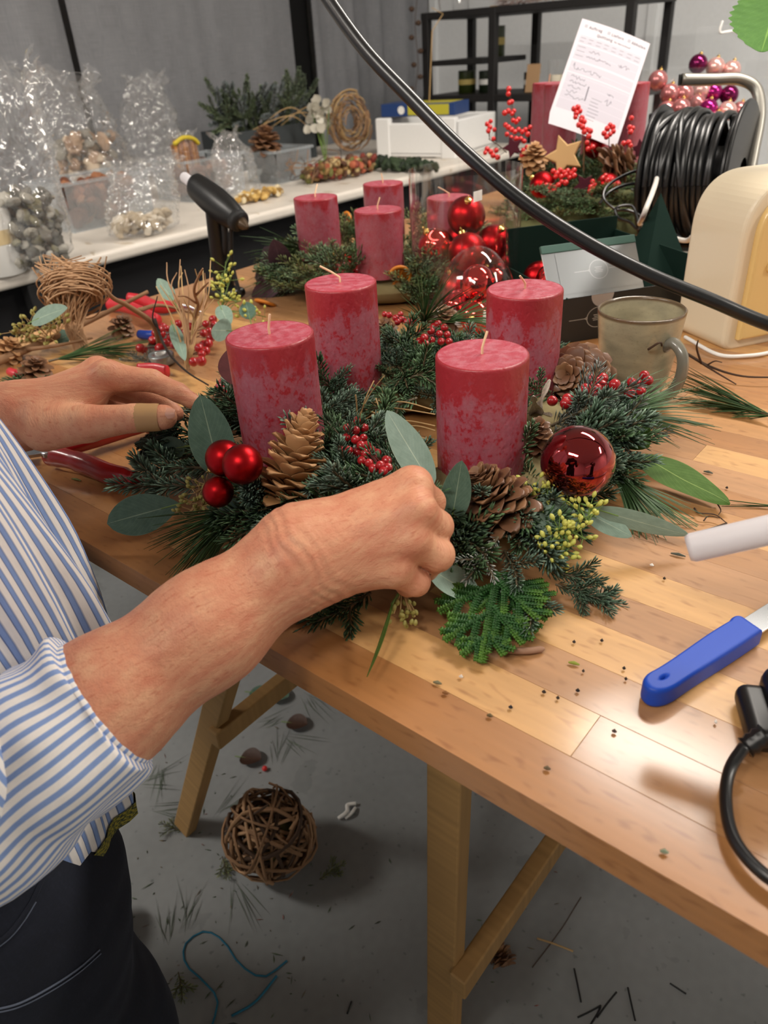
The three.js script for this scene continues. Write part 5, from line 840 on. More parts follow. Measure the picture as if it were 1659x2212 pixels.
{
  const c = document.createElement('canvas'); c.width = 640; c.height = 900; const x = c.getContext('2d'); x.fillStyle = '#c9c2c8'; x.fillRect(0, 0, 640, 900);
  x.fillStyle = '#b6b1bb'; for (const [a, b, w, h] of [[30, 130, 580, 70], [30, 210, 580, 130], [30, 355, 580, 90], [30, 455, 580, 300]]) x.fillRect(a, b, w, h);
  x.fillStyle = '#c4bfc8'; for (let i = 0; i < 9; i++) x.fillRect(30, 140 + i * 66, 580, 3);
  x.fillStyle = '#a5a2ab'; for (const bx of [40, 250, 440]) x.fillRect(bx, 36, 30, 30);
  x.fillStyle = '#4a4750'; x.font = 'bold 34px sans-serif'; x.fillText('Auftrag', 82, 66); x.fillText('Liefern', 290, 66); x.fillText('Abholen', 480, 66); x.fillText('Quittung', 170, 112); x.font = 'bold 22px sans-serif'; x.fillText('für Barverkauf', 330, 112);
  x.fillStyle = '#84818b'; const q = rng(3); for (let i = 0; i < 8; i++) for (let j = 0; j < 2; j++) x.fillRect(44 + i * 72, 150 + j * 30, 34 + q() * 16, 5); for (const y of [225, 262, 300]) x.fillRect(44, y, 70, 5);
  x.strokeStyle = '#55535e'; x.lineWidth = 3.2; const scrib = (px, py, n, w, h) => { x.beginPath(); x.moveTo(px, py); for (let i = 1; i < n; i++) x.lineTo(px + i * w + (q() - 0.5) * w, py + (q() - 0.5) * h); x.stroke(); };
  scrib(150, 245, 12, 9, 24); scrib(140, 290, 26, 9, 26); scrib(430, 270, 14, 8, 34); scrib(60, 400, 4, 8, 60); scrib(90, 410, 26, 9, 34); for (let i = 0; i < 5; i++) scrib(70, 480 + i * 40, 12 + Math.floor(q() * 12), 9, 28); scrib(420, 520, 8, 9, 50); scrib(420, 590, 8, 9, 60); for (let i = 0; i < 7; i++) { x.beginPath(); x.moveTo(300, 600 + i * 28); x.lineTo(370 + q() * 40, 602 + i * 28); x.stroke(); }
  x.lineWidth = 8; x.strokeStyle = '#3a3840'; x.beginPath(); x.moveTo(248, 520); x.lineTo(252, 640); x.stroke();
  const t = new THREE.CanvasTexture(c); t.colorSpace = THREE.SRGBColorSpace;
  const tl = D(1258, 40, 1.56), trc = D(1404, 95, 1.56), bl = D(1180, 265, 1.52), g = thing('order_slip', 'white handwritten order slip standing in the far arrangement', 'paper', bl.clone());
  const uu = trc.clone().sub(tl), vv = tl.clone().sub(bl), A = new Acc(), N = 10, n = uu.clone().cross(vv).normalize();
  for (const s of [1, -1]) { const rows = []; for (let j = 0; j <= N; j++) { const row = []; for (let i = 0; i <= N; i++) { const a = i / N, b = j / N, cut = b < 0.08 && a < 0.08 ? 0.03 : 0, p = uu.clone().multiplyScalar(Math.max(a, cut)).addScaledVector(vv, b).addScaledVector(n, 0.004 * Math.sin(a * 3) + s * 0.00015); row.push(A.v(p.x, p.y, p.z, null, a, b)); } rows.push(row); } for (let j = 0; j < N; j++) for (let i = 0; i < N; i++) s > 0 ? A.quad(rows[j][i], rows[j][i + 1], rows[j + 1][i + 1], rows[j + 1][i]) : A.quad(rows[j][i], rows[j + 1][i], rows[j + 1][i + 1], rows[j][i + 1]); }
  part('sheet', A.geo(), mat({ map: t, roughness: 0.8 }), g); part('stick', sweep([D(1262, 300, 1.54).sub(bl), D(1258, 470, 1.62).sub(bl)], 0.0016, 6), twigTan, g);
}
function star(label, pos, r, th, m, nrm, turn, category = 'star') { const s = new THREE.Shape(); for (let i = 0; i < 10; i++) { const a = i / 10 * TAU + Math.PI / 2, q = i % 2 ? r * 0.46 : r; i ? s.lineTo(Math.cos(a) * q, Math.sin(a) * q) : s.moveTo(Math.cos(a) * q, Math.sin(a) * q); } const o = single('decorative_star', new THREE.ExtrudeGeometry(s, { depth: th, bevelEnabled: true, bevelSize: r * 0.08, bevelThickness: r * 0.06, bevelSegments: 3 }), m, label, category, pos); o.quaternion.setFromUnitVectors(V(0, 0, 1), nrm.clone().normalize()); o.rotateZ(turn); return o; }
const feltM = mat({ color: 0x4c0f22, roughness: 0.95 });
star('carved pale wooden star in the far arrangement', D(1220, 338, 1.50), 0.036, 0.014, mat({ map: tex(64, 64, (u, v) => { const n = ns(u * 30, v * 4) * 26; return [200 + n, 160 + n, 106 + n]; }), roughness: 0.7 }), toEye(D(1220, 338, 1.5)).add(V(-0.2, 0.2, 0)), 0.2);
star('burgundy felt star beside the black reel', D(1383, 322, 1.52), 0.018, 0.008, feltM, toEye(D(1383, 322, 1.5)), 0.1); star('burgundy felt star below the wooden star', D(1262, 400, 1.46), 0.02, 0.008, feltM, toEye(D(1262, 400, 1.5)), 0.5); star('burgundy felt star among the upright berry stem', D(1108, 318, 1.56), 0.02, 0.008, feltM, toEye(D(1108, 318, 1.5)), 0.3);
bauble('satin deep red bauble at the front of the far arrangement, below the wooden star', D(1172, 400, 1.48), 0.0255, redMatte, { cap: V(-0.4, 0.5, -0.6), low: true }); bauble('satin deep red bauble below the thin black lead in the far arrangement', D(1312, 402, 1.47), 0.024, redMatte, { cap: V(0.4, 0.3, -0.6), low: true }); bauble('dark red bauble tucked under the order slip', D(1285, 318, 1.55), 0.022, redMatte, { cap: V(0.2, 0.5, -0.6), low: true });
const FB = (label, root, pts, d, seed, r = 0.0052) => berrySprig(label, D(root[0], root[1], d), pts.map(([x, y]) => D(x, y, d)), r, { seed, m: berryBright, stem: twigM });
FB('tall upright red berry stem beside the candles behind', [1112, 330], [[1099, 192], [1098, 203], [1100, 222], [1105, 220], [1090, 244], [1098, 240], [1106, 246], [1110, 240], [1108, 260], [1115, 263], [1120, 258], [1098, 275], [1105, 280], [1112, 285], [1095, 290], [1104, 297], [1120, 280], [1128, 285], [1135, 280], [1140, 290], [1125, 300], [1132, 305], [1138, 318], [1130, 325], [1115, 300], [1145, 275], [1092, 270], [1128, 335], [1136, 340]], 1.56, 71);
FB('red berry stem leaning towards the white foam box', [1095, 330], [[1052, 268], [1060, 262], [1058, 275], [1068, 280], [1055, 283], [1066, 300], [1048, 330], [1060, 328], [1072, 325], [1075, 340], [1052, 322], [1065, 336]], 1.58, 72);
FB('red berry sprig standing in front of the order slip', [1285, 340], [[1240, 235], [1248, 232], [1245, 245], [1253, 240], [1243, 253], [1257, 255], [1262, 263], [1250, 270], [1258, 274], [1262, 285], [1268, 280], [1275, 283], [1272, 295], [1268, 308], [1280, 318], [1270, 322], [1255, 260]], 1.47, 73);
FB('short red berry sprig on the lower edge of the slip', [1315, 320], [[1318, 270], [1324, 275], [1312, 278], [1325, 284], [1318, 290], [1305, 288], [1310, 296]], 1.47, 74);
FB('thin red berry sprig right of the order slip', [1350, 345], [[1364, 255], [1360, 275], [1367, 277], [1362, 285], [1358, 308], [1347, 310], [1362, 315], [1358, 330], [1345, 335], [1352, 338]], 1.48, 75);
FB('dense red berries between wooden star and deep red bauble', [1225, 400], [[1195, 370], [1203, 375], [1210, 368], [1218, 372], [1226, 370], [1234, 375], [1240, 368], [1200, 382], [1212, 382], [1230, 384], [1240, 380], [1222, 378]], 1.46, 76);
FB('red berry row beneath the deep red bauble', [1200, 415], [[1183, 408], [1190, 402], [1198, 405], [1206, 400], [1213, 393], [1222, 395], [1186, 416], [1196, 412], [1180, 400]], 1.45, 77);
FB('red berries resting on the bauble near the thin black lead', [1320, 410], [[1302, 385], [1312, 390], [1322, 388], [1330, 395], [1316, 398], [1326, 402], [1335, 398], [1308, 380]], 1.44, 78);
FB('small drooping red berry spray beside the felt star', [1282, 390], [[1280, 392], [1283, 400], [1276, 404], [1282, 410], [1274, 414], [1280, 420], [1284, 415]], 1.44, 79);
pineCone('brown open cone in the far arrangement beside the reel', D(1335, 352, 1.49), V(0.4, 0.3, 0.6), 0.05, 0.028, coneM, { rows: 50, open: 0.9, seed: 81 });
pineCone('straw-coloured cone next to the wooden star', D(1153, 338, 1.55), V(-0.2, 0.8, 0.2), 0.045, 0.02, coneTan, { rows: 46, open: 0.9, seed: 82 }); pineCone('straw-coloured cone between felt star and reel', D(1412, 315, 1.56), V(-0.2, 0.8, 0.2), 0.04, 0.018, coneTan, { rows: 40, open: 0.9, seed: 83 });

// ---------------------------------------------------------------- boxes of pink baubles
{
  const pinkA = phys({ color: new THREE.Color().setRGB(0.50, 0.19, 0.19), metalness: 0.6, roughness: 0.22 }), pinkB = phys({ color: new THREE.Color().setRGB(0.78, 0.46, 0.42), metalness: 0.6, roughness: 0.2 }), plum = phys({ color: new THREE.Color().setRGB(0.16, 0.01, 0.07), metalness: 0.8, roughness: 0.15 }), magenta = phys({ color: new THREE.Color().setRGB(0.36, 0.015, 0.16), metalness: 0.8, roughness: 0.15 });
  const bx = (px, py, w, h, d, dep, label) => { const c = D(px, py, dep), base = TABLE, g = thing('clear_box', label, 'plastic box', V(c.x, base, c.z)); g.rotation.y = yaw - Math.PI / 2 + 0.1; const H = c.y - base; part('box_shell', new THREE.BoxGeometry(w, H, d), clearPlastic, g).position.y = H / 2 + 0.001; return g; };
  bx(1450, 148, 0.13, 0.2, 0.13, 1.86, 'clear plastic box of old-rose baubles'); bx(1580, 135, 0.16, 0.2, 0.14, 1.95, 'clear plastic box of plum and pale pink baubles');
  const sheet = thing('clear_sign_holder', 'upright clear acrylic sheet with white wire hook', 'acrylic sheet', D(1565, 140, 2.05).setY(TABLE)); sheet.rotation.y = yaw - Math.PI / 2 + 0.1; part('sheet', box(0.19, 0.36, 0.003, 0.001, 0, 0.18, 0), clearPlastic, sheet); const hk = part('wire_hook', bend([V(-0.03, 0.37, 0.01), V(-0.034, 0.345, 0.012), V(0.0, 0.345, 0.012), V(0.06, 0.32, 0.03), V(0.14, 0.29, 0.05)], 0.003, 30, 7), whiteM, sheet); part('wire_hook', bend([V(0.01, 0.375, 0.01), V(0.008, 0.35, 0.012), V(-0.03, 0.342, 0.012)], 0.0025, 14, 6), whiteM, sheet);
  const B = [[1421, 174, 1.8, pinkA, 0], [1447, 203, 1.8, pinkA, 0], [1477, 203, 1.8, pinkA, 0], [1470, 235, 1.78, pinkA, 0], [1440, 240, 1.8, pinkA, 0], [1508, 138, 1.9, plum, 1], [1545, 145, 1.9, pinkB, 1], [1580, 152, 1.9, pinkB, 1], [1515, 195, 1.88, pinkB, 1], [1540, 200, 1.88, magenta, 1], [1575, 205, 1.88, plum, 1], [1530, 235, 1.86, magenta, 1], [1570, 240, 1.86, pinkB, 1], [1598, 240, 1.9, pinkA, 1], [1545, 262, 1.86, pinkB, 1], [1505, 225, 1.88, pinkA, 1]];
  const nm = new Map([[pinkA, 'old rose'], [pinkB, 'pale pink'], [plum, 'dark plum'], [magenta, 'magenta']]);
  for (const [x, y, d, m, k] of B) bauble(`${nm.get(m)} shiny bauble ${k ? 'in the clear box by the acrylic sheet' : 'in the clear box beside the order slip'}`, D(x, y, d), 0.0225, m, { low: true, cap: V(0.2, 0.9, 0.1), group: `${nm.get(m)} baubles ${k ? 'in the mixed box' : 'in the rose box'}` });
}
// leaf of a pot plant at the table end
{
  const base = V(1.30, TABLE, -0.02), g = thing('potted_plant', 'fresh green toothed leaf of a pot plant leaning in over the radio', 'plant', base);
  part('pot', lathe([[0.0001, 0.001], [0.045, 0.001], [0.06, 0.11], [0.063, 0.112], [0.063, 0.12], [0.055, 0.12], [0.05, 0.1], [0.0001, 0.1]], 32), mat({ color: 0x4a4c4e, roughness: 0.6 }), g);
  const tip = D(1668, 40, 0.93).sub(base); part('stem', bend([V(0, 0.1, 0), V(0.01, 0.28, 0), tip.clone().lerp(V(0.02, 0.4, 0), 0.4), tip], 0.003, 24, 7), greenStem, g);
  const toothed = (t) => 0.048 * Math.pow(Math.sin(Math.PI * clamp(0.06 + t * 0.93)), 0.7) * (1 + 0.05 * Math.sin(t * 70)); const mk = (p, q) => { const l = part('leaf_blade', leafG(p.distanceTo(q), toothed, { th: 0.0007, nl: 60, nw: 6, cup: 0.12, bendZ: 0.1 }), plantGreen, g); l.position.copy(p); aim(l, q.clone().sub(p), toEye(base.clone().add(p)).add(V(0, 0.3, 0))); };
  mk(D(1690, -30, 0.93).sub(base), D(1640, 132, 0.90).sub(base)); mk(tip, tip.clone().add(V(0.05, 0.05, 0.1)));
}
// ---------------------------------------------------------------- black cable hanging through the picture
single('hanging_cable', bend([V(0.16, CEIL - 0.01, -0.95), V(0.33, 1.75, -0.68), D(640, -110, 0.56), D(710, 0, 0.555), D(790, 110, 0.55), D(880, 205, 0.545), D(1000, 325, 0.54), D(1130, 435, 0.54), D(1260, 520, 0.54), D(1400, 592, 0.54), D(1540, 650, 0.545), D(1659, 700, 0.55), V(0.66, 0.86, 0.02), V(0.74, 0.80, 0.2), V(0.9, TABLE + 0.006, 0.45)], 0.0050, 160, 12), rubberM, 'thick black cable hanging slantwise in front of the room', 'cable');
// ---------------------------------------------------------------- glue guns
function glueGun(label, base, rear, nozzle, stickLen) {
  const g = thing('glue_gun', label, 'glue gun', base), q = (p) => p.clone().sub(base), a = q(rear), b = q(nozzle), d = b.clone().sub(a), L = d.length(), u = d.clone().normalize(), at = (t) => a.clone().addScaledVector(d, t);
  part('body', sweep([0, 0.04, 0.12, 0.3, 0.5, 0.7, 0.85, 0.95, 1].map(at), [0.019, 0.0225, 0.0235, 0.0255, 0.0265, 0.025, 0.0215, 0.017, 0.0135], 24, { flat: 0.8 }), blackM, g);
  part('nozzle', sweep([at(0.98), at(1.05), at(1.12)], [0.011, 0.008, 0.003], 14), mat({ color: 0x4a3a28, metalness: 0.4, roughness: 0.4 }), g);
  part('collar', sweep([at(0.9), at(0.96), at(0.99)], [0.0185, 0.0175, 0.015], 20), blackMatte, g);
  part('glue_stick', sweep([at(0.02), at(0).addScaledVector(u, -stickLen * 0.5), at(0).addScaledVector(u, -stickLen + 0.003), at(0).addScaledVector(u, -stickLen)], [0.0086, 0.0086, 0.0086, 0.0072], 22), phys({ color: 0xe9e6ea, transmission: 0.35, thickness: 0, roughness: 0.5 }), g, 'milky translucent glue stick');
  const h = at(0.42); part('handle', bend([h, h.clone().multiplyScalar(0.66).add(V(0, 0.01, 0)), h.clone().multiplyScalar(0.33), V(0, 0.008, 0)], (t) => lerp(0.017, 0.0205, t), 14, 16, { flat: 0.75 }), blackM, g);
  const tr = at(0.6); part('trigger', bend([tr, tr.clone().lerp(V(0, 0.06, 0), 0.5).addScaledVector(u, 0.012), V(0, 0.06, 0).addScaledVector(u.clone().setY(0), 0.012)], 0.0055, 10, 10), blackMatte, g);
  const st = at(0.78); part('wire_stand', bend([st, V(u.x * 0.04, 0.06, u.z * 0.04), V(u.x * 0.05, 0.006, u.z * 0.05)], 0.0035, 12, 8), blackMatte, g);
  const sl = at(0.45); const name = part('side_stripe', box(0.003, 0.004, 0.02, 0.001), whiteM, g); name.position.copy(sl).addScaledVector(toEye(rear), 0.0262); aim(name, upv, u);
  const foot = part('foot', box(0.068, 0.016, 0.046, 0.007, 0, 0.0085, 0), blackM, g); foot.rotation.y = Math.atan2(-u.z, u.x); return g;
}
glueGun('black glue gun standing upright beside the rear wreath', P(488, 640, TABLE), D(420, 400, 1.255), D(522, 482, 1.205), 0.032);
{ const b = P(1725, 1580, TABLE), g = glueGun('black glue gun with long milky stick by the blue knife', b, D(1735, 1128, 0.42), D(1980, 1072, 0.40), 0.062);
  const q = (p) => p.sub(b);
  part('cord_sleeve', sweep([0, 1, 2, 3, 4, 5, 6].map((i) => q(P(1655 - i * 7.5, 1585 + i * 5, 0.758 - i * 0.0012))), (t, a, i) => (i % 2 ? 0.0052 : 0.0064), 12), blackM, g);
  part('base_block', box(0.062, 0.028, 0.04, 0.011, 0.0, 0.015, 0.0), blackM, g).rotation.y = 0.5;
  part('cord', bend([q(P(1608, 1612, 0.757)), q(P(1578, 1660, 0.750)), q(P(1568, 1730, 0.747)), q(P(1590, 1820, 0.747)), q(P(1659, 1895, 0.747)), q(P(1760, 1940, 0.747)), q(P(1850, 1900, 0.747))], 0.0034, 50, 10), rubberM, g); }
{ // kitchen knife with blue handle
  const g = thing('knife', 'knife with blue plastic handle lying on the bare table', 'knife', P(1510, 1445, TABLE)), h0 = P(1428, 1500, TABLE), h1 = P(1608, 1383, TABLE), d = h1.clone().sub(h0), L = d.length(); g.position.copy(h0); aim(g, d, UPV);
  const s = new THREE.Shape(); s.moveTo(-0.0095, 0.0); s.quadraticCurveTo(-0.012, -0.012, 0.001, -0.0125); s.quadraticCurveTo(0.012, -0.012, 0.0115, 0.004); s.bezierCurveTo(0.0105, 0.03, 0.0125, 0.045, 0.0115, L * 0.98); s.lineTo(-0.010, L); s.quadraticCurveTo(-0.0155, L * 0.99, -0.0115, L * 0.92); s.bezierCurveTo(-0.0135, 0.05, -0.008, 0.022, -0.0095, 0.0);
  const ho = new THREE.Path(); ho.absellipse(0, -0.001, 0.0042, 0.0055, 0, TAU); s.holes.push(ho);
  part('handle', new THREE.ExtrudeGeometry(s, { depth: 0.009, bevelEnabled: true, bevelSize: 0.0035, bevelThickness: 0.0035, bevelSegments: 5, curveSegments: 20 }), phys({ color: 0x1a48b4, roughness: 0.45, specularIntensity: 0.6 }), g).position.z = 0.0037; g.children[0].scale.x = 0.64;
  const bs = new THREE.Shape(); bs.moveTo(-0.0085, L - 0.01); bs.lineTo(0.0065, L - 0.01); bs.lineTo(0.0065, L + 0.11); bs.quadraticCurveTo(0.005, L + 0.14, -0.0085, L + 0.15); bs.lineTo(-0.0085, L - 0.01); const bl = new THREE.ExtrudeGeometry(bs, { depth: 0.0012, bevelEnabled: true, bevelSize: 0.0004, bevelThickness: 0.0003 }); part('blade', bl, mat({ color: 0xc9ccd0, metalness: 1, roughness: 0.22 }), g).position.z = 0.0075;
}
// ---------------------------------------------------------------- red secateurs under the resting hand, second pair behind
const redPlastic = phys({ color: new THREE.Color().setRGB(0.34, 0.008, 0.012), roughness: 0.3, clearcoat: 0.5, clearcoatRoughness: 0.15 }), redBright = phys({ color: new THREE.Color().setRGB(0.55, 0.018, 0.03), roughness: 0.4, clearcoat: 0.3 });
{
  const g = thing('secateurs', 'red-handled secateurs lying below the hand with the plaster', 'secateurs', P(200, 990, TABLE)), q = (x, y, h) => P(x, y, TABLE + h).sub(g.position);
  part('lower_handle', bend([q(105, 985, 0.014), q(135, 988, 0.016), q(190, 1005, 0.014), q(240, 1025, 0.012), q(295, 1038, 0.011)], (t) => t < 0.12 ? 0.011 : t < 0.4 ? 0.0122 - t * 0.004 : 0.0118 + (t > 0.92 ? -0.002 : 0), 30, 16, { flat: 0.8 }), redPlastic, g);
  part('upper_handle', bend([q(110, 975, 0.016), q(200, 950, 0.016), q(280, 925, 0.016), q(350, 905, 0.014)], 0.0095, 24, 14), redPlastic, g);
  part('spring', (() => { const pts = [], a = q(150, 972, 0.014), b = q(195, 942, 0.014); for (let i = 0; i <= 90; i++) { const t = i / 90, an = t * TAU * 7; pts.push(a.clone().lerp(b, t).add(V(Math.cos(an) * 0.0052, Math.sin(an) * 0.0052, 0))); } return sweep(pts, 0.0013, 6); })(), steelM, g);
  part('blade', (() => { const s = new THREE.Shape(); s.moveTo(0, -0.008); s.quadraticCurveTo(0.03, -0.016, 0.062, 0.004); s.quadraticCurveTo(0.03, 0.012, 0, 0.01); return new THREE.ExtrudeGeometry(s, { depth: 0.003, bevelEnabled: true, bevelSize: 0.0006, bevelThickness: 0.0006 }); })(), steelM, g).position.copy(q(100, 975, 0.01)); g.children[3].rotation.set(-Math.PI / 2, 0, 2.5);
  part('pivot', lathe([[0.0001, 0.006], [0.008, 0.005], [0.009, 0], [0.0001, 0]], 18), steelM, g).position.copy(q(108, 980, 0.018));
  const t = thing('secateurs', 'bright red secateurs lying among the dry twigs', 'secateurs', P(300, 690, TABLE)), w = (x, y, h) => P(x, y, TABLE + h).sub(t.position);
  part('handle', bend([w(238, 658, 0.012), w(262, 660, 0.014), w(300, 672, 0.014), w(340, 692, 0.012)], (k) => 0.012 - 0.002 * k, 20, 12, { flat: 0.8 }), redBright, t);
  part('handle', bend([w(280, 645, 0.016), w(310, 650, 0.015), w(345, 664, 0.013), w(378, 660, 0.012)], 0.0105, 20, 12, { flat: 0.8 }), redBright, t);
  part('blade', sweep([w(375, 662, 0.01), w(410, 668, 0.008), w(440, 678, 0.005)], [0.007, 0.006, 0.002], 8, { flat: 0.3 }), steelM, t);
  single('red_grip', bend([P(300, 798, 0.75), P(335, 797, 0.751), P(362, 802, 0.75)], 0.0085, 14, 12, { flat: 0.6 }), redBright, 'bright red grip end behind the resting hand', 'tool handle');
  const red2 = single('red_grip', bend([P(255, 868, 0.75), P(285, 864, 0.751), P(312, 868, 0.75)], 0.006, 14, 12, { flat: 0.6 }), redBright, 'red plastic grip glimpsed between thumb and fingers', 'tool handle');
  const tp = thing('tape_roll', 'small silver tape roll beside the dry twigs', 'tape', P(352, 786, TABLE)); part('roll', lathe([[0.008, 0.001], [0.017, 0.001], [0.018, 0.003], [0.018, 0.013], [0.017, 0.015], [0.008, 0.015], [0.008, 0.001]], 28), phys({ color: 0x9aa0a0, metalness: 0.6, roughness: 0.25 }), tp); part('tape_core', lathe([[0.0078, 0.001], [0.0078, 0.0155], [0.0065, 0.0155], [0.0065, 0.001]], 24), whiteM, tp);
  single('blue_pen_cap', bend([P(302, 722, 0.748), P(325, 724, 0.749), P(352, 722, 0.748)], (k) => 0.0072 - 0.001 * Math.abs(k - 0.5), 12, 12), phys({ color: 0x1c3f9e, roughness: 0.35 }), 'blue plastic handle end under the berry branch', 'tool handle');
  single('candle_stub', sweep([P(22, 803, 0.748), P(38, 808, 0.748)], 0.006, 12), redBright, 'tiny red wax stub at the table side', 'wax stub');
}
// ---------------------------------------------------------------- plant scraps on the left of the table
{
  const q = rng(91), g = thing('root_bundle', 'tangled bundle of tan curly roots on the table', 'roots', P(165, 740, TABLE));
  const at = (x, y, h) => P(x, y, TABLE + h).sub(g.position);
  const dd = (x, y, k = 0) => D(x, y, 1.10 + k).sub(g.position);
  for (let i = 0; i < 84; i++) { // curls wound round the knot, tails running down to the table
    const cx = 158 + (q() - 0.5) * 40, cy = 630 + (q() - 0.5) * 50, rx = 28 + q() * 34, ry = 16 + q() * 26, a0 = q() * TAU, n = 8, pts = [], tl = q() < 0.55, dir = q() < 0.5 ? 1 : -1;
    for (let k = 0; k <= n; k++) { const a = a0 + dir * k * 0.62; pts.push(dd(cx + Math.cos(a) * rx * (1 + 0.25 * Math.sin(k + i)), cy + Math.sin(a) * ry, Math.sin(a) * 0.035 + (q() - 0.5) * 0.01)); }
    if (tl) pts.push(dd(160 + (q() - 0.5) * 40, 700, 0), dd(172 + (q() - 0.5) * 34, 740, 0.005), dd(178 + (q() - 0.5) * 50, 764, 0.004));
    else pts.push(dd(cx + dir * (40 + q() * 40), cy - 20 - q() * 45, 0));
    part('root', bend(pts, 0.0006 + q() * 0.0009, 34, 5), rootM, g);
  }
  for (let i = 0; i < 20; i++) part('root', bend([dd(150 + q() * 20, 640), dd(130 + q() * 60, 600), dd(100 + q() * 110, 575), dd(90 + q() * 130, 545 + q() * 30)], 0.0006 + q() * 0.0006, 16, 4), rootM, g);
  const tw = (label, paths, m, name = 'twig') => { const o = P(...paths[0][0][0], paths[0][0][1]), t = thing(name, label, 'twig', o); for (const [p0, ...rest] of paths) { const r = rest.pop(); part('branch', bend([p0, ...rest].map(([[x, y], h]) => P(x, y, h).sub(o)), (k) => r * (1.1 - 0.6 * k), 22, 6), m, t); } return t; };
  const H = (x, y, h) => [[x, y], TABLE + h];
  tw('thick brown branch lying across the left table end', [[H(-40, 795, 0.012), H(80, 745, 0.014), H(180, 700, 0.02), H(320, 630, 0.05), 0.0062], [H(60, 755, 0.014), H(130, 745, 0.02), H(200, 730, 0.02), 0.003]], twigTan);
  tw('forked bare twig standing up among the red tools', [[H(345, 745, 0.01), H(330, 700, 0.05), H(275, 660, 0.09), H(240, 640, 0.12), H(228, 625, 0.13), 0.0042], [H(300, 670, 0.075), H(350, 660, 0.06), H(430, 680, 0.03), 0.003], [H(420, 690, 0.02), H(428, 660, 0.07), H(420, 620, 0.12), H(432, 590, 0.14), 0.0026], [H(421, 640, 0.1), H(440, 620, 0.12), H(450, 610, 0.13), 0.0018], [H(424, 655, 0.08), H(400, 640, 0.1), H(385, 640, 0.105), 0.0016], [H(432, 592, 0.14), H(438, 580, 0.148), 0.002]], twigTan);
  const fan = [], DT = thing('dry_twig', 'fan of fine pale dry twigs standing among the red berries', 'twig', P(402, 805, TABLE)), dq = (x, y, k) => D(x, y, k).sub(DT.position); for (let i = 0; i < 15; i++) { const k = q(), x = lerp(330, 462, k) + (q() - 0.5) * 26; part('branch', bend([dq(402 + q() * 6, 803, 1.03), dq(lerp(396, 418, k), 750 + (q() - 0.5) * 30, 1.03), dq(lerp(372, 444, k) + (q() - 0.5) * 20, 690, 1.02 + q() * 0.04), dq(x, 650 - q() * 45, 1.01 + q() * 0.06), dq(x + (q() - 0.5) * 24, 600 - q() * 40, 1.04)].slice(0, i % 3 ? 5 : 4), (t) => 0.0016 * (1.1 - 0.7 * t), 22, 5), [strawM, rootM][i % 2], DT); } for (let i = 0; i < 0; i++) { const k = i / 12, x = lerp(335, 470, k); fan.push([H(398 + q() * 8, 805, 0.004), H(405 + q() * 10, 770, 0.02), H(lerp(385, 430, k), 730, 0.04), H(x + (q() - 0.5) * 20, 690 + q() * 15, 0.07 + q() * 0.05), 0.0016]); } 
  tw('thin dark budded twig running to the wreath', [[H(335, 690, 0.05), H(350, 735, 0.04), H(370, 770, 0.03), H(400, 800, 0.02), H(450, 832, 0.03), 0.0019], [H(345, 715, 0.045), H(330, 690, 0.06), H(340, 640, 0.09), 0.0014]], twigDark);
  berrySprig('long branch of red berries on the left of the table', P(400, 770, 0.745), [[310, 755], [303, 752], [337, 720], [345, 713], [352, 705], [360, 710], [350, 722], [370, 728], [360, 740], [345, 752], [375, 745], [395, 730], [400, 718], [410, 705], [385, 700], [445, 700], [460, 690], [463, 702], [450, 742], [440, 720], [452, 715], [445, 758], [436, 765], [430, 752], [440, 745], [428, 780], [418, 782], [435, 780], [455, 730], [330, 735]].map(([x, y], i) => P(x, y, 0.75 + (i % 4) * 0.006)), 0.0062, { seed: 93 });
  const lf = (label, a, b, w, m = eucPale) => leafBetween('eucalyptus_leaf', label, P(...a), P(...b), toEye(P(...a)).add(V(0, 0.5, 0)), w, m, { bendZ: -0.06, cup: 0.1 });
  lf('pale eucalyptus leaf over the curly roots', [68, 695, 0.80], [138, 662, 0.83], 0.014); lf('pale leaf standing behind the forked twig', [374, 650, 0.80], [340, 600, 0.83], 0.011); lf('rounded pale leaf beside the left candle', [500, 715, 0.77], [455, 712, 0.77], 0.018); lf('drooping pale leaf at the seed sprig near the candle', [475, 660, 0.79], [495, 700, 0.775], 0.012); lf('small green-grey leaf below the glue gun', [540, 690, 0.765], [530, 650, 0.785], 0.013, eucTop); lf('dark narrow leaf under the berry branch', [375, 720, 0.755], [318, 752, 0.75], 0.010, brownLeaf); lf('long pale leaf hanging from the berry branch', [372, 700, 0.785], [398, 772, 0.765], 0.009);
  lf('broad grey-green leaf beneath the thick branch', [150, 725, 0.755], [120, 735, 0.75], 0.013, eucTop);
  pods('faded yellow seed sprig at the left table end', P(110, 735, 0.75), [P(20, 715, 0.78), P(50, 700, 0.785), P(80, 705, 0.79), P(110, 700, 0.79), P(60, 730, 0.77), P(130, 715, 0.78), P(30, 745, 0.76), P(95, 720, 0.78)], { per: 11, seed: 95, m: seedOld, r: 0.0024, spread: 0.022 });
  pods('upright yellow seed sprig in front of the glue gun', P(480, 670, 0.76), [P(488, 565, 0.82), P(480, 590, 0.81), P(498, 600, 0.805), P(478, 615, 0.80), P(505, 640, 0.785), P(485, 650, 0.78), P(520, 650, 0.78), P(545, 690, 0.765), P(575, 685, 0.76)], { per: 8, seed: 96, r: 0.0023, spread: 0.018 });
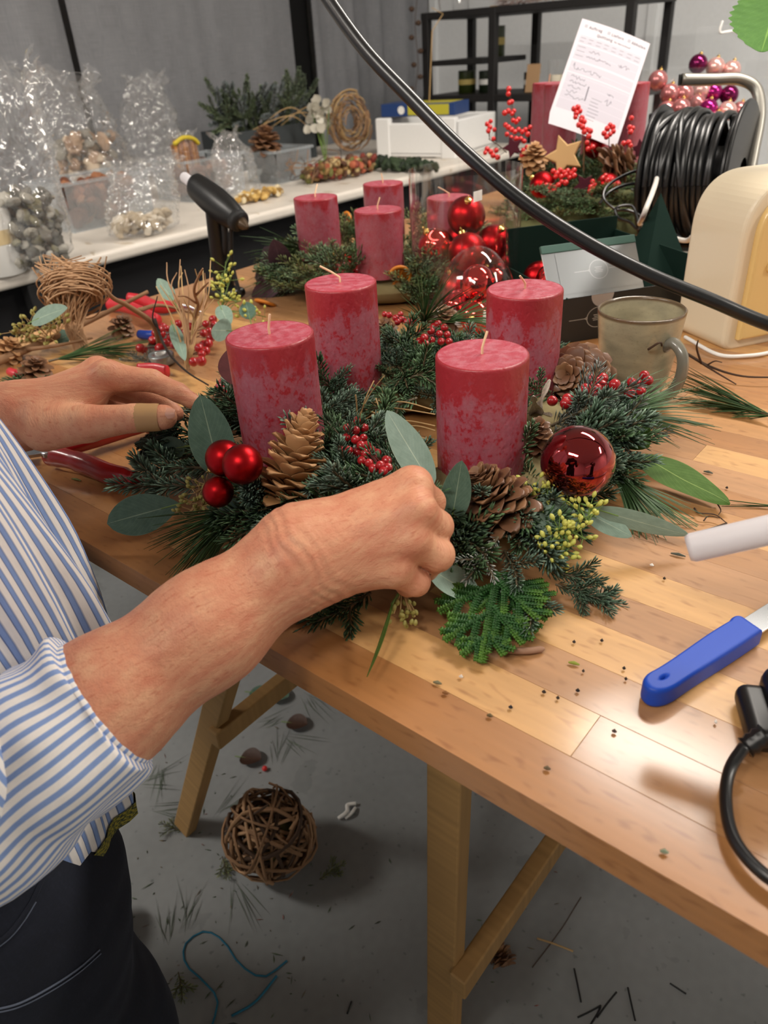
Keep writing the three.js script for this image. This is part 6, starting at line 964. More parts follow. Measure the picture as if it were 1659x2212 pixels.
  pineCone('tiny brown cone by the thick branch', P(265, 704, 0.757), V(0.2, 0.7, 0.4), 0.026, 0.014, coneM, { rows: 34, open: 0.9, seed: 97, merged: true }); pineCone('small spiky brown cone behind the wrist', P(78, 798, 0.757), V(0.1, 0.9, 0.3), 0.028, 0.016, coneM, { rows: 36, open: 0.9, seed: 98, merged: true }); pineCone('dried tan cone at the left table end', P(18, 758, 0.757), V(0.3, 0.7, 0.4), 0.034, 0.016, coneTan, { rows: 40, open: 0.9, seed: 99, merged: true });
  const scr = (label, seed, geo, a, b, s = 1, nm = 'fir_clipping') => { const p = P(...a), o = single(nm, geo, needleM, label, 'clipping', p); aim(o, P(...b).sub(p), UPV); o.scale.setScalar(s); };
  scr('short fir clipping behind the wrist', 1, FIR[1], [110, 822, 0.746], [40, 818, 0.748], 1.1); scr('grey cypress clipping next to the silver tape', 2, GREY, [335, 790, 0.746], [290, 770, 0.748], 0.8, 'cypress_clipping'); scr('pine needle clipping beside the curly roots', 3, pineGeo(231, 0.03, 0.11, 30, 0.25, 0.02), [180, 755, 0.746], [230, 757, 0.746], 1, 'pine_clipping'); scr('long pine needle clipping near the spiky cone', 4, pineGeo(232, 0.03, 0.10, 36, 0.3, 0.05), [105, 780, 0.746], [145, 770, 0.75], 1, 'pine_clipping');
  const pc = pineGeo(233, 0.05, 0.11, 90, 0.35, 0.05); scr('long-needled pine clipping lying alone on the bare table', 5, pc, [1700, 905, 0.752], [1640, 890, 0.75], 1, 'pine_clipping'); scr('fir tip lying by the front of the wreath', 6, FIR[0], [1230, 1275, 0.746], [1285, 1290, 0.744], 0.7);
  scr('two dark pine needles lying before the glue stick', 7, pineGeo(234, 0.012, 0.05, 3, 0.1, 0), [1700, 1095, 0.743], [1622, 1088, 0.743], 1, 'pine_clipping');
  tw('bare thin twig lying behind the pine needles', [[H(1400, 755, 0.07), H(1425, 740, 0.08), H(1415, 790, 0.03), H(1400, 830, 0.01), 0.0012], [H(1485, 765, 0.02), H(1530, 790, 0.012), H(1600, 812, 0.01), H(1700, 815, 0.01), 0.0018], [H(1485, 765, 0.02), H(1540, 800, 0.01), H(1590, 830, 0.006), 0.0016], [H(1515, 785, 0.014), H(1505, 750, 0.04), H(1508, 735, 0.05), 0.0014], [H(1525, 790, 0.012), H(1545, 780, 0.02), H(1560, 783, 0.02), 0.001]], twigM);
  tw('crumpled dried rootlet under the long green leaf', [[H(1500, 1098, 0.003), H(1510, 1108, 0.006), H(1545, 1112, 0.006), H(1570, 1130, 0.004), 0.0008], [H(1570, 1130, 0.004), H(1540, 1140, 0.003), H(1515, 1147, 0.002), 0.0008], [H(1548, 1085, 0.004), H(1557, 1103, 0.004), H(1552, 1112, 0.004), 0.0006], [H(1520, 1125, 0.004), H(1530, 1115, 0.006), H(1560, 1120, 0.006), 0.0006], [H(1578, 1138, 0.003), H(1560, 1133, 0.004), 0.0006]], twigM);
  single('stick_piece', bend([P(1082, 1401, 0.7435), P(1105, 1405, 0.7438), P(1140, 1406, 0.7435), P(1176, 1401, 0.743)], (k) => 0.0024 * (k > 0.93 ? 0.4 : 1), 14, 8), mat({ color: 0x9b765e, roughness: 0.8 }), 'short peeled stick in front of the green scaly frond', 'stick');
  const bits = [[1240, 1433, 12, 0x8f9a3a], [1465, 1198, 16, 0x4d5248], [1530, 1020, 10, 0x55594c], [1408, 1221, 4, 0xf2efe8], [1435, 1840, 9, 0x7f8a72], [945, 1475, 9, 0x7b7456], [962, 1497, 6, 0x8a5a2c], [1182, 1660, 7, 0x6a5a42], [1058, 1546, 6, 0x6b5a3a], [1327, 1580, 5, 0x463a30], [1103, 1528, 4, 0x2a2228], [1175, 1495, 4, 0x33261c], [1205, 1508, 3, 0x33261c], [1240, 1387, 3, 0x221a1a], [1300, 1384, 3, 0x221a1a], [1348, 1444, 3, 0x221a1a], [1352, 1467, 2.5, 0x221a1a], [1248, 1492, 4, 0x201818], [1570, 1054, 2.5, 0x33261c], [1546, 1560, 2.5, 0xf2efe8], [1435, 1250, 2.5, 0x33261c], [1260, 1050 + 400, 2, 0x33261c], [165, 1036, 10, 0x6e7a3a], [996, 1462, 4, 0xe9ddd0]];
  bits.forEach(([x, y, l, c], i) => { const a = P(x - l, y - l * 0.2, TABLE + 0.0016), b = P(x + l, y + l * 0.25, TABLE + 0.0016); single('plant_crumb', sweep([a, a.clone().lerp(b, 0.5).add(V(0, 0.0006, 0)), b], [0.0006, 0.0014, 0.0005], 6), mat({ color: c, roughness: 0.7 }), (c > 0xe00000 ? 'tiny white flake lying on the bare table' : c < 0x480000 ? 'tiny black speck lying on the bare table' : l > 8 ? 'small green leaf scrap lying on the bare table' : 'tiny brown bark crumb lying on the bare table'), 'crumb', null, 'crumbs on the table'); });
}
// ---------------------------------------------------------------- things on the white board
const onB = (px, py) => P(px, py, TABLE);
function bagGeo(rx, rz, h, seed, flare = 0.3) { // crumpled clear bag, standing on y = 0
  const A = new Acc(), nu = 96, nv = 70, rows = [];
  for (let j = 0; j <= nv; j++) { const t = j / nv, row = []; for (let i = 0; i <= nu; i++) { const a = i / nu * TAU, c = Math.cos(a), s = Math.sin(a); const prof = t < 0.08 ? 0.3 + 0.7 * Math.sqrt(t / 0.08) : t < 0.62 ? 1 : 1 - (1 - flare) * sstep(0.62, 0.92, t) + (t > 0.92 ? 0.25 * (t - 0.92) / 0.08 : 0);
    const n1 = Math.abs(ns(c * 2.2 + seed, t * 6, s * 2.2)), n2 = Math.abs(ns(c * 5 + seed, t * 13, s * 5 + 3)), n3 = Math.abs(ns(c * 10, t * 24 + seed, s * 10)) * 2.4 - 0.6; const k = prof * (1 - 0.30 * n1 * (0.4 + t) - 0.26 * n2 * (0.35 + t) - 0.055 * n3 * (0.3 + t) + 0.22 * ns(c * 1.2 + seed, t * 2.2, s * 1.2) * t); row.push(A.v(c * rx * k + t * t * 0.04 * Math.sin(seed), Math.max(0.001, h * t * (1 + 0.16 * t * ns(c * 1.5, seed, s * 1.5))), s * rz * k, null, i / nu, t)); } rows.push(row); }
  for (let j = 0; j < nv; j++) for (let i = 0; i < nu; i++) A.quad(rows[j][i], rows[j + 1][i], rows[j + 1][i + 1], rows[j][i + 1]); return A.geo();
}
function bag(label, pos, rx, rz, h, seed, flare) { const g = thing('plastic_bag', label, 'plastic bag', pos); part('film', bagGeo(rx, rz, h, seed, flare), bagPlastic, g); part('seal_strip', bend([V(-rx * 0.5, h * 0.93, 0), V(0, h * 0.97, rz * 0.2), V(rx * 0.5, h * 0.95, 0)], 0.0015, 12, 5), bagPlastic, g); return g; }
function fill(name, label, pos, rx, rz, h, n, size, cols, seed, category = 'filling') { // loose filling nobody could count
  const q = rng(seed), gs = [], base = new THREE.IcosahedronGeometry(1, 1); { const p = base.attributes.position; for (let i = 0; i < p.count; i++) { const k = 1 + 0.3 * ns(p.getX(i) * 3, p.getY(i) * 3, p.getZ(i) * 3); p.setXYZ(i, p.getX(i) * k, p.getY(i) * k * 0.6, p.getZ(i) * k); } base.computeVertexNormals(); }
  const o = new THREE.InstancedMesh(base, mat({ color: 0xffffff, roughness: 0.7 }), n), M = new THREE.Matrix4(), c = new THREE.Color();
  for (let i = 0; i < n; i++) { const a = q() * TAU, k = Math.sqrt(q()), s = size * (0.6 + q() * 0.8); M.compose(V(Math.cos(a) * rx * k, s * 0.6 + q() * h, Math.sin(a) * rz * k), new THREE.Quaternion().setFromEuler(new THREE.Euler(q() * 6, q() * 6, q() * 6)), V(s, s, s)); o.setMatrixAt(i, M); c.set(cols[Math.floor(q() * cols.length)]); o.setColorAt(i, c); }
  o.name = numbered(name); o.position.copy(pos); o.castShadow = o.receiveShadow = true; tag(o, label, category, null, 'stuff'); scene.add(o); return o;
}
function tub(label, pos, w, h, d, turn = 0) { const g = thing('storage_tub', label, 'plastic tub', pos); g.rotation.y = turn; const t = 0.002; part('tub_floor', box(w - 0.02, t, d - 0.02, 0.0008, 0, t / 2, 0), tubMilky, g); for (const s of [-1, 1]) { const a = part('tub_wall', box(w - 0.008, h, t, 0.0008, 0, h / 2, 0), tubMilky, g); a.position.z = s * (d / 2 - 0.006); a.rotation.x = s * 0.06; const b = part('tub_wall', box(t, h, d - 0.008, 0.0008, 0, h / 2, 0), tubMilky, g); b.position.x = s * (w / 2 - 0.006); b.rotation.z = -s * 0.06; part('tub_rim', box(w + 0.014, 0.009, 0.009, 0.003), tubMilky, g).position.set(0, h, s * (d / 2 + 0.001)); part('tub_rim', box(0.009, 0.009, d + 0.008, 0.003), tubMilky, g).position.set(s * (w / 2 + 0.003), h, 0); } return g; }
const GREYS = [0x8c877c, 0x6f6a60, 0x9d978a, 0x57534a, 0xb5b0a4, 0x7a7458], BROWNS = [0x6d3e28, 0x8a5236, 0x53301f, 0x9a6544];
{
  const b1 = onB(88, 575); bag('tall crumpled clear bag of grey pods at the end of the white board', b1, 0.082, 0.075, 0.37, 1.7, 0.75); fill('dried_pods', 'grey dried pods filling the tall clear bag', b1.clone().setY(TABLE + 0.006), 0.062, 0.055, 0.13, 260, 0.0125, GREYS, 5);
  const b2 = onB(265, 440); bag('largest crumpled clear bag standing behind the tubs', b2.clone().add(V(-0.02, 0.0, -0.10)), 0.135, 0.11, 0.36, 4.3, 0.7); fill('dried_slices', 'pale dried slices in the largest clear bag', b2.clone().add(V(-0.02, 0.006, -0.10)), 0.09, 0.07, 0.17, 120, 0.02, [0xb89a80, 0x9b7c62, 0x8f8a80, 0xc8b49c], 6);
  bag('crumpled clear bag sagging in front of the first tub', onB(325, 508).add(V(0, 0, -0.02)), 0.10, 0.065, 0.17, 7.9, 0.9); fill('shell_pieces', 'pale shell pieces in the sagging clear bag', onB(325, 508).add(V(0, 0.006, -0.02)), 0.075, 0.04, 0.03, 110, 0.011, [0xc9b9a0, 0xb5a48a, 0xddd2c0], 7);
  bag('small empty clear bag arched over behind the glue gun', onB(535, 430).add(V(0, 0, -0.03)), 0.075, 0.05, 0.18, 10.4, 0.5); fill('dried_petals', 'golden dried petals in front of the small bag', onB(560, 432).add(V(0, 0.004, 0)), 0.10, 0.035, 0.012, 120, 0.009, [0xb08a45, 0xcaa862, 0x8f6e38, 0xd8c9a6], 8);
  bag('crumpled clear bag leaning at the back against the curtain', V(1.70, TABLE, -2.44), 0.11, 0.09, 0.33, 13.2, 0.6);
  const t1 = onB(255, 480).add(V(-0.02, 0, -0.06)); tub('milky storage tub of brown slices behind the sagging bag', t1, 0.26, 0.115, 0.17, 0.02); fill('bark_pieces', 'brown bark pieces in the first tub', t1.clone().setY(TABLE + 0.006), 0.11, 0.065, 0.08, 90, 0.02, BROWNS, 9);
  const t2 = onB(470, 425).add(V(0, 0, -0.07)); tub('milky storage tub with brown discs behind the glue gun', t2, 0.22, 0.11, 0.17, 0.03); fill('wood_discs', 'brown wooden discs in the tub behind the glue gun', t2.clone().setY(TABLE + 0.006), 0.09, 0.065, 0.07, 70, 0.018, BROWNS, 10);
  const t3 = onB(620, 392).add(V(0.02, 0, -0.05)); tub('milky storage tub with dark cones', t3, 0.17, 0.095, 0.15, 0.02); fill('dark_cones', 'dark little cones heaped in the tub', t3.clone().setY(TABLE + 0.006), 0.065, 0.055, 0.05, 40, 0.02, [0x3a2a20, 0x4d372a, 0x2a1d16], 11);
  pineCone('big brown cone sitting on the tub of dark cones', t3.clone().add(V(-0.055, 0.125, 0.01)), V(0.1, 1, 0.2), 0.066, 0.036, coneM, { rows: 54, open: 0.7, seed: 101 });
  const cs = thing('cinnamon_bundle', 'bundle of cinnamon sticks in yellow-tied clear bag', 'cinnamon sticks', t2.clone().add(V(-0.035, 0.075, -0.01))), q = rng(12); for (let i = 0; i < 16; i++) { const x = (i % 8 - 3.5) * 0.0105, z = Math.floor(i / 8) * 0.012; part('cinnamon_stick', sweep([V(x, 0, z), V(x + (q() - 0.5) * 0.008, 0.075 + q() * 0.015, z)], 0.0052, 9), mat({ color: [0xa0672f, 0x8a5226, 0xb87d3e][i % 3], roughness: 0.7 }), cs); } part('yellow_tie', bend([V(-0.045, 0.078, 0.018), V(-0.01, 0.092, 0.02), V(0.03, 0.084, 0.02), V(0.045, 0.07, 0.018)], 0.006, 16, 8), mat({ color: 0xc9b22a, roughness: 0.6 }), cs); part('bag_film', bagGeo(0.055, 0.028, 0.105, 3.1, 0.8), bagPlastic, cs);
  const cn = onB(10, 590); const ct = thing('white_canister', 'white canister with beige band at the end of the board', 'canister', cn); part('canister', lathe([[0.0001, 0.001], [0.045, 0.001], [0.045, 0.125], [0.04, 0.132], [0.0001, 0.132]], 32), whiteM, ct); part('paper_band', lathe([[0.0456, 0.062], [0.0456, 0.09]], 32), mat({ color: 0xcdb78d, roughness: 0.8 }), ct);
  // planter with blue-grey branches
  const pl = V(2.20, TABLE, -2.44), pg = thing('planter', 'long dark planter with wiry grey-green branches', 'planter', pl); part('trough', join([box(0.4, 0.13, 0.012, 0.003, 0, 0.065, 0.1), box(0.4, 0.13, 0.012, 0.003, 0, 0.065, -0.1), box(0.012, 0.13, 0.2, 0.003, -0.194, 0.065, 0), box(0.012, 0.13, 0.2, 0.003, 0.194, 0.065, 0), box(0.4, 0.012, 0.2, 0.003, 0, 0.006, 0)]), mat({ color: 0x353b3e, roughness: 0.6 }), pg); part('soil', box(0.376, 0.02, 0.19, 0.004, 0, 0.105, 0), mat({ color: 0x2a241c, roughness: 1 }), pg);
  const sprayG = [0, 1, 2].map((k) => firGeo(410 + k, 0.26, 0.021, 150, [[0.12, 0.16, 0.10], [0.17, 0.20, 0.20], [0.11, 0.15, 0.08]][k], { flat: 1, w: 0.0042, up: 0 })); const r = rng(13);
  for (let i = 0; i < 34; i++) { const a = V(rr(-0.17, 0.17, r), 0.11, rr(-0.07, 0.07, r)); put('branch', sprayG[i % 3], needleM, pg, a, V(a.x * 3.2 + (r() - 0.55) * 0.9, 0.45 + r() * 0.5, r() * 0.6 - 0.05).normalize(), V(0, 0, 1), rr(0.5, 0.85, r)); }
  for (let i = 0; i < 4; i++) { const a = V(-0.15 + i * 0.06, 0.11, 0.05); part('long_stem', bend([a, a.clone().add(V(0.1 + r() * 0.1, 0.05 + r() * 0.04, 0.1)), a.clone().add(V(0.22 + r() * 0.1, 0.02 - r() * 0.05, 0.14))], 0.0016, 16, 5), strawM, pg); }
  // straw ring with white seed heads
  const rc = V(2.50, TABLE, -2.24), rg = thing('straw_ring', 'upright ring of rough straw beside the white foam box', 'straw ring', rc.clone().setY(TABLE)); for (let i = 0; i < 170; i++) { const a0 = r() * TAU, rad = 0.072 + (r() - 0.5) * 0.075, zz = (r() - 0.5) * 0.09, pts = []; for (let k = 0; k <= 8; k++) { const a = a0 + k * 0.12; pts.push(V(Math.cos(a) * rad * 0.8, 0.122 + Math.sin(a) * rad, zz + (r() - 0.5) * 0.012)); } part('straw_strand', sweep(pts, 0.0024, 4), [strawM, rootM, twigTan][i % 3], rg); } rg.rotation.y = -0.45;
  const wp = V(2.30, TABLE, -2.20), wg = thing('white_seed_heads', 'white silvery seed heads stuck in front of the straw ring', 'dried flowers', wp.clone().setY(TABLE)); for (let i = 0; i < 26; i++) { const p = V((r() - 0.5) * 0.11, 0.10 + r() * 0.11, (r() - 0.5) * 0.06); part('seed_head', leafG(0.034, ovate(0.017), { th: 0.001, nl: 6, nw: 3, cup: 0.3 }), mat({ color: [0xcfcabc, 0xb7b1a2, 0x9a9484][i % 3], roughness: 0.7 }), wg).position.copy(p); const m = wg.children[wg.children.length - 1]; aim(m, V(r() - 0.5, r(), r() - 0.5), toEye(wp)); } for (let i = 0; i < 6; i++) part('stalk', sweep([V((r() - 0.5) * 0.02, 0.001, 0), V((r() - 0.5) * 0.1, 0.18, 0)], 0.0018, 5), greenStem, wg);
  // foam box, printed carton on it
  const s0 = onB(815, 341), s1 = onB(985, 343), fb = thing('foam_box', 'white polystyrene box on the board by the curtain', 'foam box', s0.clone()), foam = mat({ map: tex(128, 128, (u, v) => { const n = ns(u * 60, v * 60) * 8; return [232 + n, 231 + n, 229 + n]; }), roughness: 0.85 });
  fb.rotation.y = -1.42; const FWd = 0.336, FH = 0.125, FD = 0.36; part('foam_floor', box(FWd, 0.02, FD, 0.006, FWd / 2, 0.014, -FD / 2), foam, fb);
  part('foam_wall', box(FWd, FH - 0.015, 0.024, 0.006, FWd / 2, FH / 2, -0.012), foam, fb); part('foam_wall', box(FWd, FH, 0.024, 0.006, FWd / 2, FH / 2, -FD + 0.012), foam, fb); for (const x of [0.012, FWd - 0.012]) part('foam_wall', box(0.024, FH, FD, 0.006, x, FH / 2, -FD / 2), foam, fb); part('corner_post', box(0.06, FH + 0.012, 0.03, 0.006, 0.03, FH / 2 + 0.004, -0.012), foam, fb); part('corner_post', box(0.06, FH + 0.012, 0.03, 0.006, FWd - 0.03, FH / 2 + 0.004, -0.012), foam, fb); for (const x of [0.05, FWd - 0.05]) part('foot', box(0.07, 0.012, 0.05, 0.003, x, 0.006, -0.03), foam, fb);
  fb.updateMatrixWorld(); const cp = fb.localToWorld(V(0.03, FH + 0.012, -0.03)), cb = thing('printed_carton', 'flat blue and yellow carton lying on the foam box', 'carton', cp); cb.rotation.y = -1.36; const bl = phys({ color: 0x14376f, roughness: 0.4 }), ye = phys({ color: 0xb9b02e, roughness: 0.45 }); part('carton', box(0.30, 0.042, 0.14, 0.002, 0.13, 0.021, -0.07), bl, cb); part('yellow_print', box(0.165, 0.034, 0.0012, 0.0003, 0.175, 0.021, 0.0006), ye, cb); part('white_emblem', new THREE.CircleGeometry(0.014, 24), whiteM, cb).position.set(0.065, 0.021, 0.0008); part('top_print', box(0.165, 0.001, 0.13, 0.0003, 0.175, 0.0423, -0.07), ye, cb);
  fill('fir_clippings', 'dark green clippings heaped beneath the foam box', onB(880, 358).add(V(-0.10, 0.003, 0.0)), 0.06, 0.20, 0.015, 160, 0.013, [0x20301a, 0x2c3d22, 0x1a2616], 14);
  fill('dried_blossoms', 'reddish and brown dried blossoms on the white board', onB(735, 385).add(V(0.02, 0.003, -0.02)), 0.16, 0.08, 0.035, 220, 0.012, [0x7a2f22, 0x8a6a3c, 0x5c3c2a, 0xa8583a, 0x6a6a34, 0xb9a070], 15);
  const dt = thing('dry_twig_heap', 'loose heap of brown dry twigs on the white board', 'twigs', onB(705, 395).add(V(0, 0, -0.04))); for (let i = 0; i < 30; i++) { const a = V((r() - 0.5) * 0.2, 0.004 + r() * 0.05, (r() - 0.5) * 0.1); part('twig', bend([a, a.clone().add(V((r() - 0.5) * 0.08, r() * 0.04, (r() - 0.5) * 0.05)), a.clone().add(V((r() - 0.5) * 0.18, r() * 0.06, (r() - 0.5) * 0.08))], 0.0012, 8, 4), [twigM, twigTan][i % 2], dt); }
  for (const [x, y] of [[728, 328], [742, 338]]) single('tea_light', moved(lathe([[0.0001, 0], [0.019, 0], [0.02, 0.018], [0.017, 0.018], [0.0001, 0.016]], 20), 0, 0.001, 0), whiteM, 'small white tea light among the dried blossoms', 'tea light', onB(x, y + 38).add(V(0, 0.02, 0)), 'tea lights on the board');
}
// ---------------------------------------------------------------- black shelf by the wall
{
  const g = thing('shelf_unit', 'black open shelf in the corner with candles and jars', 'shelf', V(3.20, 0, -1.79)), sm = mat({ color: 0x100d0d, roughness: 0.55 }), w = 0.90, dpt = 0.34;
  for (const z of [-w / 2, -0.12, w / 2]) for (const x of [-dpt / 2, dpt / 2]) part('post', box(0.032, 1.21, 0.032, 0.003, 0, 0.605, 0), sm, g).position.set(x, 0.001, z);
  for (const y of [0.30, 0.62, 0.897, 1.20]) part('shelf_board', box(dpt + 0.03, 0.026, w + 0.04, 0.003), sm, g).position.set(0, y, 0);
  part('shelf_board', box(dpt, 0.02, 0.27, 0.003), sm, g).position.set(0, 1.03, -0.30);
  const Z = (z, y, x = -0.05) => V(3.2 + x, y + (y < 1 ? -0.018 : y < 1.1 ? -0.005 : 0.01), -1.79 + z * 1.09), gl = phys({ color: 0x2f3a12, roughness: 0.3 }), lab = mat({ color: 0xc9b46a, roughness: 0.6 });
  const jar = (label, p, r, h, m, lm, cat = 'candle jar', grp) => { const t = thing('jar', label, cat, p, grp); part('vessel', lathe([[0.0001, 0.001], [r, 0.001], [r, h], [r * 0.9, h], [r * 0.9, h * 0.85], [0.0001, h * 0.84]], 24), m, t); part('paper_band', lathe([[r + 0.0006, h * 0.38], [r + 0.0006, h * 0.62]], 24), lm, t); return t; };
  jar('olive green jar with yellow band on the shelf', Z(-0.30, 0.929), 0.038, 0.085, gl, lab); jar('dark green jar with pale band on the shelf', Z(-0.205, 0.929), 0.036, 0.082, phys({ color: 0x1a2416, roughness: 0.3 }), whiteM);
  jar('olive green bottle with pale label on the middle shelf', Z(-0.18, 1.046, -0.02), 0.032, 0.11, gl, lab, 'bottle'); jar('small black jar with pale band on the shelf', Z(-0.02, 0.929), 0.02, 0.07, blackM, whiteM);
  for (const [z, l] of [[0.12, 'glass votive with cream wax beside the kraft tag'], [0.19, 'glass votive with cream wax nearer the order slip']]) { const t = thing('votive_glass', l, 'candle jar', Z(z, 0.929, -0.1)); part('glass', lathe([[0.0001, 0.001], [0.031, 0.001], [0.033, 0.11], [0.031, 0.11], [0.029, 0.004], [0.0001, 0.003]], 24), clearPlastic, t); part('wax', lathe([[0.0001, 0.005], [0.0285, 0.005], [0.0295, 0.06], [0.0001, 0.06]], 24), mat({ color: 0xcfc6b2, roughness: 0.6 }), t); }
  const kt = thing('kraft_tag', 'brown kraft paper tag leaning on the votive', 'tag', Z(0.03, 0.93, -0.12)); part('card', box(0.003, 0.10, 0.06, 0.0008, 0, 0.05, 0), mat({ color: 0xa98763, roughness: 0.85 }), kt); part('string', sweep([V(0, 0.098, 0), V(0.01, 0.07, 0.03)], 0.0007, 4), strawM, kt); kt.rotation.z = -0.15;
  const pl = thing('pink_plume', 'pale pink fluffy plume lying on the top shelf', 'plume', Z(-0.05, 1.205)), q = rng(15), A = new Acc(); sweep([V(0, 0.004, -0.12), V(0, 0.012, 0.12)], 0.003, 5, { acc: A, color: [0.5, 0.38, 0.34] }); for (let i = 0; i < 420; i++) { const z = rr(-0.12, 0.12, q), d = V(q() - 0.75, q() * 0.9 - 0.35, q() - 0.5).normalize(); A.blade(V(0, 0.02, z), d, d.clone().cross(V(0, 1, 0.2)).normalize(), 0.03 + q() * 0.035, 0.0016, tint(q, [0.56, 0.42, 0.38], 0.15)); } part('plume', A.geo(), needleM, pl); part('quill', sweep([V(0, 0.003, -0.12), V(0, 0.003, -0.16)], 0.0025, 6), strawM, pl);
  const gv = thing('glass_jar', 'empty glass jar on the top shelf', 'glass jar', Z(-0.33, 1.204)); part('glass', lathe([[0.0001, 0.001], [0.035, 0.001], [0.038, 0.09], [0.036, 0.09], [0.033, 0.004], [0.0001, 0.003]], 24), clearPlastic, gv); part('jar_rim', new THREE.TorusGeometry(0.037, 0.0015, 6, 24), clearPlastic, gv).position.y = 0.09; gv.children[1].rotation.x = Math.PI / 2;
  const ga = thing('pod_garland', 'hanging garland of brown dried pods beside the shelf', 'garland', Z(-0.42, 1.27, -0.2)), gp = [V(0, 0.05, 0), V(0.0, -0.1, -0.03), V(0.0, -0.25, -0.02), V(0, -0.38, -0.04), V(0, -0.46, 0.01)]; part('cord', bend(gp, 0.0014, 24, 5), twigM, ga); curve(gp, 12).forEach((p, i) => { const b = part('pod', ballLow, twigM, ga); b.scale.set(0.012, 0.010, 0.012); b.position.copy(p).add(V(-0.004, 0, (i % 2 ? 1 : -1) * 0.02)); }); part('loop', bend([V(0, 0.05, 0), V(0.08, 0.02, 0.02), V(0.1, -0.06, 0.03)], 0.0014, 10, 5), twigM, ga);
  const st = thing('loose_stalk', 'thin pale stalk leaning behind the foam box', 'stalk', onB(935, 345).add(V(0.1, 0, -0.1))); part('stalk', sweep([V(0, 0.001, 0), V(0.02, 0.4, 0.02)], 0.002, 5), strawM, st); part('bent_tip', sweep([V(0.02, 0.4, 0.02), V(0.06, 0.45, 0.04), V(0.02, 0.47, 0.02)], 0.0015, 5), strawM, st);
}
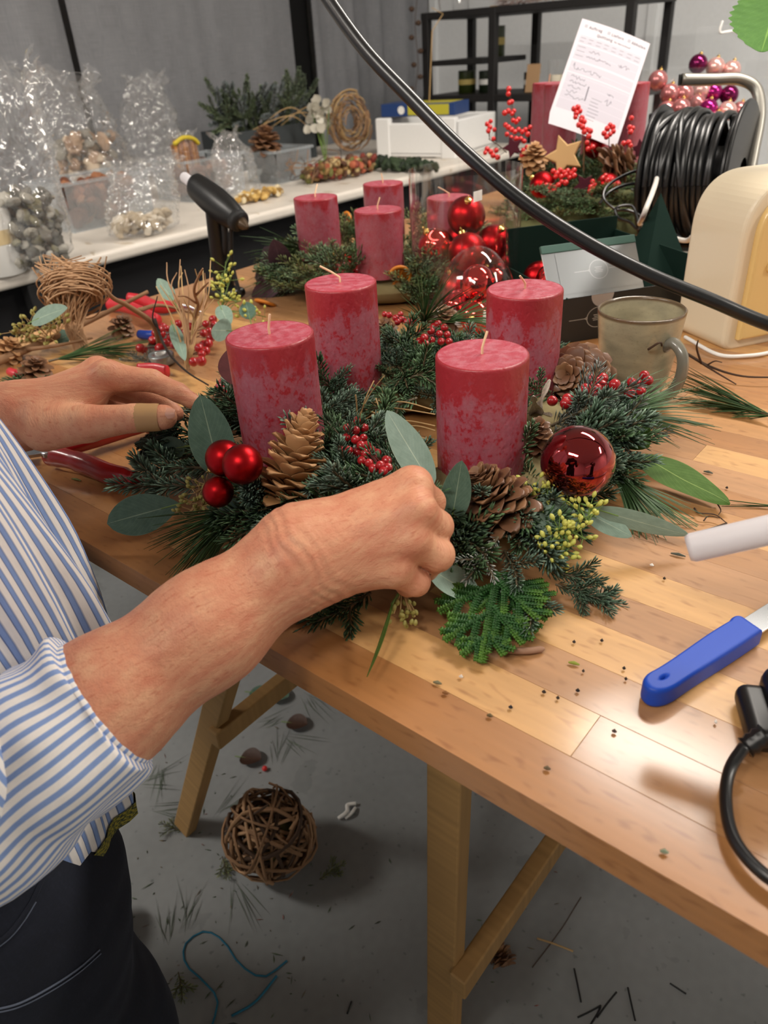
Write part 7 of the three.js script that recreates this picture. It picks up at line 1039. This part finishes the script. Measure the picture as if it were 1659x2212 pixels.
// ---------------------------------------------------------------- on the floor
{
  const fl = (px, py, h = 0.001) => P(px, py, h), q = rng(17);
  const wb = fl(598, 1868).setY(0.066), g = thing('twig_ball', 'ball of wound brown twigs lying on the floor', 'twig ball', wb); g.position.y = 0.082; g.scale.setScalar(1.22);
  for (let i = 0; i < 70; i++) { const n = V(q() - 0.5, q() - 0.5, q() - 0.5).normalize(), a = V(n.y, -n.x, 0.2).cross(n).normalize(), b = n.clone().cross(a), r = 0.040 + q() * 0.022, o = n.clone().multiplyScalar((q() - 0.5) * 0.07), a0 = q() * 6, rr2 = Math.sqrt(Math.max(0.0006, r * r - o.lengthSq())), pts = []; for (let k = 0; k <= 14; k++) { const t = a0 + k / 14 * 4.6; pts.push(o.clone().addScaledVector(a, Math.cos(t) * rr2).addScaledVector(b, Math.sin(t) * rr2 * (0.9 + 0.1 * Math.sin(k)))); } part('twig_strand', sweep(pts, 0.0013 + q() * 0.0016, 5), [twigM, twigTan, rootM, twigTan][i % 4], g); }
  part('moss_core', new THREE.IcosahedronGeometry(0.034, 2), mat({ color: 0x5c5428, roughness: 1 }), g);
  pineCone('small red-brown cone lying on the grey floor', fl(1080, 2068).setY(0.0125), V(0.4, 0.25, -0.8), 0.036, 0.0125, coneM, { rows: 44, open: 0.6, seed: 111 });
  const ln = (label, pts, r, m, cat, grp, nm) => single(nm, bend(pts.map(([x, y, h]) => fl(x, y, r + (h || 0))), r, 20, 5), m, label, cat, null, grp);
  const bk = mat({ color: 0x0e0e0f, roughness: 0.6 });
  for (const p of [[[1240, 2092], [1248, 2130], [1255, 2165]], [[1248, 2198], [1275, 2185], [1298, 2172]], [[1290, 2198], [1310, 2170], [1332, 2143]], [[1356, 2133], [1364, 2170], [1372, 2205]], [[1447, 2124], [1465, 2136], [1482, 2147]], [[750, 2190], [755, 2177], [760, 2163]], [[1275, 2215], [1290, 2190], [1297, 2175]]]) ln('thin black wire piece on the floor near the trestle leg', p, 0.0012, bk, 'wire', 'black wire pieces on the floor', 'wire_piece');
  ln('pale straight stick lying on the floor', [[1160, 2027], [1200, 2040], [1238, 2055]], 0.0014, strawM, 'stick', undefined, 'floor_stick'); ln('dark thin stalk crossing the pale stick on the floor', [[1255, 1938], [1210, 2010], [1150, 2090]], 0.0007, twigM, 'stalk', undefined, 'floor_stalk');
  ln('curled turquoise string lying on the floor', [[455, 2225], [470, 2160], [440, 2120], [400, 2080], [400, 2040], [440, 2012], [480, 2030], [520, 2085], [570, 2110], [620, 2075]], 0.0014, mat({ color: 0x1f6f8c, roughness: 0.8 }), 'string', undefined, 'string'); ln('short straight turquoise string on the floor', [[500, 2195], [550, 2165], [598, 2108]], 0.0018, mat({ color: 0x1f6f8c, roughness: 0.8 }), 'string', undefined, 'string');
  for (const [x, y, w, m, l] of [[640, 1560, 0.02, brownLeaf, 'dark red fallen leaf on the floor under the table'], [540, 1635, 0.02, brownLeaf, 'curled black-brown fallen leaf near the trestle stretcher'], [560, 1495, 0.018, eucTop, 'green fallen leaf beside the trestle stretcher'], [600, 1500, 0.022, eucTop, 'grey-green fallen leaf under the table']]) { const o = leafBetween('fallen_leaf', l, fl(x - 20, y, 0.006), fl(x + 25, y + 8, 0.008), UPV, w, m, { bendZ: 0.1, cup: 0.3 }); }
  const curl = thing('wood_curl', 'pale twisted shaving on the floor beside the twig ball', 'shaving', fl(748, 1750, 0.006)); part('ribbon', bend([V(-0.02, 0, 0), V(-0.005, 0.006, 0.006), V(0.008, 0.002, -0.004), V(0.02, 0, 0.004)], 0.0032, 16, 7), whiteM, curl); part('ribbon', bend([V(-0.012, -0.002, 0.008), V(0.0, 0.002, 0.012), V(0.014, -0.002, 0.008)], 0.0026, 10, 6), whiteM, curl);
  FS2('dried brown sprig on the floor below the twig ball', [480, 1850], [505, 1910]); FS2('loose fir sprig on the floor behind the twig ball', [690, 1900], [730, 1870]); FS2('withered sprig beside the turquoise string', [385, 2100], [405, 2165]); FS2('small sprig stuck to the foot of the trestle leg', [400, 1795], [360, 1790]);
  function FS2(label, a, b) { const p = fl(a[0], a[1], 0.004), o = single('fir_clipping', FIR_FAR[2], needleM, label, 'clipping', p); aim(o, fl(b[0], b[1], 0.005).sub(p), UPV); o.scale.setScalar(0.6); }
  // swept-together needles, too many to count
  const A = new Acc(), lay = (px, py, an, l, w, c) => { const p = fl(px, py, 0.0012), d = V(Math.cos(an), 0.01, Math.sin(an)); A.blade(p, d, V(-d.z, 0, d.x), l, w, tint(q, c, 0.3)); };
  for (let i = 0; i < 130; i++) { const left = i < 85, k = q(); lay(left ? 280 + q() * 400 : 420 + q() * 830, left ? 1540 + q() * 660 : 1480 + q() * 730, q() * TAU, 0.004 + q() * q() * 0.02, 0.0006 + q() * 0.0008, k < 0.5 ? [0.08, 0.11, 0.06] : k < 0.85 ? [0.15, 0.11, 0.06] : [0.24, 0.09, 0.07]); }
  for (const [x, y, a0] of [[300, 1690, 0.6], [345, 1655, 2.2], [330, 1745, 1.2], [365, 2035, -0.9], [400, 2015, -0.7], [560, 1570, 0.4], [620, 1590, 1.4], [505, 1905, 2.0], [470, 1760, 0.1], [660, 1500, 1.9], [600, 1650, -0.6], [880, 1560, 0.8]]) for (let i = 0; i < 7; i++) lay(x + (q() - 0.5) * 26, y + (q() - 0.5) * 22, a0 + (q() - 0.5) * 0.9, 0.045 + q() * 0.06, 0.0006, [0.09, 0.12, 0.08]);
  const nd = part('fallen_needles', A.geo(), needleM, scene); tag(nd, 'fallen needles and chaff strewn over the grey floor', 'needles', null, 'stuff');
  single('berry', ballLow.clone().scale(0.005, 0.005, 0.005), berryBright, 'single red berry on the floor behind the twig ball', 'berry', fl(572, 1660, 0.0055));
}
renderer.render(scene, camera);
